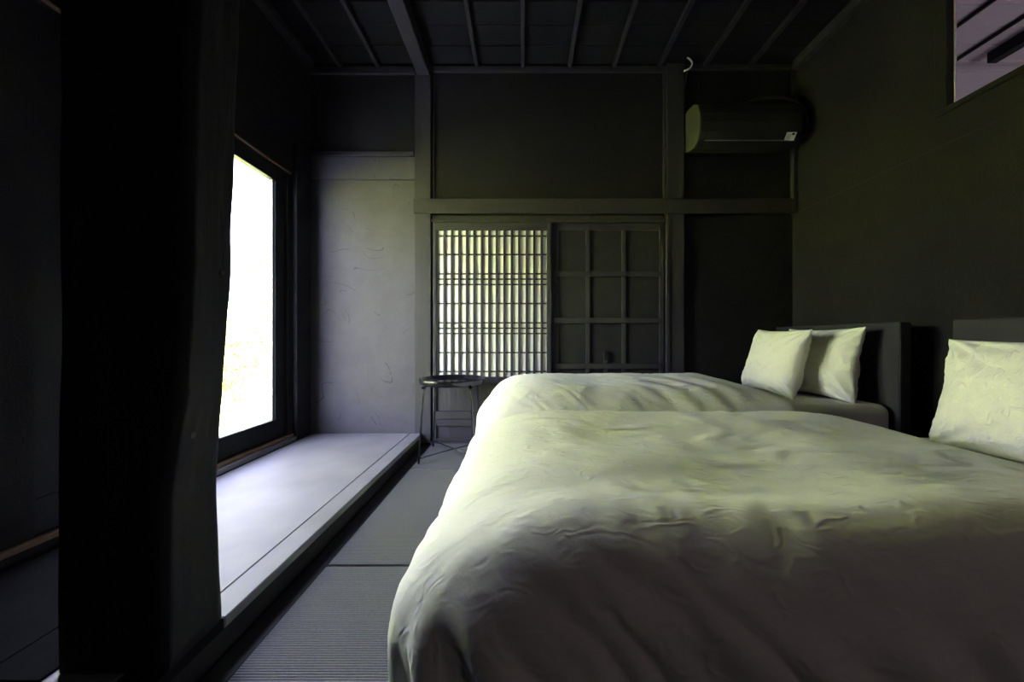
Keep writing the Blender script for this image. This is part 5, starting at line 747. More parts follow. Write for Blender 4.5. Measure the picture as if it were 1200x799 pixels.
1,1,0,-1,0,1,-1,-1,1,-3,2,3,-3,1,0,-1,-1,1,0,0,2,-5,2,2,3,-3,2,-1,-1,-1,-1,0,-4,6,0,0,-2,0,2,1,0,2,4,-3,-6,3,3,-3,-3,0,7,-1,-3,1,0,0,-4,0,2,0,-4,4,-1,4,-2,-1,0,-2,5,-8,1,7,1,-1,0,1,-1,1,0,0,0,0,0,1,-1,-1,1,0,0,-1,
1,0,-2,-1,3,-1,1,1,2,1,-3,-2,7,1,-6,-3,1,-1,1,-1,1,-1,0,5,-1,-1,-1,1,0,-1,-1,0,-2,2,6,-2,-5,2,6,-5,1,-6,7,-3,-2,3,-1,1,-3,2,0,0,-3,2,-2,5,-2,-3,4,-4,3,-12,9,1,0,0,-1,1,0,0,0,1,-1,0,-1,2,-1,0,0,0,-1,1,-1,1,2,-2,0,1,-1,-3,
2,0,-1,0,-2,0,2,1,3,2,-5,-1,1,0,-1,-1,-1,1,2,2,0,0,0,0,-5,0,8,0,-4,-3,4,-3,1,-5,7,3,-4,1,0,0,-3,1,0,1,-2,2,-4,1,1,1,2,1,-1,-15,0,2,0,-1,0,0,-1,2,-1,1,-1,0,0,1,-1,0,-1,1,0,3,-6,1,1,2,-1,-1,0,-2,0,0,-2,3,3,-3,3,3,
-3,-1,-1,2,-1,-2,0,1,1,-2,0,0,0,1,0,2,-3,-2,1,1,1,0,2,2,0,-7,1,4,0,-1,0,-1,0,1,1,0,-2,-2,-1,3,-4,6,-5,3,0,1,-1,1,1,-1,0,0,-1,2,-1,0,-1,0,0,0,0,1,-1,0,1,0,0,0,-4,0,2,3,2,-1,-2,0,-2,2,1,-3,-2,0,4,0,-4,-1,4,2,1,-1,
4,-1,-2,-1,-2,-1,1,1,-1,0,0,-2,2,-1,-1,4,5,-7,-4,5,0,0,1,0,-2,-2,4,0,2,-3,-5,6,-8,5,-4,7,3,-1,-2,1,1,-1,0,-1,1,0,0,0,-1,1,0,0,-1,2,-1,-1,5,-3,0,2,-1,-2,-2,-1,3,1,-1,0,-4,2,1,-3,-1,3,3,1,2,-3,-1,-3,1,-2,0,2,0,2,0,-2,1,2,
3,5,-4,-6,0,1,-4,2,7,2,-7,-1,1,1,-3,2,0,-6,4,2,0,-2,-2,0,0,4,-9,0,1,1,-1,0,0,1,0,-2,1,-1,1,0,-1,0,0,0,0,2,-4,0,2,1,-1,4,-2,-1,2,-4,-1,3,0,2,1,-1,-2,1,1,-2,1,-1,0,0,0,-1,-1,0,0,2,-2,1,-1,-2,-1,0,-3,4,5,2,0,-1,-7,-4,
2,11,-1,-2,-1,1,-1,0,0,-3,-1,4,0,-2,1,-4,2,-1,0,1,-1,1,-1,1,0,-1,0,0,0,0,1,0,0,0,0,0,-1,0,0,1,-2,0,-3,6,-1,-2,-1,5,-2,-1,-2,-2,5,1,0,0,1,-3,-1,1,-1,5,4,-5,-1,0,-2,0,0,3,-1,-2,-3,-1,4,0,-6,-2,6,4,1,-6,-10,16,-2,-1,2,0,-1,1,
-2,1,-3,3,-2,1,-1,-1,0,1,0,0,0,0,0,0,0,-1,0,0,0,0,1,0,0,0,-1,0,2,1,-3,1,1,-2,-3,3,-2,7,-5,-1,1,3,-2,-1,2,-1,-1,0,0,3,-2,-1,0,2,3,-3,-1,-1,0,-1,-3,3,2,0,-2,-5,3,5,0,-8,0,2,5,0,-14,13,0,-2,3,1,0,0,-3,2,0,0,-4,4,-2,0,
1,0,0,-1,1,-1,0,1,0,0,1,0,0,-1,0,0,0,0,0,1,0,2,-5,0,2,-1,0,2,-4,2,1,1,-1,5,-4,-1,1,1,0,3,-4,0,0,-2,-7,0,4,0,3,3,0,1,-6,3,3,2,1,-8,-2,3,1,-1,-2,-2,4,2,-10,4,4,-3,2,2,-1,1,-2,0,2,1,-1,-1,1,1,-1,1,0,0,0,0,0,0,
0,0,0,0,0,0,0,0,1,-1,1,-4,0,6,-1,-2,1,-1,-1,1,-1,0,1,0,-3,2,1,1,1,-1,-2,1,0,3,-4,-1,4,-2,1,-2,-2,2,2,1,-9,-1,0,1,5,1,-3,5,-1,1,0,-5,2,4,-4,-2,2,1,-1,1,0,1,-2,-3,6,-2,-1,3,0,1,-1,1,0,0,0,-1,1,0,-1,1,-1,1,0,0,1,-1,
0,-2,2,-1,-1,0,4,0,-2,0,0,0,1,-1,0,4,-1,-2,0,-1,-1,3,1,-1,-3,1,4,-6,3,1,-3,-2,-3,-3,8,4,-6,-1,0,0,3,2,-6,0,-2,5,2,-6,1,6,-2,-1,-4,5,0,-1,1,0,1,-6,6,-1,-3,1,-1,1,0,0,0,-1,1,-1,1,1,-1,1,0,0,-1,0,0,1,-1,0,1,-2,0,-3,4,1,
0,-1,1,0,0,-1,-2,5,-1,-1,-3,3,-1,-3,2,0,0,-2,3,-1,-1,4,1,0,-3,-6,5,2,-1,0,0,-3,-2,6,1,-1,-7,4,3,-7,-1,6,-1,1,-8,6,2,0,1,-1,-1,-3,4,2,2,-2,1,0,0,0,1,-1,1,-1,0,0,0,0,0,1,0,1,-1,1,-2,0,2,0,1,-4,4,1,0,-3,0,3,-3,-2,-4,4,
0,2,-2,0,3,-1,0,-1,-1,0,0,-2,-1,0,3,4,-2,-7,2,1,0,0,3,0,-3,0,2,2,-6,2,3,-5,-2,6,0,1,-5,3,2,-2,0,1,-3,0,4,1,1,0,0,-1,1,0,0,0,0,0,-1,0,1,0,1,-2,-1,1,1,1,-2,0,1,0,1,-5,-1,6,1,-2,-4,6,2,-4,-4,0,0,0,1,-5,2,1,2,0,
-1,0,2,-2,0,-1,1,2,6,0,1,3,-2,-8,0,1,-2,-1,2,1,-3,0,2,-3,-4,7,0,-2,-2,0,3,0,-1,3,0,-4,1,2,0,-1,0,0,-1,1,0,-1,0,1,0,-1,0,-1,1,1,-1,-1,2,0,-1,0,0,0,7,-4,-8,5,0,2,-7,-2,5,2,-1,-2,0,-4,5,-1,2,-2,3,-1,2,-1,2,0,-2,-1,4,3,
2,0,-5,-1,1,-1,-7,4,2,-3,-1,0,-1,1,1,-2,-4,6,0,-3,1,1,0,0,0,-1,3,2,0,0,0,1,-2,1,-1,0,1,0,0,-1,0,0,0,0,0,0,0,0,0,1,-2,2,1,-6,5,1,-3,-2,-1,7,-4,-2,1,-2,2,-1,3,-1,0,-4,0,4,1,-5,2,1,2,2,1,-3,-6,-2,-2,0,0,3,1,8,-6,-2,
3,2,0,-1,-2,0,1,-3,-2,7,-2,-3,2,0,0,2,0,0,3,1,-2,0,-1,1,0,0,0,0,-1,0,0,0,0,1,0,-1,0,0,-2,1,-2,2,-3,3,5,-5,-3,1,4,-4,-3,5,-1,-3,3,-3,3,0,-1,-2,2,0,-3,3,2,-3,1,-1,2,0,2,-6,0,5,1,1,0,0,-2,3,-3,-4,1,2,0,0,-2,2,-1,-2,
-3,5,-1,-3,6,-1,-1,3,-5,3,-1,0,0,1,0,-1,0,1,-2,1,-1,1,1,0,-2,-1,1,0,0,0,1,1,-3,-1,-5,0,5,2,-3,-1,3,-2,2,-2,2,-5,6,-7,2,2,1,0,1,-3,-2,2,2,-1,0,0,1,3,8,1,-8,-2,-1,-3,2,-5,2,6,0,-3,-1,2,-1,1,-3,2,3,-4,1,0,1,-5,3,-4,3,3,
2,0,0,0,0,0,1,-1,-1,1,-1,0,1,-2,-1,1,2,0,0,-2,0,-1,-2,3,-1,0,-5,1,3,0,-1,-2,2,-1,0,-3,11,-5,0,-4,-1,4,0,1,-1,1,-1,1,1,0,-1,0,-3,-2,0,4,-1,1,4,-5,4,-4,-1,4,1,-3,0,1,0,-1,0,-3,5,-3,1,-2,3,-2,2,-9,9,2,0,1,0,-1,0,0,0,0,
0,0,1,-2,0,1,-1,0,0,-1,0,1,0,1,-3,1,-3,2,-2,-1,2,0,1,-1,-3,2,4,-5,5,2,-2,0,-3,0,0,1,-1,1,-1,0,1,1,0,-1,3,-3,-1,3,-2,-2,3,-1,4,-6,-1,3,1,-1,-1,0,1,-2,3,-3,-1,2,0,-4,5,0,1,-10,4,-1,-2,1,0,0,-1,1,-1,1,1,-2,-1,1,0,0,0,-1,
0,1,-2,-1,1,3,1,0,-4,-1,-1,-2,1,2,-1,1,0,1,-1,-6,2,4,6,0,-6,2,1,0,-3,0,0,0,-1,0,1,-2,3,0,1,2,-1,-2,2,-2,2,-3,-2,4,-1,0,0,0,0,0,-2,2,-3,2,-1,-3,2,5,0,8,-7,2,-1,0,0,0,-1,1,0,-1,-1,2,-1,1,1,-2,-2,3,-2,-1,-1,-2,-2,-1,5,0,
0,0,1,-1,-1,1,1,0,-4,0,2,7,-3,-4,1,0,3,3,-1,-1,-3,0,1,3,-1,-4,0,-1,2,-2,0,6,-1,-3,-1,1,2,-2,-3,2,1,0,-1,2,-5,5,-3,2,-2,2,-2,-3,3,2,3,4,-5,-1,0,0,-2,2,-1,1,0,1,-1,1,-1,-1,-1,2,-2,1,0,-2,0,1,-2,-2,6,-3,2,-2,1,0,0,-1,1,2,
-1,1,-5,6,-4,-3,8,-3,-12,4,5,2,-1,-1,-1,3,0,-1,3,1,1,-2,-3,0,-1,1,1,0,2,-1,-1,-1,1,1,-2,2,-5,4,-2,1,0,1,-1,-7,8,4,1,3,-5,-1,-2,2,-2,1,-1,0,1,0,-1,-1,-1,2,0,-1,1,0,0,-1,0,1,-2,-5,5,-1,2,-2,1,1,1,1,-1,4,2,-7,-3,4,1,-2,-7,8,
2,-4,0,-1,1,-1,-2,3,2,-2,-1,4,0,-4,3,-1,0,0,0,-1,1,-1,1,-1,0,1,-1,1,-3,4,-2,-1,2,0,-1,-10,6,-1,-1,4,-6,1,-2,1,-2,0,1,0,0,-1,0,2,-1,-1,1,-3,1,0,-2,2,-2,6,-2,-3,-3,1,5,-2,0,1,1,1,-6,2,11,-8,-3,0,-1,4,0,-6,8,0,-1,-4,-1,1,1,0,
2,3,-3,-1,1,-4,3,0,-1,-2,2,-1,1,0,0,-1,-1,1,0,0,-3,2,-2,2,-1,0,-2,2,3,-3,0,-1,1,-1,-1,2,0,-1,0,0,0,1,-2,1,0,0,0,-3,3,-2,-4,3,-5,5,1,3,-2,-3,3,1,-3,1,2,6,-11,0,8,-3,-1,-1,0,-1,0,-3,5,2,-1,-3,-1,1,1,0,-7,0,6,3,-1,-2,1,-1,
1,-2,3,-1,0,-2,0,1,0,0,0,-1,-1,1,-2,1,1,-1,9,-7,1,-1,-1,0,1,0,0,-1,0,0,0,1,-1,0,0,0,-2,1,3,-6,2,-1,1,0,-1,2,0,0,1,-1,1,0,-2,0,0,8,-10,2,4,-2,-2,0,-1,1,-5,-5,1,7,3,0,-1,0,0,6,0,-1,-9,3,4,-4,2,0,1,-3,1,-1,0,1,0,-1,
-1,2,-1,-1,0,-2,2,0,1,5,3,-5,1,-4,2,0,2,-2,0,0,-1,1,0,-1,1,0,-2,0,2,-2,2,-3,0,1,0,-2,0,6,-5,1,1,-1,2,0,-2,-2,1,5,-4,-1,2,-2,-1,1,0,1,-1,0,-3,2,1,0,-1,0,-1,1,-3,6,-3,-2,4,-2,1,-1,0,0,-1,2,0,0,0,0,-1,1,0,-1,-1,0,-1,2,
4,2,-1,-4,11,-11,2,-1,0,1,-2,0,1,0,0,0,1,0,-1,-5,-2,2,5,-2,-2,5,-2,-2,-2,5,-1,0,0,1,-1,-1,1,-1,-1,0,0,0,4,-4,0,0,1,3,-2,0,-3,1,1,2,-2,-2,0,1,-1,3,-2,-2,1,0,0,1,-1,1,-1,0,0,0,0,1,-1,0,0,0,0,-1,0,5,-4,4,0,-2,7,-6,-2,1,
-2,2,0,-1,0,0,2,-4,2,-1,1,2,-3,-5,4,-1,-3,6,-2,0,2,0,0,0,0,0,0,-1,0,1,-2,-1,3,-4,3,-2,1,0,-4,1,3,1,-1,-1,-1,2,2,-1,-2,0,-2,2,-1,0,0,1,-1,1,0,0,-1,0,0,1,-1,0,0,0,1,-2,2,-1,-5,5,3,2,0,0,1,-3,-1,1,-1,0,0,-1,1,-1,1,-4,
0,0,-1,2,3,-3,1,-1,1,4,0,-1,-1,-1,0,1,2,1,-4,-3,2,4,-6,1,4,-4,0,-1,2,4,-3,-3,1,1,0,0,0,2,-1,-1,-2,2,-2,1,0,-1,-1,1,0,0,0,1,0,0,0,-1,1,-1,0,0,0,-1,0,-1,0,1,4,3,-2,2,-1,-4,1,2,-2,-2,1,0,0,-3,1,2,-1,0,3,0,2,-5,-1,0,
1,0,1,1,0,-1,-2,0,2,1,-4,0,2,2,-11,4,3,0,-2,0,-2,4,0,0,0,2,0,0,-2,0,1,0,-2,1,1,-1,1,-2,1,0,0,0,0,0,0,0,-1,0,1,0,-1,0,0,0,1,1,1,-3,2,-2,3,6,4,-11,0,2,-3,-1,2,-3,1,1,1,4,0,-8,-4,7,10,-2,-7,1,-2,2,0,-1,0,0,-3,-1,
0,4,-5,-5,7,2,-4,2,0,1,-1,2,1,0,-2,0,-1,1,1,-1,0,-1,2,-3,2,-1,1,-2,2,-1,0,-1,1,-1,0,0,0,1,-1,0,0,0,0,1,0,2,1,-3,2,-1,1,0,-1,2,10,-7,-2,3,-5,-2,0,2,0,-2,-1,-3,2,4,-5,4,4,2,-4,1,0,-2,1,-1,0,0,-4,1,0,0,0,-4,4,0,-1,0,
1,-1,-1,1,2,1,-1,1,-1,-1,2,-2,1,-1,4,-5,1,0,0,-1,0,-1,1,1,0,-1,0,0,1,0,-1,1,0,0,1,-1,5,-3,0,-2,1,5,-4,1,-2,1,6,-5,-1,5,-6,0,1,0,-3,-2,2,2,1,0,-7,2,4,2,-2,3,-2,0,0,-2,1,0,-2,0,2,-2,1,0,0,0,0,0,-1,-1,-2,2,2,0,2,-1,
-2,-1,2,-2,2,-1,1,-3,0,1,0,0,1,1,-2,0,0,1,0,-1,0,1,0,-1,0,1,0,16,-13,3,-2,-4,1,3,2,0,-6,1,8,-11,3,4,-5,0,-1,5,1,-1,-1,1,-1,0,0,2,-2,-1,-2,3,-2,0,0,-2,0,1,-1,-1,2,0,0,0,0,1,-1,4,-2,0,-2,3,-4,-2,6,-2,-1,0,2,-2,-4,0,4,-1,
-1,1,0,-1,0,0,1,2,-2,0,-1,1,0,-1,1,0,-1,2,-3,15,-10,4,0,-4,2,-5,1,1,-2,1,6,-8,4,2,-5,3,-3,-4,3,4,-3,3,-1,-2,-1,4,1,-3,1,0,0,0,-1,0,0,0,-1,1,0,1,0,0,-1,0,-1,5,-3,-1,-1,4,-3,-1,0,2,-1,-1,-4,4,3,-3,-1,0,0,-1,1,0,1,0,-1,2,
-1,0,-1,1,0,1,-1,-2,3,2,0,8,-5,1,3,-6,-1,-3,4,0,-3,8,-6,-6,9,-1,-3,3,3,-5,-4,3,-1,5,-2,-1,-1,1,0,-1,0,0,0,-1,0,0,1,0,-1,0,0,0,1,0,1,-2,-2,3,-1,-4,8,2,-9,4,-1,-1,-3,4,-1,-2,0,0,1,0,1,-1,0,0,0,0,0,-1,2,1,-1,0,0,2,-1,-2,
4,-2,2,3,-1,-6,4,-1,0,-3,2,-2,-2,12,-6,-7,10,-4,-5,0,5,-4,1,1,-1,6,-3,-2,2,0,-2,0,-1,0,1,-1,0,0,1,0,1,-1,1,-1,1,-2,-1,3,-1,3,-2,-6,1,4,-1,-1,0,3,0,-3,-2,0,1,0,0,-1,2,0,0,-1,1,-1,1,-2,1,1,1,-2,2,3,-4,13,-12,1,1,1,5,-6,2,-3,
2,-4,6,-6,0,13,-9,-8,10,0,-1,2,0,-6,-2,1,-1,2,2,-2,-2,1,1,-1,0,1,0,-1,1,0,0,0,0,-2,2,0,1,-1,-2,1,-2,3,-1,-1,1,1,0,0,0,-4,1,0,0,0,0,1,1,-3,1,0,2,-2,0,0,1,-1,0,0,1,-3,4,3,-4,9,-5,3,1,-4,8,-8,4,-2,1,-3,7,-10,0,16,-12,-7,
8,-5,-7,13,4,-2,-4,-2,2,3,0,-3,0,-1,5,-1,-3,0,1,-1,1,0,0,1,-1,0,1,2,1,-4,-2,0,0,0,1,0,-1,0,0,-4,2,0,1,-1,1,0,-1,0,1,-1,0,-1,1,-1,1,0,-1,0,1,2,0,-5,8,0,-1,5,-3,-4,2,0,7,-8,3,2,-1,-4,3,-3,-2,14,-5,-7,8,-2,-11,9,4,-3,-1,-2,
-2,1,2,-1,0,-2,1,0,1,1,1,-1,2,-1,0,3,-3,-1,3,4,-3,-4,1,-1,0,-1,2,-1,-1,-2,3,-3,0,0,0,-2,0,0,0,3,0,0,0,0,1,-2,2,1,0,-1,0,0,0,-3,8,-5,-1,1,-2,1,1,-2,6,-5,-2,1,2,-2,-1,-1,3,2,1,-6,2,1,-9,6,2,-1,2,-3,-2,1,2,0,-2,0,2,1,
1,0,1,1,1,-1,-2,1,-2,-5,-4,6,4,-2,3,-3,0,0,-1,1,0,-3,1,0,-1,1,1,-1,-1,1,-2,2,0,1,0,0,1,-2,0,-1,4,-3,2,3,-3,19,-12,-7,0,7,0,-8,7,-2,6,-5,-3,-2,8,-5,-5,3,2,-8,5,0,1,0,-8,3,2,-1,2,-1,2,-1,-1,1,0,4,3,-3,-2,1,-1,2,-3,4,-2,0,
-1,-1,-2,1,0,-1,2,0,-2,3,0,-2,0,-1,0,1,-1,0,-2,4,-2,-1,-1,1,-2,1,1,0,3,-1,1,-4,6,-1,-4,7,-4,21,-3,-11,-4,0,6,-8,3,-4,9,-2,1,-2,8,-5,-10,8,2,-6,2,1,-1,-2,1,0,0,0,1,-2,1,1,-2,0,-4,1,3,0,0,1,-3,3,0,3,-3,1,-2,1,-1,0,-1,1,0,0,
1,-1,-1,-1,1,0,-1,2,-2,3,-4,0,2,0,-2,1,2,0,-1,-1,3,-2,4,-4,4,1,-11,-8,2,6,6,0,-2,-6,4,0,-3,-1,5,-2,0,-6,11,-1,-10,8,-3,-1,-1,2,2,-3,0,0,1,-3,1,1,0,2,-3,1,-4,0,4,0,-1,3,1,-4,-2,4,-1,2,-1,-1,-1,0,0,0,1,-2,-1,2,0,-1,0,-1,-2,1,
-1,3,1,-1,-2,0,4,-3,1,0,0,0,4,1,0,-4,0,6,7,-17,3,4,2,1,-2,3,-2,6,-5,-2,4,3,-2,-9,9,-1,-4,2,0,-3,0,2,0,-2,2,-4,3,-2,2,2,0,-2,0,0,0,-1,0,0,-2,1,1,0,0,0,1,2,1,-1,-2,-1,1,0,0,-1,0,-1,1,-1,0,0,0,0,-2,1,1,1,1,-1,3,-3,
4,-1,-1,-4,4,3,-1,0,-4,9,-13,-2,2,-1,-2,10,-9,3,0,5,-4,-2,0,10,-3,-8,9,-6,4,-6,4,-3,0,0,2,-2,2,-3,1,-4,-2,-1,6,0,1,0,1,0,0,0,-2,0,1,-1,0,-1,-2,1,2,1,1,-1,0,1,1,-3,0,-1,-1,3,-1,0,0,0,-1,-2,5,1,-1,-3,3,-1,-1,0,4,-9,0,10,1,-1,
19,-8,-13,0,-3,4,-7,6,3,-4,-4,9,1,-5,-5,13,-4,-7,6,-4,3,-3,2,-2,0,0,-2,-1,1,0,0,0,1,-1,1,0,0,-1,1,-1,2,0,-1,-1,1,0,0,1,-1,-1,2,0,0,1,-1,0,0,-1,1,1,-3,1,0,-1,0,1,2,-5,4,0,0,-1,2,0,3,-2,0,-5,-8,8,11,4,13,-17,-5,5,1,-4,-2,0,
2,1,-1,-2,2,-1,-5,10,0,-4,2,-1,0,-2,0,0,-1,1,-1,0,0,-1,0,0,1,0,2,1,0,-2,2,1,-2,-2,1,-1,0,0,0,2,1,-2,0,0,0,0,-2,1,0,2,0,-1,0,1,0,-2,0,0,2,-2,0,2,-1,0,2,0,3,1,-1,-2,-9,1,-17,23,7,-17,1,-2,8,-5,-4,1,1,-1,3,1,-1,-3,-3,4,
0,-4,5,-2,1,-1,0,-1,0,1,-1,-1,0,0,0,-1,0,-2,-1,1,2,-2,-3,3,4,1,1,-1,1,-2,-1,1,1,1,0,-1,-1,2,-2,0,-4,4,3,0,-1,0,1,-1,-1,-1,2,0,-2,0,-3,4,-4,-2,8,7,-1,-1,-12,-5,-11,25,0,-15,1,-2,10,-7,-3,1,-1,0,1,2,1,-2,-3,2,2,-6,3,0,0,1,3,3,
-6,-2,1,0,-1,0,1,0,0,1,-1,0,1,1,-1,-2,-2,1,1,1,2,-1,0,1,-1,2,-1,-1,-1,2,-2,3,-6,2,2,1,-1,1,1,0,-2,-3,4,1,0,0,-2,1,-4,-5,5,8,5,-1,-20,12,-1,18,-1,-11,-3,-1,6,-4,-1,0,0,-2,1,2,-1,0,-1,-2,3,-1,-1,0,-1,-3,-4,6,2,-2,2,1,-1,0,0,0,
-1,2,0,-2,2,1,1,1,-2,0,-2,0,2,-1,0,1,-2,1,1,-1,-1,6,-4,3,-6,-2,3,3,1,-1,1,1,-1,-5,3,5,0,-4,1,5,-5,-10,0,5,17,-7,-6,-1,-2,11,8,-8,-4,1,3,-1,1,0,1,-3,-3,3,-1,-1,1,-2,0,1,0,-1,-1,0,-1,1,1,-1,1,1,-1,0,0,1,-1,-1,2,-2,1,1,-1,2,
0,1,0,0,0,-1,0,1,0,-1,-1,0,-2,5,2,0,-2,-3,1,1,0,-1,4,1,-2,-3,1,1,1,1,3,2,-1,-7,-8,-2,10,-21,-4,2,0,-2,10,-5,0,3,0,-1,-1,0,1,2,-2,-3,1,0,-1,1,-1,0,0,0,0,1,0,0,-1,0,-1,2,0,0,0,0,0,0,-1,-1,1,1,0,0,0,0,1,1,1,-1,0,0,
0,0,0,-1,-5,-1,10,-1,-2,-1,-1,2,2,-3,4,0,1,-3,4,-2,2,-3,7,1,0,0,-13,-14,18,-16,-3,0,2,-2,4,2,-1,0,-1,0,-1,1,-1,-2,3,-1,1,1,-2,0,0,0,0,0,-3,-2,7,1,-5,4,1,-1,1,-2,0,1,1,1,0,-2,0,0,0,0,1,0,0,-1,1,-1,0,0,0,1,0,2,-3,-7,9,2,
-1,0,-2,2,3,-3,-1,-1,5,-1,2,1,1,-8,1,4,7,0,-20,4,15,-10,-2,1,2,2,-2,1,-2,0,1,1,-3,-3,2,0,0,0,-1,4,-4,0,0,1,-2,2,-1,-3,2,2,-3,0,4,-1,1,0,0,-1,0,2,2,0,-3,3,1,0,-2,-1,0,0,1,-2,1,0,0,3,-3,2,0,-4,4,2,0,1,-3,1,0,2,0,-5,
1,4,-1,2,0,-1,-3,2,14,0,-14,1,4,-4,0,2,1,-1,-1,3,1,-1,-3,-2,-1,1,-3,-1,3,-2,-1,6,-5,3,-5,2,0,4,-5,-2,6,-1,2,-3,1,1,0,1,-2,2,0,0,-2,6,0,-2,-3,-1,3,-1,0,0,2,0,-2,2,-3,5,-2,4,-1,-3,1,2,0,0,-1,0,4,-1,0,-4,2,0,0,1,1,2,-7,-7,
-14,9,-11,9,8,-11,-2,0,2,3,0,-2,-5,-2,0,2,-4,2,-1,-2,9,-8,2,2,-4,2,-2,1,1,-4,4,-3,7,-6,1,1,-1,2,-2,4,-4,-1,1,2,1,-3,-2,6,3,-5,2,-1,0,2,-3,3,-4,0,1,3,1,1,2,-3,0,2,1,-2,1,-2,4,-1,0,2,4,-3,1,-1,-3,-3,16,-21,2,7,1,3,8,-7,0,1,
-2,-4,-4,0,0,-1,0,2,-3,0,-2,-2,10,-8,5,-4,-1,-1,1,1,4,-1,-1,0,1,-1,0,3,-4,-1,0,2,2,-1,1,-6,0,5,-4,4,3,-2,0,0,-1,0,0,4,-1,-1,0,-1,4,3,1,-2,-1,2,1,-2,1,-1,0,1,-5,-1,10,4,2,1,-2,-19,-15,-1,10,-1,-7,1,7,-2,-2,-5,-2,0,0,0,0,-1,-1,-1,
4,-4,0,0,7,-9,5,0,3,-6,-1,5,-4,2,-2,1,1,0,-2,4,-1,-3,2,0,0,0,1,0,0,-1,0,0,0,1,-1,-1,3,-3,1,5,-1,2,-4,0,4,4,1,-1,-3,1,4,-1,0,-1,0,-2,-3,-4,6,9,5,5,-8,-15,5,-2,-3,0,1,1,0,-4,1,0,-2,0,0,1,0,-3,3,-5,5,-5,1,0,9,-9,2,-2,
8,-8,-1,4,-3,-2,2,-1,1,1,-1,4,-1,-2,0,-2,1,3,1,-3,4,-4,-2,3,-2,2,0,1,5,-4,-1,3,1,3,-4,-2,4,3,1,1,-2,-3,5,1,0,1,-2,-2,-6,-4,2,7,3,10,-16,2,-2,0,3,0,-3,-1,1,-1,-1,1,0,0,-1,0,0,-3,0,-1,5,-5,0,-1,12,-9,0,-2,11,-10,-2,3,-2,0,2,-1,
-1,-1,-1,2,2,-1,0,1,-1,-1,1,1,-2,2,-1,1,0,0,-1,1,5,-3,1,1,3,1,-4,-1,6,3,1,0,-2,-1,4,3,-2,0,-2,4,-6,-7,0,11,-2,-5,-10,2,0,-1,-3,1,0,-1,-1,1,0,0,-1,1,-2,-1,-1,0,-1,0,1,0,1,-2,13,-9,-2,0,6,-5,-2,1,-1,0,-1,1,0,-1,1,-1,0,2,-1,-1,
1,1,0,-1,0,-1,1,-2,1,1,1,0,6,-3,1,0,3,0,-4,1,5,2,0,2,-2,0,3,0,2,7,-7,6,-6,-11,-3,24,-8,2,-12,2,-1,2,0,-2,-1,1,-1,1,-2,1,-1,-1,0,-2,1,0,-1,0,0,0,1,-1,9,0,-7,3,1,-4,1,-2,0,0,-1,0,1,-1,0,0,1,-1,0,0,1,-1,1,0,0,-1,1,-1,
0,2,1,1,4,-1,0,0,1,0,-4,0,5,2,1,3,-1,-1,5,2,-1,4,-7,13,-1,-14,-9,-6,-13,4,0,1,-1,-3,0,0,0,1,-1,1,-2,0,0,-2,0,-1,0,0,1,0,0,-1,1,1,1,3,-3,1,5,-7,2,-3,-1,1,0,0,1,-1,0,-2,1,1,0,1,-1,0,0,0,-1,1,-2,2,1,4,-3,2,3,-2,1,0,
2,-2,-2,1,2,4,0,-3,-2,1,4,0,4,3,-8,17,6,-19,-21,7,-2,1,0,-2,-1,0,1,-2,1,1,0,0,-2,-2,-2,1,1,0,-2,1,0,0,0,0,1,0,-1,4,0,-2,7,-7,0,2,-3,1,-1,0,0,0,1,-1,1,-1,0,-1,1,-1,0,2,-2,2,1,-3,3,1,-2,1,6,0,-1,-2,3,-2,-4,3,4,1,3,3,
-6,-3,3,6,10,-2,-5,3,2,-17,-3,8,-2,1,-3,-2,1,-2,2,-1,0,0,-1,0,-1,-2,3,2,-1,-1,-2,0,-1,1,-1,1,-1,1,-1,2,1,-2,6,-4,-1,2,-3,-1,0,1,0,0,0,-1,3,-2,0,0,0,0,-1,1,1,-1,4,-3,4,-2,-1,5,-1,0,8,1,-1,-2,-6,-1,5,-1,8,4,-6,-6,1,16,5,-11,-2,-1,
-15,14,-15,2,0,-5,2,0,0,-1,0,0,-1,-1,-1,-2,1,1,1,-2,1,2,-1,-1,-1,0,1,0,-1,0,0,0,1,0,4,-2,-2,1,0,-1,0,-1,0,0,0,0,0,0,1,1,0,-2,1,-1,1,-1,1,2,1,-1,7,-3,3,-1,3,6,-3,-1,-8,-1,3,0,11,3,-5,-8,-2,14,4,-7,15,-6,-7,15,-13,-4,-3,2,-2,1,
0,-1,-1,-1,0,0,0,-1,4,-2,3,3,-8,0,1,-1,-1,1,0,0,-1,1,-1,0,0,1,-1,1,-1,2,-1,-1,1,-1,1,-1,0,1,0,-1,2,0,1,-2,2,-2,-1,1,3,2,-3,-1,14,-6,-5,-3,6,7,1,-2,-6,-1,-5,2,15,8,-8,-19,7,14,4,-14,-13,-1,-4,5,-6,3,-3,1,0,0,0,1,-2,-1,0,6,-1,-4,
0,0,-3,8,-6,-1,-1,1,-1,0,2,3,-4,1,-2,4,0,1,-5,1,-1,0,0,0,1,0,0,0,0,0,1,-2,1,3,-1,-2,0,0,0,2,4,-2,-5,4,9,0,-5,-4,5,6,4,-5,-5,-5,-3,5,13,8,-12,-14,13,12,-3,1,-12,2,1,-3,-3,2,-5,0,0,0,-2,0,-2,1,0,11,-12,-1,0,2,-1,3,-3,2,-3,0,
1,3,-2,5,-3,1,-4,3,2,-1,-4,0,0,0,-1,0,0,1,-1,0,1,1,2,-1,0,3,-2,-1,-2,-1,1,3,2,-5,1,4,1,3,-5,0,4,13,6,-2,-6,-10,-10,4,14,17,-12,-19,16,12,-16,18,-9,-5,-2,12,-15,8,-10,1,2,-4,-1,5,-2,1,-3,2,-4,1,0,-2,5,-1,-2,2,-4,4,-3,2,1,3,-4,1,-3,0,
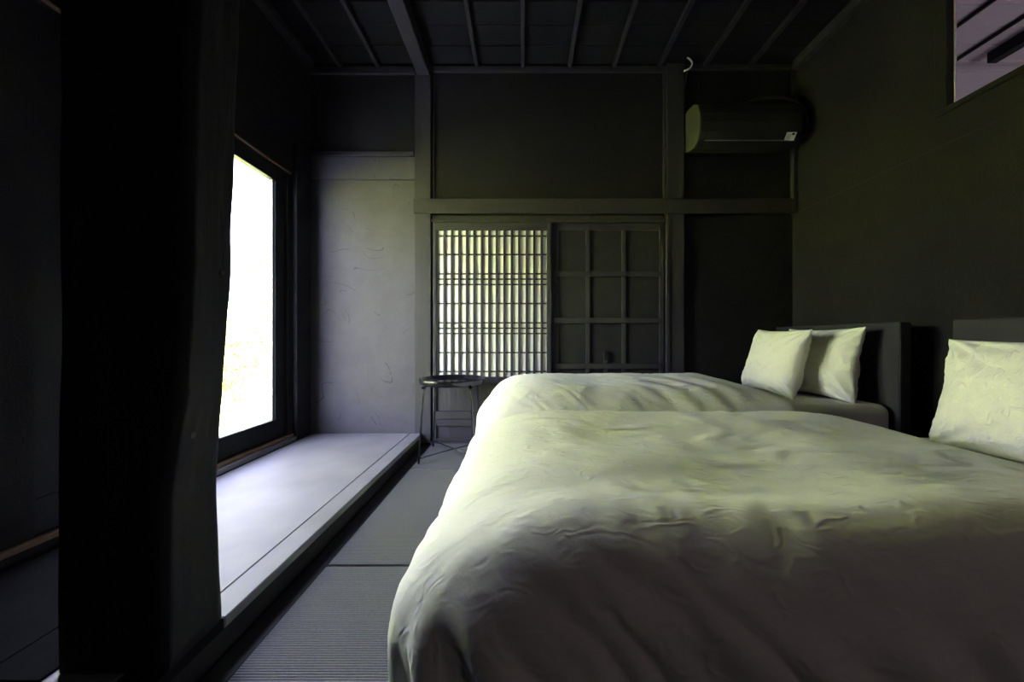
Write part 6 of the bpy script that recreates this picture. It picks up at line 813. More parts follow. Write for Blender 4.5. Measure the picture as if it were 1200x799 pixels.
6,-5,-1,1,0,0,0,0,-1,0,0,1,-2,3,0,0,-2,4,1,-4,-1,0,4,5,-6,-2,6,0,0,2,5,-6,-3,11,11,6,-4,-12,-16,-1,18,20,-12,-21,21,-5,-12,5,-2,13,-14,17,-4,-4,-12,0,-1,3,-2,0,1,-5,0,0,5,-4,3,-4,6,-3,-1,2,-3,0,0,-1,5,1,-7,1,0,2,2,-4,0,2,-1,1,-1,-1,
1,0,-2,1,-1,5,-2,4,-4,6,-2,-4,-1,1,3,5,-7,3,7,-6,3,-5,1,0,-1,2,9,12,4,-7,-14,-8,13,21,-11,-16,7,-7,-11,5,-7,4,-9,4,10,-5,-7,-1,-1,1,2,-4,-3,-1,2,0,1,-1,4,-1,2,-4,-1,0,-1,0,1,0,6,-2,-4,3,-3,8,-3,-5,0,1,-1,1,0,-1,-1,3,1,-4,0,5,-3,6,
-3,6,-7,-3,0,6,0,-5,2,9,4,-7,-3,10,-5,-5,-2,-3,1,12,17,-4,-15,-3,10,16,-15,6,4,-5,-8,-10,3,3,-10,2,2,2,-4,-2,3,-6,-2,0,1,2,-2,6,-8,2,1,6,-5,2,-5,0,2,-1,0,0,10,-9,-2,2,0,6,-4,-4,1,0,0,1,-3,1,0,0,2,-1,4,10,-13,-1,7,1,-8,2,3,3,-3,-5,
4,5,1,-3,-5,14,3,-7,-5,-4,9,-5,10,14,3,-14,1,4,1,5,6,-14,-5,0,-2,-5,-6,7,-8,15,-4,-8,2,-7,2,0,1,9,-7,11,-14,5,-3,9,-11,0,2,-1,6,-5,1,-1,7,-9,0,0,2,7,-6,-3,-2,0,0,2,1,-2,1,1,2,2,0,18,-18,0,1,0,4,-7,7,5,-10,-4,3,8,1,-5,-8,14,14,-5,
0,-19,8,14,8,-22,-6,-3,16,
),)
DATA_FAR = (
(
1465,11,1,4,2,1,2,2,1,2,1,2,1,2,1,1,1,1,1,2,0,0,1,0,0,0,-1,1,0,0,1,0,0,0,0,0,0,-1,0,0,0,0,-1,0,0,0,0,-1,0,-1,0,0,0,-1,-1,-1,0,-1,-2,-3,-3,-2,-6,-3,-3,-3,-5,-7,-3,-6,-6,-10,-8,-6,-6,-4,-11,-15,-6,-1,-8,-14,-9,2,-2,1,1,-1,-1,1,
-1,1,-1,1,-1,1,0,0,0,0,-1,1,0,0,0,0,-1,1,-1,1,0,0,-1,1,0,0,0,0,0,0,0,0,0,0,0,0,0,0,0,0,1,0,0,0,0,0,0,-1,1,0,0,1,-1,2,-1,0,-1,1,3,-3,0,0,6,-2,-1,-2,0,8,7,-6,-7,-1,-23,3,-1,0,-1,-1,0,1,0,0,0,0,0,0,0,0,0,0,
0,-1,1,0,-1,1,0,1,0,-1,0,1,-2,2,-1,0,0,0,0,0,0,1,0,-1,0,1,-1,0,0,1,0,0,0,0,-1,1,0,-1,0,0,1,0,0,2,0,-2,0,0,1,0,2,-3,2,1,3,-3,3,-3,2,1,4,-1,3,-16,-7,2,0,0,1,0,-1,-1,1,-1,0,0,1,0,-1,0,0,0,1,-1,0,1,-1,0,1,-1,
1,-1,-1,1,0,0,0,0,0,0,1,0,-1,0,0,1,-1,1,0,0,0,0,0,0,-1,1,-1,0,1,0,0,0,1,0,0,1,3,-5,2,1,1,-3,2,-1,-1,1,5,-2,0,-3,5,4,-2,-7,-19,4,-6,0,-1,1,-1,0,0,0,0,0,0,-1,0,1,0,0,0,0,0,1,-1,0,0,-1,1,0,0,0,-1,0,1,0,0,0,
0,0,0,0,0,1,0,0,0,1,-1,-1,1,0,0,1,-2,1,0,0,0,-1,0,1,0,0,1,0,6,-7,1,1,4,-3,-1,2,-3,3,2,0,-2,-2,3,1,8,-18,-3,1,-1,1,-2,1,0,0,-1,0,0,0,0,-1,0,0,1,0,0,0,0,0,0,0,0,0,1,-1,1,1,-1,-1,0,0,1,-1,0,0,1,0,-1,0,0,0,
-1,1,1,-1,0,0,-1,1,0,1,0,0,0,0,-1,1,0,0,1,-1,6,-5,2,-2,5,-4,-2,6,-5,1,1,0,1,-3,15,-7,-22,0,0,0,0,0,0,-1,0,1,0,1,-1,0,0,0,0,0,0,-1,0,0,0,1,0,0,1,-1,1,-1,0,0,0,0,1,-1,1,-1,1,-1,0,1,0,0,0,-1,0,0,0,0,-1,1,0,0,
-1,1,0,1,-1,1,0,0,0,0,1,0,2,-3,2,-1,2,-1,-1,1,-1,3,4,-6,4,-5,6,-22,1,1,0,-2,0,-1,2,0,-1,0,0,-1,1,0,0,0,-1,0,2,-1,0,0,0,0,0,0,0,0,0,0,0,0,1,-1,0,0,1,0,0,-1,0,1,0,-1,1,0,0,0,0,0,-1,1,-1,1,0,0,0,1,0,-1,0,0,
0,2,-1,0,-2,2,2,0,-2,0,5,-4,-1,3,6,-7,-1,0,-22,0,0,-1,0,0,2,-2,0,1,1,-1,1,-1,0,0,0,1,-1,-1,0,0,1,0,1,1,-1,0,0,0,0,0,0,0,0,0,0,0,-1,0,1,-1,0,0,1,0,0,0,-1,0,1,0,-2,1,0,0,1,0,1,-2,1,0,1,1,-2,3,2,3,-2,-3,0,1,
-1,0,2,0,0,-2,2,-4,5,-23,1,0,0,1,0,-1,1,-1,0,0,-1,1,0,0,0,0,-1,1,0,0,0,0,0,0,0,0,0,0,0,0,1,0,-1,1,0,0,0,0,0,0,1,-1,0,0,0,0,0,0,0,-1,1,1,0,0,0,-1,-1,-1,1,0,1,0,0,0,1,1,0,0,0,4,-3,1,-1,3,-2,-2,5,1,1,-1,
-22,0,0,0,0,0,0,0,1,-1,0,1,-1,0,0,0,0,0,0,0,0,0,0,0,0,-1,1,0,0,1,-1,0,1,0,-1,0,0,0,0,0,1,0,1,-1,-2,1,1,-1,0,0,1,0,0,0,-1,0,1,0,-1,1,0,1,0,-1,1,-1,0,1,0,1,-1,6,-3,1,0,-1,-1,0,3,4,-1,-23,0,0,0,1,0,0,0,0,
0,0,0,0,0,0,0,0,0,0,0,0,0,0,1,0,0,-1,0,1,-1,1,-1,0,0,0,1,0,0,0,-1,1,0,0,1,-1,0,0,1,-1,0,0,-1,1,0,1,-1,0,-1,1,0,0,-1,0,0,0,1,-1,0,1,3,-3,1,6,-4,1,5,-8,4,1,-2,3,-22,-1,0,1,0,0,0,0,0,0,0,0,0,0,0,0,0,0,
0,0,1,0,-1,-1,0,1,0,1,-1,0,1,0,-1,0,0,-1,1,0,0,1,-1,1,-1,0,1,0,-1,0,2,-1,-1,1,-1,0,0,1,-2,2,0,0,0,0,-1,1,0,-1,1,1,-1,0,2,-1,0,4,0,-3,5,-6,4,0,0,-23,1,0,1,-1,0,0,0,0,0,-1,1,0,0,0,0,0,-1,0,0,0,0,1,0,-1,0,0,
1,0,1,-1,0,1,0,0,0,-1,0,0,1,-1,1,0,0,1,-1,-1,1,-1,0,1,0,-1,0,1,-1,1,-1,1,1,0,-2,1,-1,0,1,1,0,2,-1,2,-3,1,-3,1,5,-1,4,-6,5,-2,-22,-1,1,0,0,0,0,-1,1,0,0,-1,1,-1,1,0,0,1,-1,0,0,0,0,0,0,0,0,-1,2,-1,0,0,-1,1,0,0,
0,0,1,-1,-1,0,1,0,1,0,1,-2,-1,1,0,0,1,0,0,0,0,2,-1,-1,0,1,-1,0,1,0,-1,-1,1,2,1,2,-5,4,0,-1,2,-3,2,-4,3,-24,2,0,0,0,0,-1,1,-1,0,1,0,-1,1,-1,1,0,-1,2,0,0,0,0,-1,0,0,0,0,-1,1,0,0,0,0,1,0,0,0,-1,0,2,-2,0,1,-1,
0,0,1,2,-1,0,0,0,1,-2,0,0,0,1,-2,1,-1,1,1,-1,0,1,0,-1,3,0,-1,4,-5,0,2,0,3,-4,-2,1,-22,-1,1,-1,0,0,1,0,0,0,-1,1,0,0,0,-1,0,1,0,0,0,0,0,0,0,0,0,1,-1,0,0,1,0,-1,0,0,0,0,1,1,-1,0,0,-1,1,0,0,0,0,0,-1,0,1,-1,
0,1,1,-3,1,4,-3,0,0,0,0,0,0,2,0,-2,2,4,-3,2,0,-1,-1,0,2,0,-3,-22,0,-1,0,0,0,0,1,1,-1,0,-1,1,0,0,0,0,0,-1,0,0,0,1,1,-1,0,0,0,1,-1,0,0,0,0,0,0,1,0,0,0,0,1,-1,0,0,-1,1,0,-1,1,0,0,0,-1,1,0,1,1,-1,1,2,-1,-3,
0,0,0,1,-1,1,1,1,0,3,-1,-1,2,1,-3,4,-1,-4,-23,1,0,-1,0,1,0,0,0,0,0,0,0,0,0,0,0,0,1,-1,0,0,-1,0,2,0,1,-2,0,0,0,0,0,1,-1,0,0,2,-1,-1,1,-1,0,0,1,0,-1,1,0,-1,1,0,-1,1,1,-1,1,1,0,0,1,0,0,-2,-1,1,-1,0,1,0,1,0,
0,1,0,-4,5,1,2,-3,7,-23,-1,1,1,-1,0,1,0,-1,1,0,0,-1,0,1,0,0,0,-1,1,0,0,0,0,0,0,0,1,-1,0,1,-1,0,0,0,1,-1,0,2,0,0,0,0,1,-1,2,0,-1,-1,1,1,0,1,0,-3,0,-1,1,1,-1,-1,3,1,-2,1,-2,0,0,-1,0,0,-1,0,1,0,4,-5,0,4,2,0,
-22,0,-1,0,2,-1,0,-1,1,-1,1,0,0,0,0,0,0,-1,0,0,1,0,0,0,0,0,0,-1,0,1,0,0,1,-1,1,-1,0,0,-1,0,-1,2,1,-1,1,-1,0,0,2,0,-1,1,-1,0,2,1,0,-1,0,-2,0,1,2,1,-2,-1,0,1,-1,-1,0,4,-3,2,0,-2,3,-1,-3,10,-9,-23,0,1,0,0,0,-1,0,0,
1,-1,0,1,0,0,-1,-1,1,1,0,-1,1,0,0,0,0,0,1,0,-1,0,1,-1,1,0,1,0,-1,0,1,1,-2,0,-1,0,1,-1,0,1,1,1,-1,1,0,-1,1,-1,2,-3,0,3,-2,0,3,-1,0,-2,2,0,-1,-1,0,3,-3,0,0,5,-1,-4,-1,1,-22,0,0,0,0,0,-1,0,0,1,0,0,0,0,-1,1,0,1,
0,-1,0,-1,1,0,0,0,0,-1,0,0,0,0,2,-1,0,0,1,0,0,0,-1,1,-1,1,-1,0,1,0,0,0,-1,1,0,1,1,0,1,-3,1,0,-1,2,-1,-1,4,-2,5,-6,-1,1,1,-1,2,0,-1,2,-2,1,-2,-1,4,-23,1,-1,1,-1,0,2,0,-1,0,0,0,-1,1,0,0,1,-1,-1,1,0,1,-1,0,0,0,0,
0,0,1,0,-1,0,0,1,-1,0,1,-1,0,1,-1,0,1,0,0,1,0,-1,-1,1,-1,1,0,0,0,-1,2,-1,2,1,-3,1,1,-1,2,-3,3,2,-5,0,1,-1,1,3,-4,-1,1,0,-1,3,-22,-1,1,0,0,0,-1,1,0,-1,1,0,0,0,0,0,0,0,0,0,1,-1,0,0,0,0,0,1,-1,0,0,1,-1,1,-1,1,
-1,0,1,-1,0,0,0,0,0,0,0,1,0,0,0,0,0,0,1,0,0,-1,3,0,-3,2,-1,0,0,-1,2,0,-3,7,-4,-1,0,2,-2,0,-1,1,0,-1,3,-23,1,0,0,0,0,0,0,0,0,0,0,1,-2,1,0,0,0,0,0,0,0,0,0,0,0,0,0,1,-1,1,0,-1,0,0,0,0,-1,0,1,0,1,-1,0,1,
-1,0,0,0,0,0,1,0,0,1,-1,-1,1,1,-1,0,1,0,0,0,0,0,0,3,-4,1,-1,2,0,1,-2,1,-1,-1,2,-1,-23,1,0,-1,0,0,1,-1,1,0,0,0,-1,1,0,0,0,0,-1,1,0,0,-1,1,1,-1,0,0,0,2,-1,0,0,-1,0,0,1,-1,0,0,-1,1,1,0,-1,0,1,0,1,0,0,0,-2,0,
0,2,3,-1,-1,0,0,0,2,-3,-1,2,-2,1,0,4,-5,1,-1,1,1,3,-4,-1,0,2,0,-23,0,1,0,-1,1,-1,1,-1,1,0,0,0,1,-1,0,1,-1,0,0,0,0,1,-1,0,1,-1,0,1,-1,0,-1,1,0,0,0,0,1,-1,0,1,-1,0,0,0,1,0,0,-1,1,-1,0,1,0,1,0,-1,1,0,0,1,-1,-1,
2,0,0,-2,0,0,1,5,-4,-2,1,2,0,3,-4,3,-5,0,-22,0,-1,0,1,0,0,-1,1,0,1,-1,0,0,0,0,-1,1,1,0,-1,0,0,1,-1,-1,1,0,0,-1,0,1,0,1,-1,1,0,-1,1,-1,0,0,0,0,0,1,-1,0,1,0,0,0,0,1,-1,0,1,-1,-1,0,0,1,1,0,0,0,0,-1,0,-1,2,2,
-2,-1,0,2,-1,4,-2,-2,-1,-22,-1,0,0,1,0,0,0,0,0,-1,1,0,0,0,1,-1,0,0,0,0,0,0,-1,0,1,0,0,0,1,0,-1,0,0,1,-1,0,0,-1,1,1,0,0,0,1,-2,1,0,-1,-1,1,0,2,-2,0,1,-1,1,0,0,0,0,0,2,0,-2,1,-1,0,1,0,0,2,-3,0,-1,1,0,0,0,0,
-22,0,0,0,-1,0,1,0,0,-1,0,0,0,0,1,0,0,0,1,-1,0,0,0,0,0,0,0,0,-1,1,0,0,0,0,0,0,-1,1,0,0,0,0,1,-1,0,1,-1,0,1,0,0,0,-1,2,-1,-2,0,1,1,0,0,-1,0,1,1,-1,-1,1,0,-1,0,1,1,-1,-1,1,0,0,0,0,-1,-23,2,-1,0,0,0,-1,1,0,
0,0,0,2,-1,-1,0,1,-1,1,0,0,-1,0,0,0,0,0,0,0,-1,1,0,0,0,0,0,0,0,1,0,-1,0,0,1,0,0,-1,0,0,1,0,0,0,-1,1,0,-1,0,0,1,0,0,0,0,0,5,-3,-1,-1,-1,1,0,-1,4,-2,-1,0,1,0,2,0,-22,-1,0,2,-1,0,0,-1,0,0,0,1,0,0,1,-1,0,1,
-2,1,0,0,0,0,0,1,0,-1,1,-1,0,1,-1,0,0,1,0,-1,-1,0,1,0,1,-1,0,0,1,-1,1,-1,0,1,0,1,-1,0,1,-2,0,0,0,1,0,0,1,0,6,-6,1,-1,-1,0,0,0,2,-2,0,1,2,0,0,-22,1,-1,0,0,-1,1,1,-2,1,1,0,-2,1,0,0,0,1,0,-1,0,1,-1,0,1,-1,0,
1,0,1,-2,0,2,-2,1,-1,-1,0,1,0,0,0,0,1,-1,1,-1,0,-1,1,0,0,1,0,-1,0,0,1,0,-1,1,-1,1,-1,1,1,0,6,-6,0,-1,0,1,-1,0,2,-3,1,0,1,-1,-21,-2,3,-2,3,-3,-1,0,1,-1,0,1,1,-1,0,1,0,-1,0,0,0,0,1,0,-1,0,-1,0,1,0,1,-1,-1,2,-1,-1,
2,0,0,1,-1,0,-1,0,0,-1,0,1,0,0,1,0,0,-1,1,0,0,-1,0,1,0,0,0,0,0,-1,0,1,1,-2,1,1,-1,0,1,0,3,-4,0,0,1,-20,1,-1,-3,2,3,-4,-1,1,0,0,0,0,1,-1,0,1,-1,0,0,0,0,0,-1,0,0,1,-1,0,0,-1,1,1,0,0,1,-1,3,-1,-2,0,0,0,0,1,
-1,1,0,0,0,-1,-1,-1,2,1,-1,0,1,0,0,0,1,-1,1,-1,0,0,0,5,-2,-3,0,2,0,-2,0,-1,2,-2,1,0,-22,3,1,5,-9,5,1,-5,-1,2,-2,0,0,-1,1,0,-1,2,-1,0,0,0,0,1,-1,0,0,0,-1,0,1,0,0,0,0,0,1,-2,1,0,0,1,0,0,0,0,0,0,0,-1,0,-1,0,-1,
1,1,0,1,0,0,0,0,1,0,2,-4,-1,2,0,4,-1,-1,2,-2,0,-2,3,-3,2,-2,-1,-17,-6,2,-1,7,-9,8,-4,-1,-1,1,-1,0,0,0,0,0,-1,1,0,0,0,0,0,1,-1,-1,2,-1,0,0,1,-1,1,-1,0,0,0,0,1,-1,0,-1,0,1,0,0,0,0,1,0,0,0,-1,-1,1,1,-1,1,0,0,0,0,
2,-2,4,-4,-1,1,0,6,-2,-4,3,-1,3,-5,2,-1,0,0,-21,5,-5,0,-2,2,-3,11,-7,-2,1,0,-2,1,0,0,0,-1,1,0,0,0,0,0,-1,1,1,-1,0,1,0,-1,1,-1,1,-1,1,0,-1,0,1,-1,1,0,-1,1,0,0,0,0,0,1,-1,0,0,-1,0,0,0,1,0,0,1,-1,1,0,5,-5,0,0,-1,3,
-2,-1,2,-2,2,-1,-1,0,0,-19,-2,1,3,-6,1,2,-3,8,-7,0,0,1,0,0,-1,-1,2,-1,0,0,0,0,0,1,-1,0,0,1,-1,1,0,-1,0,0,2,-2,0,1,-1,0,0,0,0,0,0,1,0,0,-1,1,0,1,-1,0,1,-2,0,0,0,1,1,-1,0,0,0,2,3,-6,2,-2,0,2,-1,1,0,2,-2,0,0,-2,
-5,-14,1,0,-2,0,-2,2,-1,7,-8,-1,2,-2,1,0,0,0,-1,1,0,0,0,1,0,-1,0,0,1,0,-1,0,0,0,1,-1,0,0,0,1,0,0,0,0,0,0,-1,0,0,1,-1,1,0,1,-1,-1,1,0,1,0,0,0,-1,-1,1,2,-1,0,6,-7,2,-2,2,-3,2,2,-4,4,-4,0,1,-22,12,-11,-2,10,-7,1,-2,1,
0,4,-4,-2,4,-5,0,1,-1,1,-1,1,0,-1,0,1,1,0,0,-2,1,0,0,0,1,-1,-1,1,0,0,0,0,1,1,-1,-1,0,0,0,0,0,0,0,0,1,0,0,0,0,0,0,1,-2,2,0,-1,-1,0,3,-1,7,-7,1,-1,6,-4,-1,3,-3,1,-3,-1,-19,-3,5,1,-5,3,-3,1,-2,1,3,0,-1,-4,2,0,-1,0,
0,0,-1,1,1,-1,-1,1,0,0,1,-1,0,0,1,-1,0,1,0,-1,0,0,1,-1,-1,1,1,0,-1,0,0,0,0,0,0,0,1,0,0,2,-1,0,-1,2,0,1,-2,0,0,-1,2,0,4,-2,0,-2,2,2,-3,3,-1,-1,-3,-14,-6,2,-3,7,-6,-1,3,-4,0,0,2,-3,0,1,0,0,0,0,0,1,0,-1,0,0,0,0,
0,0,0,0,1,-1,0,0,0,0,0,0,1,-1,0,0,0,0,0,1,0,0,-1,0,0,1,0,-1,-1,3,-1,0,0,-1,0,2,-1,2,-1,0,0,-1,2,2,2,-7,2,0,-2,5,-1,5,-3,0,-18,8,-9,6,-7,7,-4,-5,0,0,0,-1,1,0,1,-1,0,0,0,1,-1,0,1,-1,0,0,0,0,0,0,1,-1,0,0,0,-1,
0,1,1,-1,0,0,1,0,-1,1,-1,1,-1,1,0,0,0,-1,2,2,-4,-1,0,1,0,1,0,0,2,-2,0,0,0,0,3,-1,9,-11,5,-4,-2,1,1,5,-4,-16,-4,15,-9,0,-6,6,-3,5,-9,-1,5,-3,-1,0,1,-2,1,0,0,2,-2,-1,1,0,0,-1,0,0,0,0,0,1,0,-1,0,0,0,0,0,0,1,-1,0,1,
-1,1,-1,1,0,0,-1,0,2,0,-1,0,0,0,-1,0,2,-2,1,-1,2,-1,0,1,0,-1,2,-2,9,-10,5,-4,1,-1,2,1,-5,-12,-4,2,0,8,-5,-1,-2,5,-4,-2,7,-4,-5,2,1,-3,1,-1,-1,1,1,-1,0,0,1,0,0,0,-1,0,0,-1,1,1,0,0,-1,0,0,-1,0,0,1,0,0,0,1,0,0,0,0,-1,
0,0,1,0,0,0,3,-3,0,0,0,0,0,1,1,-1,0,-1,-1,0,1,0,1,1,-3,2,1,-13,12,-18,-2,-1,-1,4,6,-8,3,0,-3,1,5,-1,-4,-2,2,-2,0,0,0,0,1,-1,0,0,0,0,0,0,1,-1,0,0,0,0,0,0,0,0,0,0,0,0,0,0,1,-1,1,0,0,-1,1,-1,0,1,0,0,2,-2,0,-1,
1,0,0,1,1,-2,0,-1,2,0,0,2,-1,4,-3,2,-6,8,-22,6,6,-12,2,-2,2,-1,10,-11,3,1,-4,2,4,-5,5,-6,1,-1,0,0,0,0,1,-1,0,0,0,0,0,0,0,1,0,0,-1,0,0,0,0,0,1,0,-1,1,0,0,0,-1,-1,1,1,-1,0,0,0,1,1,-1,0,0,1,-1,0,2,0,-2,0,1,1,-1,
1,3,2,-4,-2,5,2,-4,-4,-12,-8,8,4,-12,1,-2,0,-2,9,-7,0,2,-3,1,6,-7,6,-5,1,-1,0,0,-1,0,1,-1,0,1,0,0,-1,0,0,0,0,1,0,0,0,0,0,-1,1,0,-1,1,0,0,-1,1,-1,0,0,0,0,0,1,0,0,0,1,0,0,1,-2,0,0,1,0,0,2,1,-4,2,2,0,-5,4,4,-5,
-17,3,-3,3,6,-7,-7,5,-6,3,4,-5,-1,2,-1,-1,4,-3,3,-3,0,-1,-1,1,0,0,1,0,-1,0,-1,0,2,0,-1,0,1,-1,0,0,1,0,0,-1,0,0,0,-1,1,1,0,0,0,-1,0,1,1,0,-1,0,1,-1,0,0,0,1,0,0,1,-2,-1,0,0,1,-1,4,-3,5,-4,7,5,-20,2,4,-3,-2,7,-1,-9,11,
-14,4,3,-4,0,0,0,0,2,0,1,-3,1,-1,0,0,0,0,0,1,-1,0,0,-1,-1,1,1,-1,1,0,-1,0,1,0,0,1,0,-1,0,0,0,1,0,-1,1,0,0,0,0,0,-1,1,0,0,1,-1,1,0,0,2,-3,0,-3,1,2,1,0,6,-6,2,-3,8,-22,0,-1,9,4,-8,1,4,-10,8,-8,3,1,-3,0,0,0,-1,
1,0,2,-2,2,-1,0,0,-1,1,-1,0,1,0,-1,1,0,-1,0,0,0,1,-1,0,0,0,0,0,0,1,-1,0,0,1,0,-1,1,0,0,-1,1,1,-1,0,1,-1,0,2,1,-1,-1,4,1,2,-6,-1,0,3,-3,4,-2,3,-5,-21,-1,-1,-1,4,10,-5,-8,5,-1,0,-3,1,-1,-1,1,0,0,0,1,-1,1,-1,0,0,0,1,
-1,-1,2,0,-1,0,0,0,0,0,0,0,0,0,0,0,0,0,0,1,-1,0,1,0,-1,0,1,-1,1,-1,1,-1,1,-1,1,0,1,0,0,0,2,-2,1,-1,-1,6,-2,-2,-1,-1,0,1,-1,4,-13,-8,5,-3,-5,3,5,0,-5,1,2,-4,-1,1,0,0,0,0,0,0,0,0,0,1,-1,0,0,0,0,-1,1,1,-1,0,0,0,
0,1,0,-1,1,-1,0,1,-1,1,-1,0,0,0,0,1,0,0,0,-1,1,-1,2,-1,0,1,-1,0,3,-2,1,0,0,-2,2,-1,1,-1,6,-6,1,-2,1,-1,0,-11,4,-10,0,1,-8,6,-1,2,-3,3,5,-10,2,-1,-2,1,0,-1,-1,1,1,0,0,0,1,-1,-1,2,0,-1,-1,1,0,1,-1,0,0,0,1,-1,0,1,0,0,
-1,0,1,0,-1,0,0,0,0,0,1,-1,2,-1,0,1,0,1,-1,0,0,-1,0,2,3,-2,2,-4,5,-6,6,-5,2,2,-2,-3,-22,3,3,-4,-1,1,-3,7,-5,2,0,-1,7,-10,2,0,-1,-1,1,0,0,0,0,0,1,-1,0,0,-1,1,0,0,0,1,-1,1,0,-1,0,0,0,1,-1,0,1,0,0,-1,0,0,0,0,1,0,
0,-1,1,-1,1,0,0,0,1,1,-1,1,-2,1,-1,-1,2,0,5,-4,1,-2,7,-7,0,5,-4,-19,2,-1,3,-1,-1,0,-3,3,-2,-1,1,-1,6,-7,-1,0,1,-1,1,-1,0,0,0,0,0,0,0,1,-1,0,1,-1,0,-1,1,0,0,1,0,0,-1,1,-1,-1,1,0,1,0,0,0,-1,0,0,1,0,1,0,0,-1,1,-1,0,
2,0,-1,0,-1,3,0,-3,4,0,4,-1,-2,1,6,-10,-4,8,-10,-8,2,4,-5,0,-4,1,1,-1,-1,0,2,-2,3,-1,-4,0,1,1,0,-1,1,-1,0,-1,1,1,-1,0,0,0,1,-1,1,-1,1,0,-1,0,0,0,-1,1,1,-1,1,-1,0,1,-1,1,0,0,0,1,-1,1,-1,1,1,1,-1,-1,0,0,2,4,-4,4,-1,0,
-3,4,1,-2,-3,5,11,-1,-15,-15,3,-1,-5,2,3,1,-5,-3,4,-1,-5,2,3,-2,-4,3,-2,0,-1,1,0,0,0,0,0,0,0,0,1,-1,0,0,1,-1,1,-1,0,0,0,1,1,0,0,-1,0,-1,1,0,-1,0,0,0,1,-1,1,0,-1,1,1,1,-1,0,0,-1,2,3,-3,1,-2,4,-2,5,-5,3,4,7,-6,-8,4,3,
-23,6,2,3,-1,-7,-2,4,-1,-2,-1,2,-1,-1,0,3,-4,3,-2,0,0,0,0,1,-1,0,0,1,0,-1,1,0,-1,-1,1,0,0,1,0,0,-2,-1,1,1,0,0,0,0,1,0,0,0,0,-1,0,0,2,1,0,0,-2,2,0,3,2,-1,-3,1,-1,0,6,-3,-4,2,0,-1,0,5,6,-11,3,-21,0,3,2,5,-1,-2,-3,2,
-3,-1,0,-3,0,2,0,1,-4,2,0,0,0,0,-1,0,1,0,-1,1,0,-1,0,1,2,0,-2,0,-1,1,0,1,0,0,-2,1,0,0,-1,0,0,0,0,0,0,1,0,-1,1,1,0,-1,1,1,-1,-1,1,1,1,0,2,-2,1,5,-2,-3,5,-1,-4,-3,10,-4,-16,-6,6,-3,4,-4,3,-1,-1,-1,1,-1,0,-1,-2,0,2,-1,
-2,0,0,1,-2,1,1,1,0,0,-1,0,1,0,1,-2,0,1,0,0,-1,1,0,0,0,0,-1,1,-1,1,-1,0,1,0,0,0,0,-1,2,0,1,-1,3,-4,2,-2,1,-1,3,-1,6,-6,3,0,-4,1,7,-3,-4,7,-8,4,9,3,-13,-11,0,0,7,-8,1,2,2,-3,-1,1,0,-1,0,-1,2,-2,0,1,0,0,0,1,-1,0,
0,0,0,0,0,0,0,0,0,0,0,0,0,0,1,-1,0,0,0,0,-1,1,0,-1,0,-1,1,1,1,-1,0,-1,4,-3,3,-3,3,1,1,-3,2,-2,3,-2,3,4,1,-6,1,6,-10,7,-5,-2,-12,7,-9,-6,-2,2,4,-4,-1,1,2,-1,0,-3,2,-1,-1,0,2,-1,0,-1,3,-1,-1,1,0,0,0,0,0,-1,0,0,0,0,
0,1,0,-1,1,-1,0,0,0,-1,1,0,-1,0,1,-1,0,1,0,1,0,0,1,-2,3,-1,2,0,0,1,-3,2,-2,4,-3,3,-3,1,3,0,-4,1,-1,0,7,-10,-3,3,-4,-7,7,-1,2,-3,-2,1,0,-3,0,-2,1,0,0,0,1,-1,1,-1,1,1,-1,1,0,-1,0,0,1,-1,0,0,1,0,0,0,-1,-1,1,1,-1,1,
0,-1,-2,-1,1,1,0,0,-1,1,0,0,0,0,1,-1,2,1,-2,0,1,6,-3,2,-3,0,-4,5,3,-4,0,5,-5,-1,-1,6,-17,5,2,-2,10,-14,1,-2,4,-1,-6,-1,1,3,-1,-2,0,0,0,0,1,0,0,-1,0,2,-2,0,1,0,0,-1,0,2,-1,-1,2,-1,0,2,-1,-2,-1,1,0,0,0,1,2,-1,-2,0,0,-1,
1,0,0,1,1,3,-4,0,-1,2,-2,0,1,0,-1,2,3,1,0,-1,1,2,-6,12,13,-1,-22,-16,-2,12,4,-14,1,-1,-1,0,-1,3,-1,-1,-4,1,1,0,-1,0,1,1,-1,1,1,-1,-2,2,0,0,-1,0,1,-1,-2,2,0,-2,1,2,-1,1,1,-1,0,-2,0,1,1,-1,0,0,0,-1,0,0,0,1,0,0,-2,11,-7,-1,
-1,1,1,1,4,-4,-2,3,-2,-2,1,6,-5,4,-2,-5,3,18,-9,3,-9,0,1,-1,0,0,-5,3,-1,-1,-1,2,-1,1,0,0,1,-1,0,0,-2,3,1,0,-1,0,-2,1,1,0,1,-1,-1,4,0,-3,-1,1,0,-2,2,-1,0,-1,1,0,0,0,0,-2,2,0,-3,1,1,1,0,0,-3,10,0,-5,0,3,1,-2,1,1,-1,0,
1,-1,-3,5,0,-4,0,-1,0,-13,3,-8,-2,5,-1,1,-3,1,-1,0,5,2,-4,-2,0,-1,2,-1,0,-2,4,0,-4,3,0,1,-1,0,1,0,0,2,-2,2,-4,3,-1,2,0,-2,1,-3,-2,2,2,-2,2,-2,2,-1,-1,0,-1,1,-2,1,1,1,4,-6,0,7,7,-9,-7,3,4,5,-9,-3,7,-1,2,-1,-4,0,0,5,6,-11,
-17,0,2,0,-2,9,-10,11,2,-2,-4,-6,-2,2,5,-5,5,-3,-1,3,4,-9,7,-3,-5,5,0,0,1,0,1,-4,3,3,-6,3,-3,8,-3,-9,1,4,-2,3,2,-3,0,-2,5,-5,0,3,-2,0,-1,4,-5,-2,1,0,8,0,-7,3,18,-6,-15,-2,5,13,-10,-6,1,-1,8,-6,1,11,-10,-5,14,-21,4,4,2,6,-8,7,-10,-1,
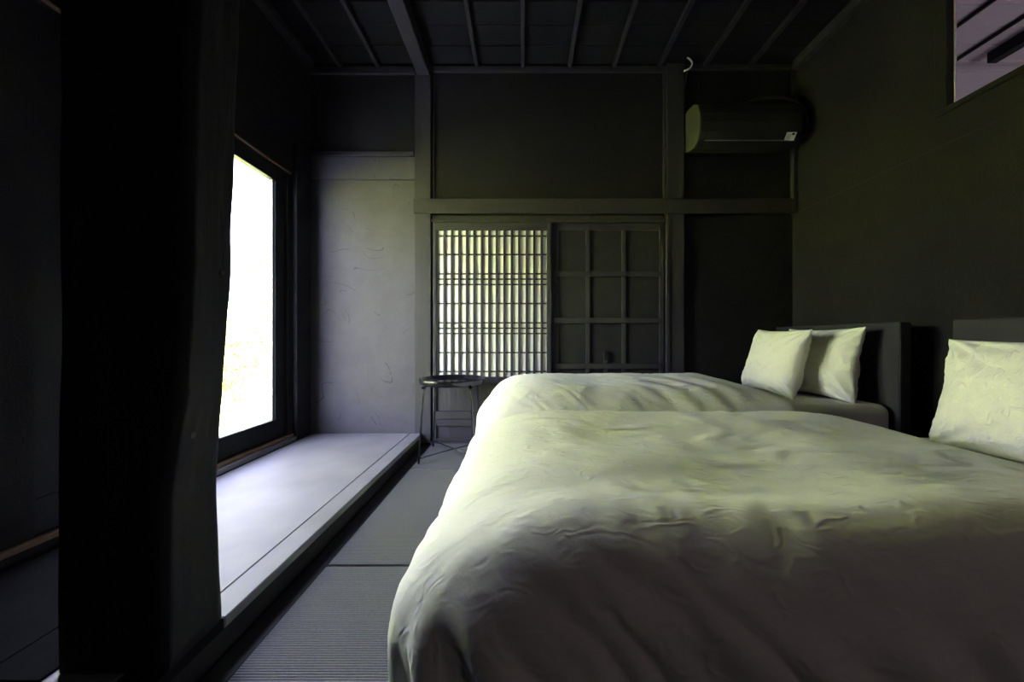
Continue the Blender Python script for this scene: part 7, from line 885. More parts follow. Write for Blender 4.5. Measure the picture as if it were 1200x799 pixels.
-1,2,3,3,0,-4,5,-7,4,-1,-3,2,7,-10,11,-5,-8,6,2,0,-3,3,3,-8,6,6,-7,1,-6,4,0,-3,0,5,1,-6,-1,3,2,-6,6,-2,-2,1,0,2,-7,9,0,-3,-5,1,0,3,-1,-2,15,3,-6,-6,-5,16,3,-14,-4,-5,22,-7,-9,2,8,-15,-15,-2,4,4,-9,1,0,2,-3,3,6,5,-3,-3,-1,2,-3,1,
1,7,-10,2,5,-11,15,-3,-10,6,1,0,-6,8,3,-12,6,6,-3,-1,-8,4,5,-4,1,-4,1,3,-1,-3,4,-7,3,2,-4,1,2,7,-13,8,8,-6,-11,1,4,0,1,-1,6,8,1,-1,-13,-3,18,-4,-9,-7,15,6,-4,-19,8,-5,-11,0,-3,1,0,1,-1,7,7,2,-7,-2,1,4,-4,6,3,-1,-11,16,-5,-3,2,-15,19,-4,
-12,1,1,1,-5,12,5,-15,6,4,-4,3,5,-3,-2,-7,5,-2,-2,0,4,-9,9,-2,-2,-1,2,-1,5,-1,-6,2,16,2,-17,-5,4,-3,3,-1,-3,4,-2,9,2,-14,13,11,-14,-11,4,8,11,-20,-9,7,-12,0,4,-5,0,13,4,-4,-9,-1,2,5,0,-3,12,-3,-4,6,-19,15,1,0,2,-17,19,-4,-3,4,3,-2,-17,13,4,-17,
5,9,-1,-6,-1,1,3,-5,7,-1,-5,-6,12,-2,-4,-1,3,-1,1,-2,2,-3,-3,-1,14,14,-12,-17,-2,-1,9,1,-10,9,-4,-1,12,-13,2,15,-14,-7,2,0,23,-2,-7,7,-2,-10,2,9,0,-3,-6,0,2,9,1,-11,12,2,-6,1,6,3,-20,15,-4,2,-5,-4,10,-5,4,0,-1,1,-12,13,-4,-7,-1,1,5,3,-1,0,3,-9,
-5,4,10,-1,-7,-1,0,10,-9,1,-2,14,-5,-14,1,-3,8,17,6,-17,-14,-5,2,11,-9,6,4,-11,13,-3,-10,16,-14,1,3,-7,-12,8,1,-7,1,11,1,-7,-9,0,2,15,-5,-13,9,8,-4,-5,5,-2,11,-9,-10,16,-10,3,6,-6,-3,0,-4,2,1,2,2,2,-3,0,4,0,-5,2,3,-4,-6,-1,12,-4,-4,1,-6,5,1,-1,
0,1,1,9,-12,-4,-2,1,0,3,23,-8,-12,-11,5,1,-1,2,-4,-4,3,-1,-5,14,-8,1,9,-3,-4,-4,9,-2,0,-3,-8,2,2,17,-7,-10,1,11,1,-7,1,1,-1,7,4,-15,5,13,-10,-9,15,-1,-13,10,-5,3,-8,-2,17,-7,-3,-1,-3,6,2,-4,-7,-1,11,-1,-1,6,-14,6,8,-14,2,4,3,-5,7,-1,-13,1,1,-5,
2,-2,21,4,-11,-18,6,-3,-2,19,-5,-13,15,-11,-1,1,8,-13,-18,4,-1,3,15,-9,-10,3,1,19,-5,-14,-1,9,8,-3,-5,0,0,5,1,6,-8,-12,14,10,-19,-2,19,-4,-12,14,-4,4,-21,7,13,-8,-3,7,-3,-4,-6,0,10,0,3,1,-8,-3,5,0,3,-6,-7,7,2,1,8,-14,2,-10,4,-3,-2,0,11,19,-10,-17,-3,3,
-5,5,7,-14,17,-9,0,-3,10,-2,-12,6,-6,-5,2,3,2,18,-2,-15,-2,2,13,2,-4,-5,2,3,4,-3,3,6,-14,-10,17,3,-17,1,20,-7,-10,15,-11,1,-13,9,15,-8,-7,-1,0,-2,12,-2,3,-6,-8,5,6,-4,-7,5,6,-10,-6,9,0,11,-5,-14,8,-1,-1,0,-10,4,-2,25,3,-14,-17,0,5,3,2,-10,8,-2,-4,-4,
-1,-1,-3,5,-9,-4,2,13,3,-17,-1,0,13,3,0,-5,-2,2,4,2,-2,-9,3,16,-20,-5,21,-3,-14,-2,21,-14,0,11,3,-9,-15,6,16,-6,-5,-8,14,-3,7,0,-6,-10,-6,23,-6,-16,4,2,10,3,-19,3,10,10,-19,-1,5,-8,4,6,-11,3,-8,20,13,-11,-12,-5,4,-2,10,-9,-5,-2,-2,-16,13,-4,-1,3,-4,9,7,-18,
-4,1,17,1,-1,-1,-5,-1,3,3,1,-4,-8,-1,2,22,-22,-3,22,-7,-12,-3,23,-26,15,6,-2,-7,-4,3,-4,-3,18,-3,-4,3,-3,-9,-1,2,3,6,-8,-10,12,6,5,2,-24,6,14,-3,-21,5,12,-13,5,2,-6,3,-10,10,23,2,-19,-2,-1,-9,7,0,-11,3,-20,-2,10,3,4,9,-1,-10,-7,4,-3,8,15,-5,-5,-5,3,3,
1,-3,-1,2,-5,-7,10,10,-20,7,14,-6,-13,6,9,-19,11,13,-3,-14,1,6,0,-5,9,1,-10,2,-8,3,13,-9,6,2,0,-11,10,-7,13,-9,-18,13,16,-13,-15,10,1,-8,3,5,-6,4,-8,-1,10,14,-11,2,-3,-8,0,-2,-2,-11,-2,-5,3,4,10,0,-10,2,-5,6,3,4,0,-1,-2,2,4,3,-4,-5,5,-4,3,-9,12,-5,
-7,7,-2,-1,-4,16,-5,-16,2,20,-4,-19,17,7,-12,-3,9,-3,-7,-2,9,3,-3,-8,12,9,-4,-22,5,2,25,-15,-24,11,17,-19,-7,15,-6,-2,1,5,-3,-5,-1,-5,-1,4,-4,3,-1,5,2,-4,-18,5,3,-11,4,-3,7,-1,1,8,-1,-1,2,10,-7,-1,4,2,4,-13,-11,20,7,-11,-3,6,4,-16,6,3,-6,0,4,7,-6,-4,
4,10,-4,-18,17,6,-20,3,11,-15,9,6,-2,-7,-7,19,-2,-5,-5,-7,2,7,20,-6,-22,2,7,-10,-3,10,-10,9,-11,11,-1,-10,-4,1,-1,5,-2,7,-3,4,-4,-20,5,12,1,-12,10,-13,1,-2,10,8,10,-22,7,8,-2,2,2,-5,-8,-5,-3,28,-5,-3,-18,24,-6,-18,16,-6,2,-7,8,3,2,-20,9,12,-6,-17,16,2,-18,6,
17,-4,2,-4,-4,-3,0,6,0,15,-11,-10,0,10,13,0,-15,-9,-7,-1,1,8,-7,17,-16,8,-10,4,-5,2,-3,7,0,-3,-3,8,-10,-1,-8,10,5,-19,5,4,1,6,13,-1,0,-19,7,15,8,-8,-14,-7,5,-1,6,19,-14,-2,-15,25,-2,-9,-1,-4,-8,1,19,-12,-3,-6,7,9,-4,-6,9,2,-20,10,17,-2,-15,2,5,-12,10,13,
-1,-2,-8,-2,-2,12,8,-1,-3,-11,-13,6,-9,2,-7,5,1,18,-19,-2,0,7,-8,2,2,5,-5,-17,5,-5,-2,11,-4,-2,-6,8,2,5,-3,21,-7,-20,18,-9,-2,2,0,-2,-3,-1,10,14,2,-14,-19,15,4,5,-15,8,-15,1,15,-5,-8,-1,3,5,-12,2,16,-7,-12,10,5,2,0,13,-16,-10,16,-8,-13,13,0,2,4,-6,6,14,
0,-20,-3,8,-12,7,-8,-8,2,21,6,-5,-13,-5,-4,5,-3,6,-16,2,3,-3,-2,10,-7,9,7,-7,-5,3,2,13,-7,-22,16,-13,4,14,14,-14,-16,-2,14,-2,13,-18,-13,7,22,-1,-17,12,-21,4,17,-8,-8,-2,-1,1,0,4,22,-14,-15,1,13,6,-4,19,-23,-10,16,1,-12,4,-3,6,2,-9,8,8,7,-20,10,-10,0,-4,1,-1,
-1,4,3,-5,4,-3,-5,0,2,
),
(
-500,5,4,-3,-2,-2,0,0,1,0,0,0,1,4,4,5,10,10,12,15,17,20,20,22,21,22,22,22,21,23,23,21,22,22,21,22,22,21,22,22,22,21,22,22,23,22,22,21,22,22,23,23,22,22,21,22,23,21,19,18,17,17,7,5,11,2,4,-1,3,4,4,-5,3,19,-2,-6,8,-2,-8,-3,1,14,-19,-6,10,6,1,-6,0,0,
0,1,0,-1,-3,0,1,-1,2,1,1,0,-2,1,-1,0,0,0,0,1,0,-1,0,0,0,1,-1,0,1,-1,0,0,0,0,0,-1,1,-1,1,0,1,-1,0,0,0,0,1,-1,0,0,3,-3,-2,9,-1,-11,8,4,6,-8,-6,1,16,-9,-20,17,0,-19,21,9,-4,-6,-6,19,-4,-8,-4,5,4,-3,-1,-2,-2,0,1,-1,2,0,1,0,
0,-3,0,2,-1,1,0,0,0,0,0,0,-1,1,0,-1,0,1,0,-1,1,0,0,1,-1,0,-1,-1,1,0,1,-1,0,0,0,-1,1,-1,0,1,0,-4,2,-2,-4,13,0,-9,-2,8,11,-8,0,1,9,-9,-20,20,0,-24,15,18,-4,-12,12,3,-7,-3,-4,3,4,0,1,1,1,0,2,-3,2,0,0,-1,2,-1,0,1,-1,0,0,0,
0,0,-1,1,0,0,0,0,-1,0,1,0,0,-1,0,0,0,1,0,0,0,-1,0,-1,0,0,1,0,0,0,-1,-1,1,0,3,-3,-8,17,-1,-9,-11,11,15,-12,1,3,-3,0,-16,25,-5,-23,4,24,-7,-6,17,1,0,1,-7,0,2,3,1,-1,-2,1,1,-2,-2,0,0,1,1,-1,-2,1,1,-1,1,-1,0,0,-1,0,0,1,0,0,
0,0,-1,0,1,0,1,-1,0,0,0,-1,0,0,1,-1,0,0,0,-1,0,0,2,0,0,-2,5,-4,-11,17,5,-8,-18,12,11,-19,8,11,-7,10,-20,10,4,-13,-9,14,-21,-1,13,1,-2,4,-1,-1,-4,-5,0,3,-2,1,2,1,-2,1,-2,1,-1,2,-1,0,0,-1,1,0,-1,1,0,0,0,-1,1,0,-1,1,0,0,-1,0,1,0,
-1,0,1,0,-1,0,0,0,0,0,0,-1,1,0,-1,2,-2,-2,9,-3,-12,13,10,-12,-16,14,2,-16,17,-4,-7,6,-3,9,13,-11,0,0,-3,-2,1,0,5,2,-3,-2,4,1,-1,0,-1,-1,-2,2,0,-2,0,2,0,0,-1,1,0,0,-1,1,0,0,0,-1,1,0,0,0,0,0,-1,1,0,0,0,0,0,0,-1,1,0,0,-1,0,
-1,1,1,-1,-1,1,-1,4,-2,-4,6,0,-13,11,12,-16,-6,17,-11,4,8,-14,4,0,-7,0,24,-2,8,-15,-1,6,0,0,-2,-1,8,-1,-4,1,1,1,-2,3,-3,3,4,-3,0,-1,0,0,0,0,0,0,0,0,0,0,0,0,0,-1,1,0,0,0,0,0,-1,0,1,-1,0,1,0,0,-1,1,-1,1,0,0,1,2,-1,0,-2,1,
0,4,1,2,-9,8,4,-20,7,7,-16,20,-2,6,-2,-12,-6,2,-4,7,3,-4,-4,3,-3,-2,4,-9,1,5,-1,4,-3,2,0,6,-6,1,3,-4,1,0,0,0,-1,0,1,0,0,-1,0,1,0,-1,1,0,0,-1,1,0,0,0,0,0,0,0,0,-1,0,1,-1,1,0,-1,0,0,1,0,-3,3,4,3,-9,-5,-2,-5,-2,26,-3,-20,
25,-18,-1,23,-27,13,10,-14,-8,1,-6,7,6,1,-6,-5,-2,-3,6,2,-3,5,-3,2,0,1,-4,5,-3,-3,3,-1,0,1,-1,1,-1,0,-1,0,1,0,-1,1,0,0,0,-1,1,0,0,0,1,-1,0,0,0,0,0,0,-1,1,0,0,1,-1,-1,-1,4,2,-5,-3,-1,8,5,3,-2,-8,-13,25,-11,-10,22,-23,1,21,-28,16,17,-12,
1,-1,-2,0,-4,-2,1,8,6,0,-5,3,-6,-2,4,0,-3,4,-3,2,-1,0,0,1,-1,0,0,0,0,0,0,-1,1,0,-1,1,-1,0,1,0,-1,1,0,0,0,0,1,-1,0,0,0,0,0,0,-1,0,0,0,-2,-2,4,2,3,-7,-4,2,6,2,-1,4,-9,18,-25,7,18,-23,-2,22,-24,2,18,0,2,-2,-1,2,1,-3,-2,2,
-1,2,-1,1,1,-2,1,4,-5,0,-3,6,-1,0,-2,0,0,0,0,1,0,-1,1,-1,1,0,0,0,0,-1,0,0,0,0,2,-1,-1,1,1,-1,0,0,0,0,0,0,0,1,-2,2,0,-4,2,-4,8,-1,-4,-2,8,-6,1,3,4,9,-28,8,21,-16,-4,17,-21,-3,0,0,2,0,-7,3,11,-6,-7,2,1,-5,4,3,-1,1,-2,2,
2,-1,-4,1,0,1,0,1,-1,-1,0,1,1,-1,0,0,-1,0,1,0,0,0,1,-1,0,-1,1,0,-1,1,0,0,0,0,0,-1,1,0,0,2,-3,0,3,1,-1,-6,3,3,-5,3,5,-11,8,-4,8,4,-24,8,23,-11,4,-1,-22,0,-2,3,-4,1,2,-2,5,-2,-2,2,-1,-3,3,1,-1,0,-1,-1,3,1,-1,-1,0,0,-1,1,
1,-1,0,0,0,0,-1,1,0,0,0,1,0,0,-1,1,-1,1,0,-1,-1,1,0,-1,1,0,0,0,0,-1,2,4,-5,-4,2,4,0,-4,1,0,-8,20,-2,-21,10,2,0,3,-13,2,21,-21,22,-4,2,-2,-4,5,5,-6,-1,-1,1,0,2,3,0,-5,-1,-2,2,1,2,0,-1,-1,1,-1,1,0,0,0,0,0,0,0,0,0,0,0,
-1,0,1,0,0,1,-1,-1,0,0,1,0,-1,1,0,0,1,0,0,-1,0,-2,-1,7,-3,-7,2,7,4,-2,-1,0,-13,17,0,-22,14,11,-7,5,-13,-1,8,-6,13,1,1,-2,-5,4,5,-4,-1,2,-2,-2,4,0,0,-1,1,-1,0,-2,0,0,2,-1,0,1,0,0,0,0,0,0,1,-1,0,0,0,1,0,-1,0,0,0,0,1,-1,
0,0,-1,0,0,1,0,-1,0,0,1,0,1,-2,-1,5,-3,-4,-2,5,-2,0,-4,1,-5,18,-5,-17,15,6,-14,18,-2,-13,1,2,-2,2,-1,0,-5,1,4,0,0,4,-2,-2,0,1,2,1,-2,-1,1,-1,0,-1,0,2,0,-2,0,2,-1,0,0,-1,1,0,0,0,0,0,1,-1,0,0,0,0,0,0,0,1,0,0,-1,0,0,0,
0,0,0,-1,1,-3,3,7,-8,0,-1,0,1,8,0,-11,-4,22,-7,-19,22,0,-22,10,15,-21,4,-2,2,1,0,0,-3,2,3,-1,-3,1,1,0,0,-1,-1,1,0,-3,2,2,-1,1,-1,-2,3,-1,0,1,-1,0,1,0,0,0,0,0,1,-1,1,-1,-1,0,0,1,1,-1,-1,0,0,1,0,-1,0,0,-1,0,2,0,3,-11,5,10,
-10,-2,8,2,0,-2,7,-12,-11,21,-1,-19,20,4,-25,14,12,-25,-2,2,-1,1,4,1,-5,0,3,-1,-1,1,0,-1,0,1,0,-1,2,-2,-1,1,-1,1,0,0,1,-1,-1,1,-1,0,0,0,0,1,0,-1,0,0,1,0,0,0,-1,0,1,1,-1,-1,0,-1,1,1,-1,1,0,0,-1,-1,11,-17,6,11,-12,-3,5,-3,5,3,6,-11,
-11,18,-4,-6,10,4,-24,17,12,-1,2,-1,-4,3,3,-1,-3,-1,2,2,-1,-1,0,2,-1,0,1,-1,0,-1,1,2,-1,0,0,0,-1,1,0,0,-1,0,0,0,0,0,0,0,0,0,0,0,0,0,0,0,0,2,0,0,0,1,-1,0,-1,1,-2,-2,1,0,12,-17,6,12,-12,-5,3,-1,2,3,3,-9,0,9,-16,3,9,-6,-10,25,
0,0,2,0,-8,3,3,1,-1,1,-1,-1,-2,5,-2,1,-1,0,1,1,-1,0,0,1,0,-1,0,0,-1,0,0,1,0,0,0,-1,1,0,0,-1,0,1,0,0,0,0,-1,-1,0,1,-1,1,0,0,1,1,-2,1,3,-1,-6,2,11,-17,4,15,-6,-5,-4,-2,-1,16,-2,-18,11,6,-21,6,9,-8,-1,0,-1,1,2,0,-4,2,3,-1,
-3,0,3,2,-3,-1,1,-3,-1,3,1,2,0,-1,-1,0,0,0,0,0,0,1,-1,0,0,1,0,-1,-1,0,1,-1,1,0,-1,1,-1,1,0,0,0,0,0,-2,1,0,-1,1,0,-2,-1,4,-7,5,12,-16,2,14,1,-1,-6,-7,-6,20,-4,-19,14,6,-21,5,1,1,-1,0,-3,1,2,4,0,0,-3,-1,2,-1,2,-2,3,-2,0,3,
0,-2,0,-1,0,0,0,1,-1,0,1,-1,0,1,-1,2,-1,-1,0,1,-1,0,1,-1,-1,1,0,0,0,1,0,-1,1,-1,1,-1,0,1,1,-5,3,2,1,2,-12,5,15,-20,-6,8,8,3,3,-5,-15,21,-4,-18,16,1,-14,9,-7,-1,-1,1,-3,6,2,-4,-9,5,7,-4,1,0,2,0,-1,6,-2,-5,1,0,0,0,1,0,-1,1,
0,-1,1,0,-1,1,-1,1,0,-1,0,1,0,-1,0,1,0,-1,0,0,-1,1,0,0,1,-1,1,-1,0,0,4,-6,-2,-1,8,3,-14,4,16,-6,-11,-8,6,4,-5,2,-1,17,-7,-5,7,-2,-7,-1,0,-4,0,6,0,-1,-5,6,3,-8,2,2,1,0,-2,4,-1,-5,3,0,0,0,1,-1,0,1,0,0,-1,-1,0,1,1,0,-1,1,
0,0,-1,0,0,0,0,0,0,1,-1,0,-1,1,0,-1,1,-1,1,0,-1,0,5,0,1,-14,11,5,-16,7,-1,4,6,-11,-8,11,4,-16,6,13,-10,5,3,-11,3,1,-2,-1,6,2,-11,5,4,-5,-1,5,0,0,-3,2,2,-6,6,-5,3,0,1,-1,-1,1,-1,-1,2,1,-2,1,0,-1,1,-1,0,0,0,1,-1,0,0,0,0,1,
-1,0,1,-1,0,0,1,-1,1,0,-1,-1,-1,1,-2,-1,9,-14,8,8,-15,7,-5,-3,16,-1,-1,-6,8,-18,14,5,-13,3,9,-6,0,-1,0,0,0,-1,1,0,-2,5,1,2,-8,4,3,-6,5,1,2,-6,0,0,0,1,2,-1,0,-1,1,2,-2,-1,0,0,0,0,1,-1,0,0,1,-1,0,0,0,0,1,-1,1,0,0,0,0,0,
0,1,2,0,-1,2,-1,0,5,-14,4,8,-4,3,-9,-10,21,-10,0,6,1,-20,12,9,-5,-1,3,0,-1,0,0,-2,5,0,-8,5,3,3,-7,2,4,-4,-1,1,-1,5,-1,1,-3,0,2,-2,1,1,-1,-1,1,1,0,-1,-1,1,-1,0,1,-1,1,-1,1,0,-1,0,0,0,1,0,-1,0,0,1,-1,0,-1,0,1,-4,-1,-1,-2,6,
14,-14,-7,6,1,8,-10,-12,20,0,-10,16,-1,-23,14,14,-14,-4,1,-1,-1,0,1,2,-2,0,-1,4,0,-4,4,0,-2,-1,5,-7,-1,7,-6,6,0,-2,0,0,-1,1,0,-1,0,1,0,0,-1,1,0,-1,1,-1,1,-1,1,0,-1,1,0,-1,0,0,0,0,0,0,1,-1,-1,-1,4,2,-1,-1,-6,-3,16,-6,-11,2,0,13,-12,-8,
16,1,-7,12,0,-22,15,4,-11,1,-1,-2,0,3,0,-2,0,6,-1,-3,-3,5,-1,-3,7,-4,2,-6,1,5,-3,1,0,-2,1,1,0,0,0,0,-1,1,0,0,0,-1,1,0,0,0,0,-1,1,0,0,0,0,0,1,-1,0,0,0,-1,2,0,0,-1,-1,1,0,2,-8,-3,16,-6,-5,3,-10,11,-5,-8,12,-2,1,5,-4,-4,7,-3,
2,-1,-3,0,1,1,-1,1,4,1,-7,1,2,-2,5,-8,4,2,2,-5,3,1,-2,0,2,-1,0,-1,1,0,0,0,0,-1,1,-1,1,0,0,1,-1,0,0,0,0,0,0,0,1,0,0,-1,-1,1,-1,0,0,1,-1,-2,1,2,-1,3,-11,5,5,-7,2,5,-3,3,-7,1,5,-3,2,-1,-2,6,-3,1,2,-4,0,0,-1,0,5,0,
-2,-2,5,-10,1,8,-2,-4,5,-1,3,-4,0,2,0,-1,1,-1,0,0,1,-1,1,-1,1,0,1,-1,0,-1,0,1,1,-1,0,0,0,0,1,-1,-1,0,1,0,-1,1,0,-1,0,2,2,-3,-3,0,4,1,-16,16,3,-15,5,5,0,-1,-12,7,2,3,2,-11,12,3,2,1,-2,-4,3,0,0,0,1,0,0,5,1,-10,-2,9,-8,-1,
7,-2,2,-1,1,0,0,0,0,1,-2,0,1,0,0,0,0,1,-1,0,0,0,0,0,1,-1,0,0,0,0,-1,1,0,-1,1,0,0,-1,1,0,0,-3,3,1,-3,-3,8,-1,-16,17,5,-14,1,3,1,0,-10,5,3,7,-6,-13,22,1,2,-2,-4,1,3,-1,-1,-1,2,1,-6,7,5,-11,3,7,-7,0,3,0,1,-2,1,1,-1,0,
-1,2,0,-1,0,1,-1,0,-2,2,0,-1,0,1,-1,0,1,1,-1,0,-1,1,-1,1,0,0,1,-1,0,0,0,-3,3,-3,3,1,-3,-4,9,-4,-15,20,1,-13,3,9,-1,-8,-7,5,6,0,-3,-2,-6,9,2,-8,-5,11,1,-4,1,-2,-1,1,-4,5,3,-9,5,7,-6,0,2,-1,2,-1,0,0,0,0,0,-1,1,0,-1,1,0,0,
0,-1,1,0,0,0,0,0,-1,1,0,0,0,0,0,0,0,-1,1,0,0,-2,3,-2,1,-3,0,4,-1,-2,5,-9,-4,15,-2,-12,3,9,2,-11,-8,7,4,2,-1,-8,2,15,-7,-11,0,15,-4,-7,5,-1,-1,0,-3,5,3,-7,2,6,-3,0,1,-1,1,-1,1,0,1,-1,1,-1,0,0,0,0,0,0,1,0,-1,-1,1,0,-1,1,
0,0,1,-1,1,-1,0,-1,1,-1,1,0,0,-1,2,-2,-3,-3,-1,6,-1,4,6,-21,5,13,-5,-9,1,12,1,-10,-4,8,-1,2,3,-13,10,15,-13,-15,4,18,-14,-3,8,-2,0,4,-2,2,2,-6,2,4,-2,0,1,-1,1,-1,0,0,0,0,0,0,0,0,0,0,1,-1,1,0,-1,0,0,0,0,0,0,0,0,0,1,-1,0,-1,
1,-1,1,1,-2,-3,2,5,1,-10,-5,8,-1,7,5,-22,8,16,-1,-19,-1,13,5,-14,4,3,-2,12,-12,-5,9,10,-15,-7,3,16,-14,-2,4,1,2,-2,0,-3,6,-3,1,2,0,-1,0,0,0,0,0,0,-1,1,0,1,-1,-1,1,0,0,0,0,1,-1,0,1,-1,0,0,0,0,0,0,2,-2,0,0,0,-1,1,0,0,0,-4,4,
9,-13,-10,13,-4,6,2,-19,7,12,6,-19,-6,13,10,-14,6,0,4,6,-18,6,6,2,2,-19,9,11,-12,2,3,-3,2,-1,0,6,-2,-3,-1,2,1,-1,-1,1,0,0,0,0,0,0,0,1,-1,0,0,1,-1,1,-1,1,0,-1,1,-1,0,-1,1,-1,0,-1,3,-1,-1,1,0,-3,3,2,-7,1,-5,6,11,-11,-13,18,-9,2,9,-15,
3,10,1,-2,-14,10,5,-4,1,-8,17,-2,-16,13,-1,-1,0,-17,14,8,-10,5,-1,-3,5,-2,-3,3,1,1,-1,-1,2,0,-1,1,-1,1,0,-1,0,0,0,1,0,-1,0,0,0,0,0,0,0,0,0,0,0,0,0,0,0,-1,2,0,-2,0,2,-4,-1,5,-1,0,0,-2,3,-3,-14,21,-1,-9,1,-2,1,-1,11,1,-17,6,7,-2,
-18,11,21,-17,-5,18,-11,11,-9,-16,17,2,-11,8,2,-1,2,-4,1,2,0,-1,1,-1,1,-1,2,-1,0,0,0,-1,1,-1,0,0,0,0,0,0,1,-1,0,1,-1,1,-1,0,0,0,0,1,-1,0,0,0,-1,0,-2,-1,5,-6,4,1,-6,7,2,-6,-12,20,-1,-6,-7,7,4,-15,16,6,-10,3,-3,2,-18,9,9,-18,12,4,1,11,
-13,-9,19,-6,-11,7,2,3,-2,1,-2,1,1,-1,1,-1,2,-2,1,-1,1,0,1,-2,1,0,0,0,-1,1,-1,0,1,0,-1,0,-1,1,1,-1,1,-1,0,1,-2,1,2,-1,-3,1,4,-11,7,3,-6,9,-11,3,11,-9,-13,20,1,-7,-13,20,-4,-19,17,8,-9,-2,7,-3,-16,24,-4,-21,9,-2,10,3,-13,-1,17,-12,2,2,0,-1,
1,1,0,0,0,-1,1,-1,0,0,1,-1,1,-1,1,0,0,-1,0,0,1,0,0,-1,0,0,0,1,-1,0,1,0,0,-1,0,2,-2,0,0,0,3,-7,4,1,-6,-7,4,14,-8,-4,14,-8,-14,20,5,-12,-12,23,-4,-22,15,-2,-3,-16,23,5,-6,11,-12,-15,-1,8,4,-2,-1,2,1,4,-2,-2,2,-1,1,-2,1,0,0,0,1,-1,
0,0,1,-1,0,0,0,0,1,0,0,-1,0,0,1,-1,0,0,0,0,0,-1,0,2,0,0,0,0,-2,2,2,-7,0,6,-7,6,2,-12,4,12,-10,-5,15,-6,-16,13,6,-7,2,10,-4,-22,14,3,-10,-5,10,-11,14,18,-8,-14,-1,9,-3,3,-1,-1,-4,5,1,0,-1,2,1,-3,1,1,-1,0,1,0,-1,0,1,0,-1,0,1,0,
-1,1,-1,1,0,-1,1,0,0,-1,1,0,0,0,-1,0,1,-1,2,1,-3,0,1,3,-8,8,-4,-5,12,-7,0,6,-9,-1,16,-10,-19,18,-1,-9,8,1,-7,-6,13,11,-9,-20,3,-4,13,20,0,-27,12,9,-17,4,18,-14,-4,9,-2,-1,-2,-1,3,2,-1,1,0,-1,0,1,-1,0,1,0,-1,1,-1,1,-1,1,-1,0,0,0,0,0,
1,0,-1,0,0,0,1,-1,1,-1,1,-1,-2,3,-2,4,1,-9,10,-4,3,-7,-2,8,1,-4,9,-9,-15,15,-13,11,-5,4,-7,-2,-13,10,18,-6,-18,-9,3,23,-1,-21,19,6,-18,5,12,-13,-1,9,-4,-1,2,-1,0,1,0,0,0,1,-1,1,-1,0,0,1,-1,0,0,1,-1,1,-1,1,-1,0,1,-1,0,0,1,0,0,-1,1,-1,
0,0,0,0,1,2,-1,-7,8,-4,2,-3,-4,7,5,-9,-5,7,1,-4,4,-4,-3,7,-6,-2,1,-6,1,0,13,-2,-7,-6,-10,26,0,-20,15,7,-16,3,13,-16,2,7,-1,0,0,-2,1,0,0,0,0,1,-1,1,-1,1,-1,0,1,-1,-1,1,0,0,0,0,0,0,1,0,0,0,0,-1,1,-1,1,-1,0,2,0,0,-4,1,3,-2,
5,-5,-8,12,0,-10,0,7,-10,10,-9,0,17,-26,21,4,-14,-8,6,-13,-1,6,13,-10,1,-4,-13,21,0,-17,12,11,-15,3,15,-17,2,4,-1,1,-1,-1,0,0,1,-1,0,1,-1,1,-1,1,0,-1,1,0,0,-1,1,-1,0,1,0,0,-1,1,0,-1,1,-1,1,0,1,-3,2,-2,0,2,-1,0,5,-7,-5,15,-5,-8,4,6,-13,0,
0,16,-23,9,1,-10,27,-4,-13,18,-14,-15,-5,17,13,-6,-3,-7,-12,19,0,-14,8,9,-10,2,14,-14,0,3,-1,1,-1,0,0,-1,1,0,0,0,0,0,1,-1,1,-1,1,-1,1,0,0,0,0,0,0,0,0,-1,1,-1,1,0,0,0,1,-3,3,-2,0,2,3,-8,-1,11,-6,-6,7,1,-14,7,13,2,-12,2,-15,25,-15,4,14,-12,
-9,25,-6,-17,-13,16,11,-1,-8,-5,-5,14,4,-12,6,7,-10,2,12,-9,-1,1,0,0,0,0,1,-1,0,0,1,-1,1,-1,0,0,1,-1,1,0,0,0,0,0,0,0,0,-1,1,-1,1,1,-2,0,0,1,0,-1,1,3,-1,-7,4,3,-2,-5,9,-5,-2,6,-4,0,0,0,-4,-1,1,9,-15,21,7,-10,1,25,-1,-15,-20,5,15,12,
-13,-1,-7,10,4,-6,2,6,-8,1,9,-7,1,-1,1,0,0,-1,1,-1,0,0,1,0,-1,1,0,0,0,0,-1,-1,2,0,0,-1,0,1,0,-1,1,0,-1,1,0,0,-1,2,-2,2,-1,-5,4,-2,6,-6,4,-8,7,-8,10,4,-5,0,-1,-3,-5,-8,18,-8,1,18,-4,-1,4,16,5,-10,-21,-6,17,15,-16,9,-15,6,1,-2,3,3,
-4,0,7,-5,1,0,0,0,0,0,0,0,-1,0,1,0,0,-1,0,1,0,0,0,-1,0,0,1,-1,0,0,1,0,-1,0,1,0,0,0,-2,3,-2,-3,7,0,3,-8,0,-9,0,-1,3,-5,0,-5,7,4,3,12,-11,-5,16,-19,8,-6,4,0,1,9,6,3,-14,-15,17,1,-10,13,-10,-1,2,0,1,1,-2,0,4,-2,0,0,0,0,
0,0,0,1,-1,-1,1,0,1,-1,1,-1,1,0,0,0,0,0,0,0,1,0,-1,0,0,0,0,0,0,1,-2,0,4,-2,-4,-4,0,3,11,-1,-11,6,0,5,-3,-22,1,16,7,-2,-1,3,-4,-2,4,-11,-3,-1,7,-1,8,13,-14,-12,20,-13,-4,13,-3,-1,-2,2,0,1,-2,0,2,-1,0,0,0,0,1,-1,0,1,0,-1,1,-1,
1,-1,1,-1,1,-1,1,0,-1,1,0,-1,0,1,0,0,0,-1,1,0,-1,0,3,-4,-4,5,2,1,-6,-5,3,10,-4,-10,-6,16,7,-7,-1,1,9,-8,3,0,-2,15,-1,-25,-3,-2,18,-14,10,18,-16,-5,23,-20,-5,12,-3,0,-2,1,0,0,0,0,1,1,-2,1,0,0,1,-1,0,1,0,-2,2,-1,0,0,1,-1,1,0,0,0,
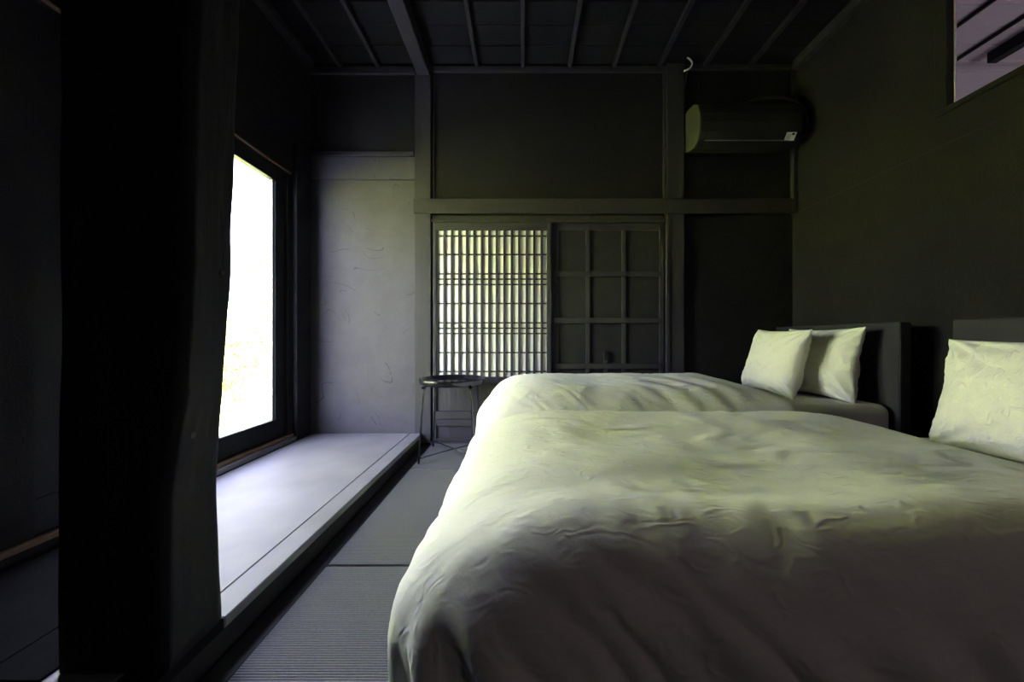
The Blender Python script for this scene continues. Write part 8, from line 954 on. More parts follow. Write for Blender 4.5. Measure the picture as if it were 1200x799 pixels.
0,-1,1,0,-1,1,0,-1,1,0,-1,1,3,-5,0,1,-7,-1,0,9,-4,-3,-2,13,6,-7,-21,18,10,-16,-8,15,5,-22,18,1,2,8,5,-9,-10,-3,15,-18,7,17,-17,-5,25,-15,-5,5,0,0,-1,-1,1,1,0,0,-1,1,0,0,0,0,1,0,-1,1,0,-1,1,-1,0,0,1,0,-1,0,1,-1,1,0,0,0,0,-1,1,0,
-1,1,2,-3,-1,-2,2,9,0,-4,-7,5,2,-1,-11,6,7,-3,-19,13,13,-5,-17,10,2,-9,4,-5,-6,17,10,0,-3,-2,2,-22,4,13,-12,-5,20,-4,-9,3,0,1,1,-1,0,0,0,0,0,0,0,0,0,0,0,0,0,0,0,0,1,-1,0,0,0,1,-1,0,1,0,-1,0,1,0,1,-1,0,-1,2,-5,-2,2,6,0,-4,-3,
-3,1,-5,8,1,0,-3,2,11,-3,-22,15,15,-5,-14,4,0,-9,20,-26,-13,3,14,3,1,7,3,-21,-1,14,-2,-9,8,6,-10,5,0,0,1,0,0,-1,0,0,0,0,0,0,0,0,0,0,0,0,0,0,0,0,0,1,-1,1,-1,0,0,1,0,0,0,0,0,-1,1,-5,1,4,0,-4,-7,-3,2,9,6,-1,-16,-2,7,-10,5,-1,
18,5,-22,0,19,11,2,-1,-19,5,14,-4,-11,-21,-1,0,8,16,11,-5,-13,9,2,-12,2,8,-10,4,0,1,-1,-1,1,-1,1,0,0,0,0,0,0,0,0,1,0,0,-1,1,0,-1,-1,0,-1,3,0,0,0,-1,0,0,0,1,0,-2,3,1,-3,-3,-3,10,2,0,-3,-6,5,8,-10,-13,14,-15,3,-6,23,5,-23,-5,3,17,9,5,
-1,15,3,3,-1,-15,-4,-11,3,9,-5,6,-9,9,5,-9,1,8,-7,2,-1,0,1,0,0,0,0,0,1,-1,0,0,0,0,0,0,0,1,-1,0,1,0,1,0,-2,1,-1,0,1,0,0,0,-1,0,1,-2,-3,1,4,6,-10,-6,2,-5,-2,-1,3,20,-1,-6,17,-5,-8,-16,14,9,-7,-10,-9,5,14,8,-3,-8,-5,20,8,-5,-3,-20,
-1,19,-6,-4,-6,4,8,-5,-3,6,-2,0,0,0,0,1,-1,0,0,-1,1,0,0,0,0,-1,1,0,0,0,0,0,0,0,1,0,-1,0,0,0,0,0,0,0,1,1,-1,3,-2,-6,-4,11,-1,-6,7,2,0,-9,-6,21,0,-9,5,9,-6,-18,3,7,10,-12,-4,0,-8,9,8,-10,-14,17,2,2,7,-17,-3,13,1,-6,-2,0,6,-1,
-4,2,0,0,0,0,-1,1,1,0,-1,0,0,0,-1,1,1,-1,-1,0,1,0,0,0,0,0,0,0,1,0,0,-1,0,0,1,0,-1,2,-6,2,6,-6,-7,13,-1,-7,0,2,10,-10,-14,10,-10,11,3,9,8,-12,-11,-5,17,-12,6,-8,-8,15,11,-13,-11,15,-1,4,9,-16,-1,7,2,-3,-1,-2,3,0,-1,0,1,1,-1,0,0,0,
0,1,-1,0,0,0,-1,0,0,1,0,0,0,0,0,0,0,0,0,-1,0,0,1,0,0,0,1,-1,-1,4,-2,-3,9,-8,-8,12,3,1,1,-4,2,-12,-1,12,-17,-6,-1,8,22,3,-17,-11,11,1,-9,-4,-5,11,9,-13,-4,16,-3,4,5,-9,-3,1,7,-1,-1,0,2,-1,1,0,-1,0,1,0,-1,0,0,0,0,0,0,0,0,0,
-1,0,1,0,0,-1,0,1,-1,0,1,0,0,-1,0,1,1,0,0,0,-2,0,-1,-1,12,-10,-11,1,-2,-3,11,-1,10,-2,3,6,-2,-1,-14,-11,6,24,-4,-5,-13,-1,-5,-15,1,17,16,-16,-15,9,3,10,4,-3,-5,-1,2,0,0,1,1,-1,-1,0,1,0,0,0,0,-1,1,-1,1,0,0,0,-1,1,0,-1,0,0,1,-1,0,1,
-1,1,0,-1,1,0,-1,1,0,1,0,2,-1,2,0,-9,1,1,3,-4,-1,-13,12,10,-14,6,5,2,-4,11,-17,-3,2,12,2,2,1,-6,15,-5,5,-5,-4,1,3,-1,-10,1,2,9,-3,-1,1,0,-1,0,1,0,-1,0,0,-1,1,0,0,0,0,-1,1,0,-1,1,-1,0,0,1,0,-1,1,-1,0,0,0,0,0,0,1,-1,0,1,
0,0,1,-5,-2,-4,13,3,-11,-7,10,-3,1,5,2,4,-21,1,-5,2,6,25,-17,-15,-1,0,10,-5,10,10,4,-8,-11,13,-3,-4,-2,7,-2,-2,-8,3,1,0,0,0,0,0,-1,1,-1,0,1,-1,-1,1,0,0,0,-1,0,1,-1,1,0,-1,-1,0,1,0,0,0,2,-1,-1,1,0,-1,0,0,-1,-1,1,-2,6,1,-4,-15,12,16,
-7,-14,3,0,-11,4,11,8,-15,14,3,-22,-2,26,1,-19,1,-10,11,3,-5,-9,-9,15,1,1,-14,6,0,0,0,4,-2,1,0,0,1,-1,0,0,-1,1,-1,0,0,0,0,-1,1,0,0,0,-1,0,0,-1,1,0,0,0,0,-1,1,0,0,0,0,0,-1,1,0,-2,1,1,0,-2,-1,7,0,-18,3,18,8,0,0,-8,-23,-3,0,13,
-5,5,17,-11,-9,0,18,2,-4,7,2,-19,8,-9,0,7,0,11,-5,0,5,4,-3,-4,0,0,0,0,0,-1,1,0,-1,0,-1,0,0,0,0,0,0,0,-1,1,0,-1,1,-1,0,-1,0,-1,1,0,0,0,1,-1,-1,1,0,-1,1,-1,1,-1,-3,-3,-5,10,10,-18,-8,12,10,-1,9,2,-17,-5,-4,6,-10,11,14,-15,-4,-2,-1,17,
9,2,-6,-14,18,6,-11,12,3,-1,-3,-12,-3,3,7,-5,1,-1,0,-1,1,-2,0,-1,1,-1,0,0,0,0,0,-1,0,1,-1,0,0,0,0,-1,0,0,0,1,0,0,-1,0,0,0,0,-1,0,0,2,-6,3,8,2,-7,-16,1,18,-11,-12,1,13,5,11,9,-5,-12,-11,16,-21,1,24,7,-6,-12,-8,-6,7,11,4,-3,-4,8,-12,-3,
-6,-1,12,5,1,-10,2,-1,2,-1,0,0,1,-2,-1,-1,0,0,0,0,0,0,0,0,-1,-1,1,0,-1,1,0,0,0,-1,0,1,-1,0,0,0,0,0,0,-2,1,-2,7,-9,-6,5,10,8,-16,-10,14,-5,-14,-1,3,8,12,14,5,-9,-19,4,-13,0,11,13,12,-13,-10,0,17,9,-9,-16,1,5,-6,10,11,4,-3,-14,5,4,-3,1,
0,-1,0,-1,2,1,-5,2,-1,0,-1,1,-1,0,-1,0,0,-1,0,1,-1,0,1,-1,2,-1,-2,0,0,0,1,-1,-1,0,1,-1,0,-4,12,-6,-16,5,8,14,-9,-9,9,3,-15,-7,-4,0,14,18,11,-7,-8,-5,-11,-4,5,4,17,3,-17,2,14,5,-1,-13,3,13,5,2,-7,-19,15,3,-4,4,-1,-1,0,-3,1,0,0,4,-7,1,
-1,1,0,0,1,-2,-1,1,-1,1,-1,0,1,-1,1,0,0,-1,-1,1,0,-3,1,-1,0,1,-1,1,-5,0,10,-1,-18,1,7,20,4,-9,9,-3,-2,1,-15,-14,1,17,20,1,-4,-10,-3,-13,5,-3,-3,12,-16,-4,-4,12,8,8,3,-1,-10,-16,19,1,-3,0,1,0,0,0,1,-6,0,0,2,5,-7,0,-1,0,0,-1,4,-2,-2,1,
-2,1,1,-1,1,-1,0,-1,1,0,-1,-2,1,1,-1,-2,-1,1,-2,-2,-2,5,12,-6,-15,2,-4,13,10,-10,16,-15,6,15,-6,-19,-10,8,18,10,-3,-17,9,-10,6,6,-6,14,-17,0,5,13,1,-2,-11,-13,16,5,-4,-4,5,-1,-1,-1,0,1,3,-5,-2,-1,0,4,-1,-2,-2,0,1,0,2,-2,-1,1,-1,0,0,0,0,-1,1,-1,
-1,0,-1,1,0,-1,1,-3,0,-1,2,-6,1,7,4,-3,-11,0,-5,4,13,1,8,-24,9,12,11,-10,-15,-5,19,13,-6,-6,5,-9,0,12,-6,-2,6,6,1,-4,-13,-11,16,7,-3,-10,8,-1,1,-1,1,0,-2,-1,1,-1,-3,-1,-1,1,1,0,1,-1,-1,0,-1,1,0,0,0,0,-1,1,1,-1,0,0,-3,1,1,-1,-2,1,0,-2,
-1,2,0,-7,0,16,-12,-3,-3,5,-9,1,2,15,9,-23,2,0,17,7,-11,-10,17,11,-14,-1,6,12,-6,-8,17,0,1,-5,-13,-9,17,7,0,-16,7,3,0,0,0,0,1,-4,1,1,-1,1,-3,1,-2,-1,1,-2,1,0,1,1,-3,0,0,-1,1,0,0,-1,-1,-1,2,-1,1,-1,-6,5,-2,1,-1,0,-4,3,-4,1,6,4,-1,5,
-17,8,-16,2,-1,21,10,-7,-9,-16,5,18,-6,-6,18,6,-2,-10,-4,5,-1,-2,16,-5,-13,-4,15,7,-1,-11,-4,9,-1,1,-1,0,1,-2,0,1,-3,2,-4,4,1,-1,-1,-1,0,-2,0,0,4,-3,-2,0,0,-1,1,-1,-1,-1,3,0,-2,-1,1,-2,0,1,1,0,0,-5,-2,1,-2,-2,23,-12,11,0,-19,2,-11,7,-5,5,5,14,
-10,-7,-4,12,1,2,12,-2,3,14,-16,8,-8,-5,4,-4,12,8,-2,-11,-8,14,2,-2,1,-1,0,0,-2,2,0,-1,0,2,-5,1,4,-1,-4,1,-1,-2,-1,0,6,-2,-3,0,0,-1,0,-1,2,-1,-1,4,-4,-2,4,-2,0,-1,1,4,8,-10,-7,1,-6,9,10,-15,23,2,-11,2,-15,-5,0,1,3,17,9,0,-8,-9,-2,5,5,-6,
17,-2,-4,7,-20,-9,16,8,-1,-8,-15,7,12,-1,0,-1,-1,2,-1,-2,1,-2,-1,3,-1,4,-5,-2,5,3,-7,-1,-2,2,0,-1,4,0,-4,0,0,-3,1,1,-1,-1,2,-1,0,2,-2,-2,-1,2,-5,0,14,-1,-15,7,-6,14,-11,1,17,1,-7,12,-24,-5,3,-5,11,2,0,12,4,-7,-8,7,-3,-8,20,0,-1,7,-11,7,-1,-3,
-15,1,9,1,1,0,0,-1,0,-1,0,2,-7,5,-2,5,-4,3,-2,-4,4,2,-2,1,-6,1,-1,-1,2,0,-3,-3,3,1,0,-1,1,0,0,1,-1,1,-5,3,-1,1,-9,1,13,-2,-4,-9,9,7,-11,13,8,-15,0,19,-18,-15,4,1,-1,7,-6,11,10,-4,-8,11,-2,-11,14,8,-12,20,-3,-1,-17,-5,15,3,-6,3,3,-4,1,0,
-1,1,0,3,-6,3,-7,8,-2,-4,2,-3,6,-4,-2,4,-3,3,-4,-2,2,0,2,0,-3,0,2,-1,-4,3,-4,4,2,-1,-3,-2,-9,7,-5,0,13,-6,11,-6,13,-14,-9,20,7,-27,10,18,-7,-17,-8,3,3,5,-3,-1,10,-2,1,5,-5,-13,2,27,-4,3,-17,-6,10,8,-1,-2,-1,0,-2,2,-1,-4,3,0,4,-3,-3,6,-5,-1,
0,-1,-2,1,1,2,-1,0,-1,4,0,-2,-1,-1,-2,2,-2,-1,1,-3,3,-1,-2,-4,7,-1,1,7,-2,-11,1,-1,2,5,-1,0,8,-19,5,19,-2,-29,13,20,0,-16,-1,-1,0,1,-5,3,5,3,-6,7,4,-13,4,10,-3,-5,-2,18,-4,2,-4,-5,-1,3,1,-1,-1,-1,-6,3,6,-4,1,0,0,4,-5,1,-5,3,-2,2,-1,0,
-1,3,2,3,-3,0,-4,-1,0,-7,7,0,1,0,-1,-4,2,-1,6,8,4,-22,2,0,-8,7,0,10,-7,-7,5,15,-5,-23,7,15,0,-3,1,3,-6,5,-6,-2,0,-8,11,7,3,-10,-2,1,1,1,5,1,-8,12,-7,0,0,-1,0,2,-2,-7,1,-1,3,-4,2,2,-4,5,-1,-3,-3,3,-1,2,0,0,-2,3,-3,4,-1,3,-3,-5,
5,-2,0,2,-1,-1,-2,-1,1,-2,1,9,-3,-8,14,2,-24,-2,7,13,0,-1,4,3,-13,-14,9,21,-5,-4,-6,6,-1,0,-4,2,3,-6,-5,6,4,-6,1,-1,14,-2,1,-3,-5,8,-5,0,0,3,-2,-8,8,-1,-4,3,0,0,-3,2,-4,1,-1,4,1,-1,-2,-1,-1,2,-2,3,-1,1,2,1,1,-6,-3,0,2,0,2,6,-10,0,
-2,1,-4,15,-7,-7,8,14,-13,-14,22,-18,8,-5,-3,7,-8,0,2,11,5,0,-6,-3,1,4,-4,-3,0,-5,-2,6,-14,5,10,15,-1,2,-1,-9,2,3,-2,-3,-2,5,1,0,0,2,-7,3,1,-4,-1,-4,-2,6,2,0,0,-2,0,-3,0,1,1,2,1,-4,4,-5,8,-4,-3,1,0,4,-3,5,-6,1,0,-4,-10,8,-2,-8,8,9,
-3,-15,15,-17,18,8,-10,1,0,-3,-1,2,1,4,-8,3,0,8,5,-12,4,-3,-6,18,-28,23,5,4,3,6,-10,-1,-2,0,4,-12,3,9,-3,-2,7,0,-7,-2,4,-10,8,-4,-4,3,-2,1,1,-4,5,-4,1,0,0,1,4,-6,7,-6,7,-2,-5,3,-2,4,4,4,-3,-13,10,4,-11,-3,1,-13,3,-2,0,1,-3,4,23,1,-11,-6,
8,-1,-9,4,-10,12,0,3,-8,
),
(
133,19,20,21,22,22,22,21,22,22,21,22,22,21,19,52,13,4,4,3,3,2,2,1,0,0,0,1,0,0,1,0,0,0,0,0,0,0,0,0,-1,0,-1,0,0,0,0,0,0,0,1,0,0,0,0,-1,0,-1,-2,-3,-3,-2,-4,-4,-4,-64,-18,-21,-21,-20,-22,-19,-20,-9,-18,-21,-17,-13,-8,-20,-20,3,-3,3,-1,-1,1,0,0,-1,
0,0,0,0,0,1,-6,1,2,2,2,2,2,1,1,1,0,0,-1,1,0,0,0,1,0,0,1,0,0,0,-1,0,-1,1,-1,0,0,0,0,0,0,0,0,1,0,-1,1,-1,-1,-2,0,-2,-4,-1,-3,-3,12,0,0,1,-1,2,0,3,-11,4,4,-1,7,-8,1,3,-3,5,-2,3,-1,-1,0,0,0,0,0,0,-1,1,0,-5,1,3,
2,3,1,1,0,0,0,1,2,0,-1,0,0,0,0,1,0,0,0,1,0,0,0,0,-1,-1,-1,0,1,0,0,2,0,-2,1,-1,1,-2,-1,1,-1,-3,-1,-3,-2,1,-3,6,0,4,-1,2,1,1,-4,1,-2,1,4,-9,4,5,2,9,-8,0,-2,2,0,-1,1,0,0,0,0,1,-1,1,-5,1,1,2,1,3,1,1,1,1,1,-2,
0,0,1,-1,1,0,0,0,0,0,-2,0,1,0,-1,0,1,-1,1,0,2,1,-1,-1,3,-5,1,-1,2,0,-2,-2,-1,-2,0,-3,-5,4,5,-3,-3,8,1,-1,2,1,1,-2,-2,-2,-4,-5,1,7,5,4,-7,0,-1,-1,0,0,1,0,0,0,-1,1,-1,-4,2,2,2,1,0,2,2,-1,0,-1,1,1,1,0,0,-1,1,0,0,0,
0,1,-1,0,1,1,0,1,2,-1,-2,-2,-2,-2,0,0,4,0,0,-1,-1,-1,2,-1,-2,-3,-1,-2,-8,13,0,-1,-8,7,4,-5,6,-2,6,-2,-4,0,3,-2,-11,-5,3,4,-2,1,0,1,-1,0,0,1,-1,0,0,0,-3,0,2,1,3,0,1,0,1,1,1,2,-2,-3,4,2,0,-3,0,1,1,0,1,0,-2,-2,1,0,-1,-1,
0,1,0,2,2,0,-2,-1,-1,-1,0,0,1,-2,-2,1,-2,-2,-1,-2,-4,8,-1,3,-8,6,3,-7,11,-4,3,-1,1,-2,3,6,-1,-1,2,1,-1,1,-1,1,0,-1,0,0,1,-1,1,-3,1,1,2,3,1,-1,0,1,0,0,-2,3,2,-5,-1,1,2,0,1,-1,0,-2,1,2,2,-1,-1,1,0,0,-1,0,-1,-2,0,0,0,2,
1,0,2,-3,-2,0,-2,2,-3,-2,0,4,-7,6,-3,4,-3,3,2,1,-3,0,0,2,-6,-1,7,-3,2,1,1,0,0,0,0,-1,1,-1,1,0,0,-1,-1,0,3,-1,-3,5,-2,3,0,-1,1,1,-1,1,1,0,0,0,0,-1,1,2,2,-1,-1,-1,0,2,-1,0,-1,1,-1,0,0,-1,-1,-1,-1,1,2,-1,3,1,-2,-1,-3,0,
-2,2,3,0,-4,0,-3,-1,5,0,-11,10,-2,2,-4,7,-8,5,0,0,0,1,0,0,0,0,0,0,0,0,-1,0,1,-2,1,-3,4,1,-4,8,-2,2,2,1,0,-1,-1,0,1,1,1,-1,-3,-1,-1,-1,2,1,1,0,-1,1,0,0,-1,-1,-1,1,1,2,-2,-1,-2,-2,1,-4,4,2,-3,2,1,2,-6,1,-2,-1,1,4,-4,-6,
7,4,-7,2,3,0,-2,2,-15,-1,1,0,0,1,-1,1,-1,0,0,1,0,-1,1,-1,-2,-1,4,-3,2,4,-3,2,-1,-1,-2,1,2,2,1,-1,0,1,1,4,-1,-1,0,-1,1,0,3,-2,1,0,-1,-2,1,0,-3,-3,0,4,0,1,0,-4,2,-2,3,1,-6,-3,-1,3,3,0,0,-1,-5,3,1,-1,0,-2,0,-3,7,2,3,-5,
0,0,0,0,-1,1,0,-1,1,-1,0,0,1,0,1,-1,1,-3,3,-1,2,-1,1,0,1,1,0,1,1,0,-1,-2,-2,1,0,1,0,2,0,-3,5,-5,6,-3,-3,4,1,-5,1,5,-1,-6,-2,0,0,1,1,2,-3,-4,5,1,2,-4,-2,1,3,-1,1,1,-2,-3,1,-2,2,2,-1,-5,-3,0,14,1,-1,2,-1,0,0,-1,2,-2,
1,-1,0,1,-1,1,0,-3,4,1,2,-7,2,2,3,3,0,-1,-2,-1,-3,5,-1,0,-1,-1,0,1,-1,2,-1,2,1,0,1,-6,3,-1,3,-7,-4,5,4,-2,1,1,-1,2,-7,4,1,-6,4,-3,4,-2,-1,0,2,1,-2,-1,1,-6,2,-2,-3,7,-1,2,-4,-7,0,1,-1,0,-1,1,0,0,1,-1,1,1,-2,1,-1,-1,3,-1,
-2,1,3,0,-3,1,0,-4,2,5,-1,-2,-1,5,-1,-2,0,0,0,0,-1,5,-6,4,-4,3,3,-9,2,2,5,-2,-5,0,1,-2,3,-2,-4,12,-9,2,4,-1,1,-5,2,1,-2,1,1,-1,4,-2,-4,-3,0,3,-4,5,-2,4,-4,0,-1,0,1,1,0,0,-1,1,0,0,-1,2,-1,0,0,0,-1,1,-3,1,0,2,-3,-2,5,-3,
-2,2,7,-4,-3,2,2,-1,0,0,0,-1,-2,-1,-2,2,0,9,0,-4,-2,-1,1,1,-1,-3,0,-4,5,3,-2,9,-9,-3,3,2,1,-2,0,0,-2,0,0,-5,6,4,0,0,-8,3,-1,3,-2,1,0,1,0,0,1,-2,0,1,-1,1,-1,1,-1,0,1,2,-2,0,-1,0,1,0,-1,1,1,-1,3,-2,0,-3,2,2,-3,4,-1,-1,
-1,1,2,-2,-1,1,-3,-4,-3,3,3,2,3,0,-1,2,4,-1,-4,-7,2,-6,1,11,-4,-5,2,5,1,-1,0,0,-4,2,1,-6,4,-2,0,9,-6,-4,-4,8,-3,2,0,-1,0,-1,1,0,0,0,0,1,-1,0,0,0,-1,1,0,1,1,-1,0,1,2,0,1,-5,2,-1,1,-2,-3,3,1,-1,0,0,-2,1,5,2,-1,-2,0,-4,
-1,3,-5,-5,0,2,-1,2,-2,3,4,-3,4,-5,2,6,-4,-3,-1,4,-1,0,0,0,-2,0,3,-5,7,-2,-4,6,1,3,-8,0,1,0,0,0,0,0,0,0,0,0,0,0,1,0,-1,0,1,0,-1,0,0,2,0,-4,-3,9,0,-8,1,3,0,3,0,-8,3,1,2,2,-3,-4,-4,2,3,0,3,-3,-2,7,2,0,-2,-3,-5,4,
3,1,1,-3,0,-11,8,9,-6,-1,0,1,0,1,0,0,-1,-1,1,-6,4,0,-3,3,0,2,2,1,0,0,0,0,-1,1,0,1,0,-1,0,-1,1,0,1,-1,1,2,-1,-2,-1,-2,1,3,-6,6,3,-2,-4,1,-1,-1,3,-1,1,-2,-4,2,4,3,-5,-1,0,5,3,-6,-6,-1,2,2,1,2,-3,2,-3,-4,5,4,4,-15,5,10,
-5,-2,4,0,0,0,0,-3,-3,2,0,0,1,0,-1,1,1,3,1,0,0,0,0,1,0,-1,0,0,0,0,1,-1,0,-1,1,-1,-2,2,2,-1,1,-2,-2,-4,-1,4,1,1,0,0,-1,0,1,-3,1,5,-1,-2,0,2,0,0,-6,5,5,2,-4,-5,-2,0,0,1,-5,7,7,-4,-6,0,9,-14,4,9,-5,-2,3,-1,1,0,1,0,
-4,3,-3,4,-3,-3,3,3,-3,2,-1,1,-1,0,0,0,1,-1,0,1,-1,0,0,0,0,0,0,2,0,0,-1,-3,2,-1,0,-1,0,1,1,0,0,2,1,-1,0,-2,-6,-2,-2,-1,1,0,1,1,-4,0,2,14,4,1,2,2,-1,-4,-11,-3,4,-5,0,2,9,-13,5,7,-3,-3,1,0,0,0,2,-1,0,2,-6,2,-1,-2,2,10,
1,1,-1,1,0,-1,0,0,1,-1,0,0,0,0,1,0,-1,1,-2,-1,1,0,0,-1,1,0,0,0,0,0,0,-1,1,0,-1,2,3,2,-1,1,1,-4,0,0,0,-2,-1,-1,-8,1,2,1,-1,3,5,6,-4,-8,9,0,-9,0,8,-13,5,7,-2,-2,0,0,0,-2,3,-5,0,1,0,1,-3,-8,10,1,0,0,0,0,1,-1,0,0,
0,0,0,0,1,-1,-1,2,0,-1,-1,-2,0,2,0,0,1,0,1,0,-2,-1,-1,-1,-1,1,-1,-3,0,0,-1,-1,2,1,0,1,4,6,-1,-6,-4,0,-2,0,-1,-2,0,2,7,-4,-1,8,-7,3,7,-11,0,9,0,-1,-1,-1,0,0,-1,-2,0,0,5,-3,-1,-5,2,-1,1,-1,1,-1,0,-1,0,1,-1,1,0,-1,0,1,0,-2,
-1,2,0,1,0,0,-2,0,0,-2,0,5,1,-1,-3,-1,-1,-1,0,0,0,1,1,3,2,-2,-2,-2,0,7,2,-1,0,0,1,1,1,-1,3,-13,5,3,-2,1,-9,5,6,-7,-6,4,3,0,0,-1,-5,5,0,-1,-1,-3,5,2,-13,1,1,-1,1,-1,0,0,0,0,0,1,-1,0,0,-1,0,-3,2,4,-2,0,1,-1,-1,0,-1,0,
4,-4,-5,1,5,0,-2,2,2,2,0,-3,-2,0,3,1,2,-1,-3,-6,-1,6,4,2,2,-7,-3,-1,-2,2,10,-9,-3,-3,11,2,-11,5,4,-2,-3,-3,3,1,1,1,-3,-1,1,0,-3,2,0,-1,2,0,0,-1,1,0,0,1,0,-1,-1,0,-1,0,1,-1,1,2,-3,0,0,-1,-1,0,3,2,-4,-2,8,1,-1,-3,0,-1,-3,-1,
-1,2,4,0,2,-3,-4,-2,3,3,1,-6,0,0,-2,0,4,-1,0,2,-2,0,6,0,2,-14,10,4,-11,5,0,0,2,-3,1,1,0,-2,2,1,-3,-1,0,-1,3,2,0,1,-1,-1,-1,1,-1,1,0,0,0,0,0,0,-1,1,-3,4,-3,1,-3,1,3,-2,4,1,-7,-2,6,-6,-2,7,2,-1,1,-4,-2,2,2,-5,-1,1,2,3,
1,0,2,-3,-1,0,0,1,5,2,-3,-5,-4,2,0,-1,9,-12,5,5,-8,3,-1,-1,5,-2,0,1,0,-1,-1,1,3,-3,3,-6,3,-1,0,0,-1,2,-1,0,-1,1,-1,0,0,0,-2,2,-1,-1,-2,7,-2,2,-2,-1,-2,-1,1,3,-6,-3,11,-4,-6,3,2,0,5,-1,-3,-1,4,-1,2,2,-4,-1,4,1,2,1,-2,-1,-4,-3,
3,5,3,1,-4,0,-1,-2,2,-10,3,2,-2,0,0,-5,8,-1,-2,1,-1,-2,5,-3,2,-5,2,2,1,-1,0,1,-1,1,0,0,-1,-1,0,1,-2,1,1,0,2,-3,-2,-1,3,0,-3,4,-8,3,3,3,-4,-5,9,0,-3,0,-2,-1,0,2,1,0,2,-2,-1,3,1,-5,1,1,-2,-1,4,5,-6,-6,-1,4,0,-2,-2,0,-1,5,
9,-8,-2,3,0,0,0,-6,4,2,-1,0,0,-5,4,-3,2,-1,2,0,1,-1,0,0,-1,1,0,-1,-1,1,0,0,1,0,-3,4,-1,-5,6,-8,2,4,-5,5,0,0,0,2,-2,-5,3,1,0,0,3,2,-1,-1,-3,2,0,-2,-2,0,2,-3,0,2,1,-4,7,4,-1,-4,-4,-3,5,4,-2,-2,-4,-1,7,-1,-3,1,-1,1,-1,-3,
4,0,-1,-1,0,1,-3,3,-2,5,-2,-1,0,-1,2,-1,-1,0,1,2,-1,-3,1,1,-3,3,-3,6,-3,-3,4,-3,-3,8,-2,-1,-2,0,-1,5,-3,-4,3,0,0,-2,2,-1,3,1,-5,4,2,0,-2,1,2,-5,-1,0,-1,-6,10,1,1,-1,1,-2,-2,1,-1,1,-7,0,6,-1,0,2,-1,0,-2,-3,4,-1,0,-1,3,-1,-2,1,
4,0,-1,0,-1,-1,1,1,-2,0,2,-1,-1,1,0,4,-4,-1,-2,6,-5,0,3,3,-8,3,-2,3,-5,3,-2,5,-2,-3,2,2,-3,-1,1,-2,5,0,-3,0,1,2,-1,-3,7,1,-1,-2,-4,-7,3,2,0,4,-2,-2,1,2,-1,2,-7,5,1,-1,0,1,0,0,-2,1,1,-1,0,-1,2,-1,-1,5,0,-2,0,0,0,0,0,-1,
-1,-1,1,4,-1,-4,2,1,-2,-1,-1,5,-2,-3,0,1,-2,2,1,2,-3,-1,0,6,-3,-2,1,3,-3,1,1,-4,3,-1,-1,0,-1,0,3,-4,-1,0,5,1,-2,-3,2,0,-1,3,2,-3,-3,0,2,1,-9,6,2,-1,0,1,0,0,-5,4,0,1,-3,-1,1,3,4,0,-1,1,-2,1,0,-1,-1,1,0,0,0,1,0,-4,6,0,
-5,2,-4,4,0,-5,3,-1,-1,-2,7,-1,-1,-4,5,0,-3,-5,8,-4,2,-2,2,0,3,-2,0,-1,0,-2,0,0,1,-3,6,0,0,-3,1,0,1,-4,2,1,-2,-2,3,-1,-6,6,0,2,-1,0,1,0,-4,3,-1,-3,2,-1,4,5,0,-1,0,-1,-1,0,1,-1,0,1,0,-2,0,4,-3,-3,4,1,-4,2,-4,3,0,-2,1,2,
-3,-5,-1,3,4,-9,7,-1,6,-6,5,3,-2,-3,1,-1,2,-2,1,-3,0,0,0,0,0,-4,7,0,-2,1,-1,-5,4,-1,3,0,-2,-2,2,0,-7,9,-2,0,1,1,0,0,-2,2,-2,0,-1,-2,6,0,0,-1,4,-7,1,-1,1,0,-1,1,1,-1,-1,4,-4,-4,5,0,-2,0,-3,2,0,-1,-1,2,-2,1,-2,0,1,-3,6,-3,
-4,8,-2,4,-1,-4,-1,2,1,-1,4,-2,-3,1,1,1,1,-4,4,-1,-3,-1,2,-1,1,-3,1,2,-1,-1,-1,1,-1,2,-1,-2,1,3,-1,1,-2,2,-2,0,0,6,-1,1,-2,2,1,-4,-1,2,-2,1,-1,1,0,-1,-2,6,-2,-5,4,-1,-2,0,-2,1,-1,-2,0,3,0,2,0,-3,0,-1,1,2,-6,-1,2,2,3,-1,-1,1,
2,0,0,2,-1,-3,-2,2,-3,-2,7,-1,-2,1,0,-2,-1,-1,0,4,0,0,0,-7,4,4,-1,-4,1,2,0,3,-2,-1,-1,1,4,2,2,2,-6,5,-3,-4,0,2,-1,1,-1,-1,1,-1,-2,4,-1,-6,3,1,-1,-1,-2,3,0,2,0,-3,-4,1,2,0,2,-2,0,1,-2,-2,6,-3,1,-1,0,0,-2,3,1,-1,6,-4,-5,9,
-4,-5,4,1,-3,-3,2,3,0,-3,-3,5,0,-1,-1,-4,1,6,0,-1,0,-1,-2,4,0,-2,1,11,-6,1,0,5,-8,7,-5,-2,1,0,-1,0,0,-2,2,1,-3,2,-2,-3,1,-1,4,-4,-5,3,-1,2,3,-1,-3,3,-1,3,4,-7,1,3,-2,-1,0,0,1,-2,0,1,2,-3,-1,-1,11,-7,-6,9,-3,-4,3,0,1,0,-4,1,
3,-2,-5,7,-1,0,-1,-3,0,6,-2,1,0,0,-3,1,3,-2,8,3,-4,-3,0,-1,-2,11,-6,-3,0,0,-1,1,1,-1,1,-8,3,4,1,-5,-1,-1,9,-5,-5,0,-1,0,5,3,-2,-2,0,0,0,-2,1,3,-5,3,0,-2,1,-2,0,-3,3,3,-4,0,13,-7,-7,8,0,-5,4,-1,-5,0,-2,4,2,-1,-5,7,2,-1,-2,-5,
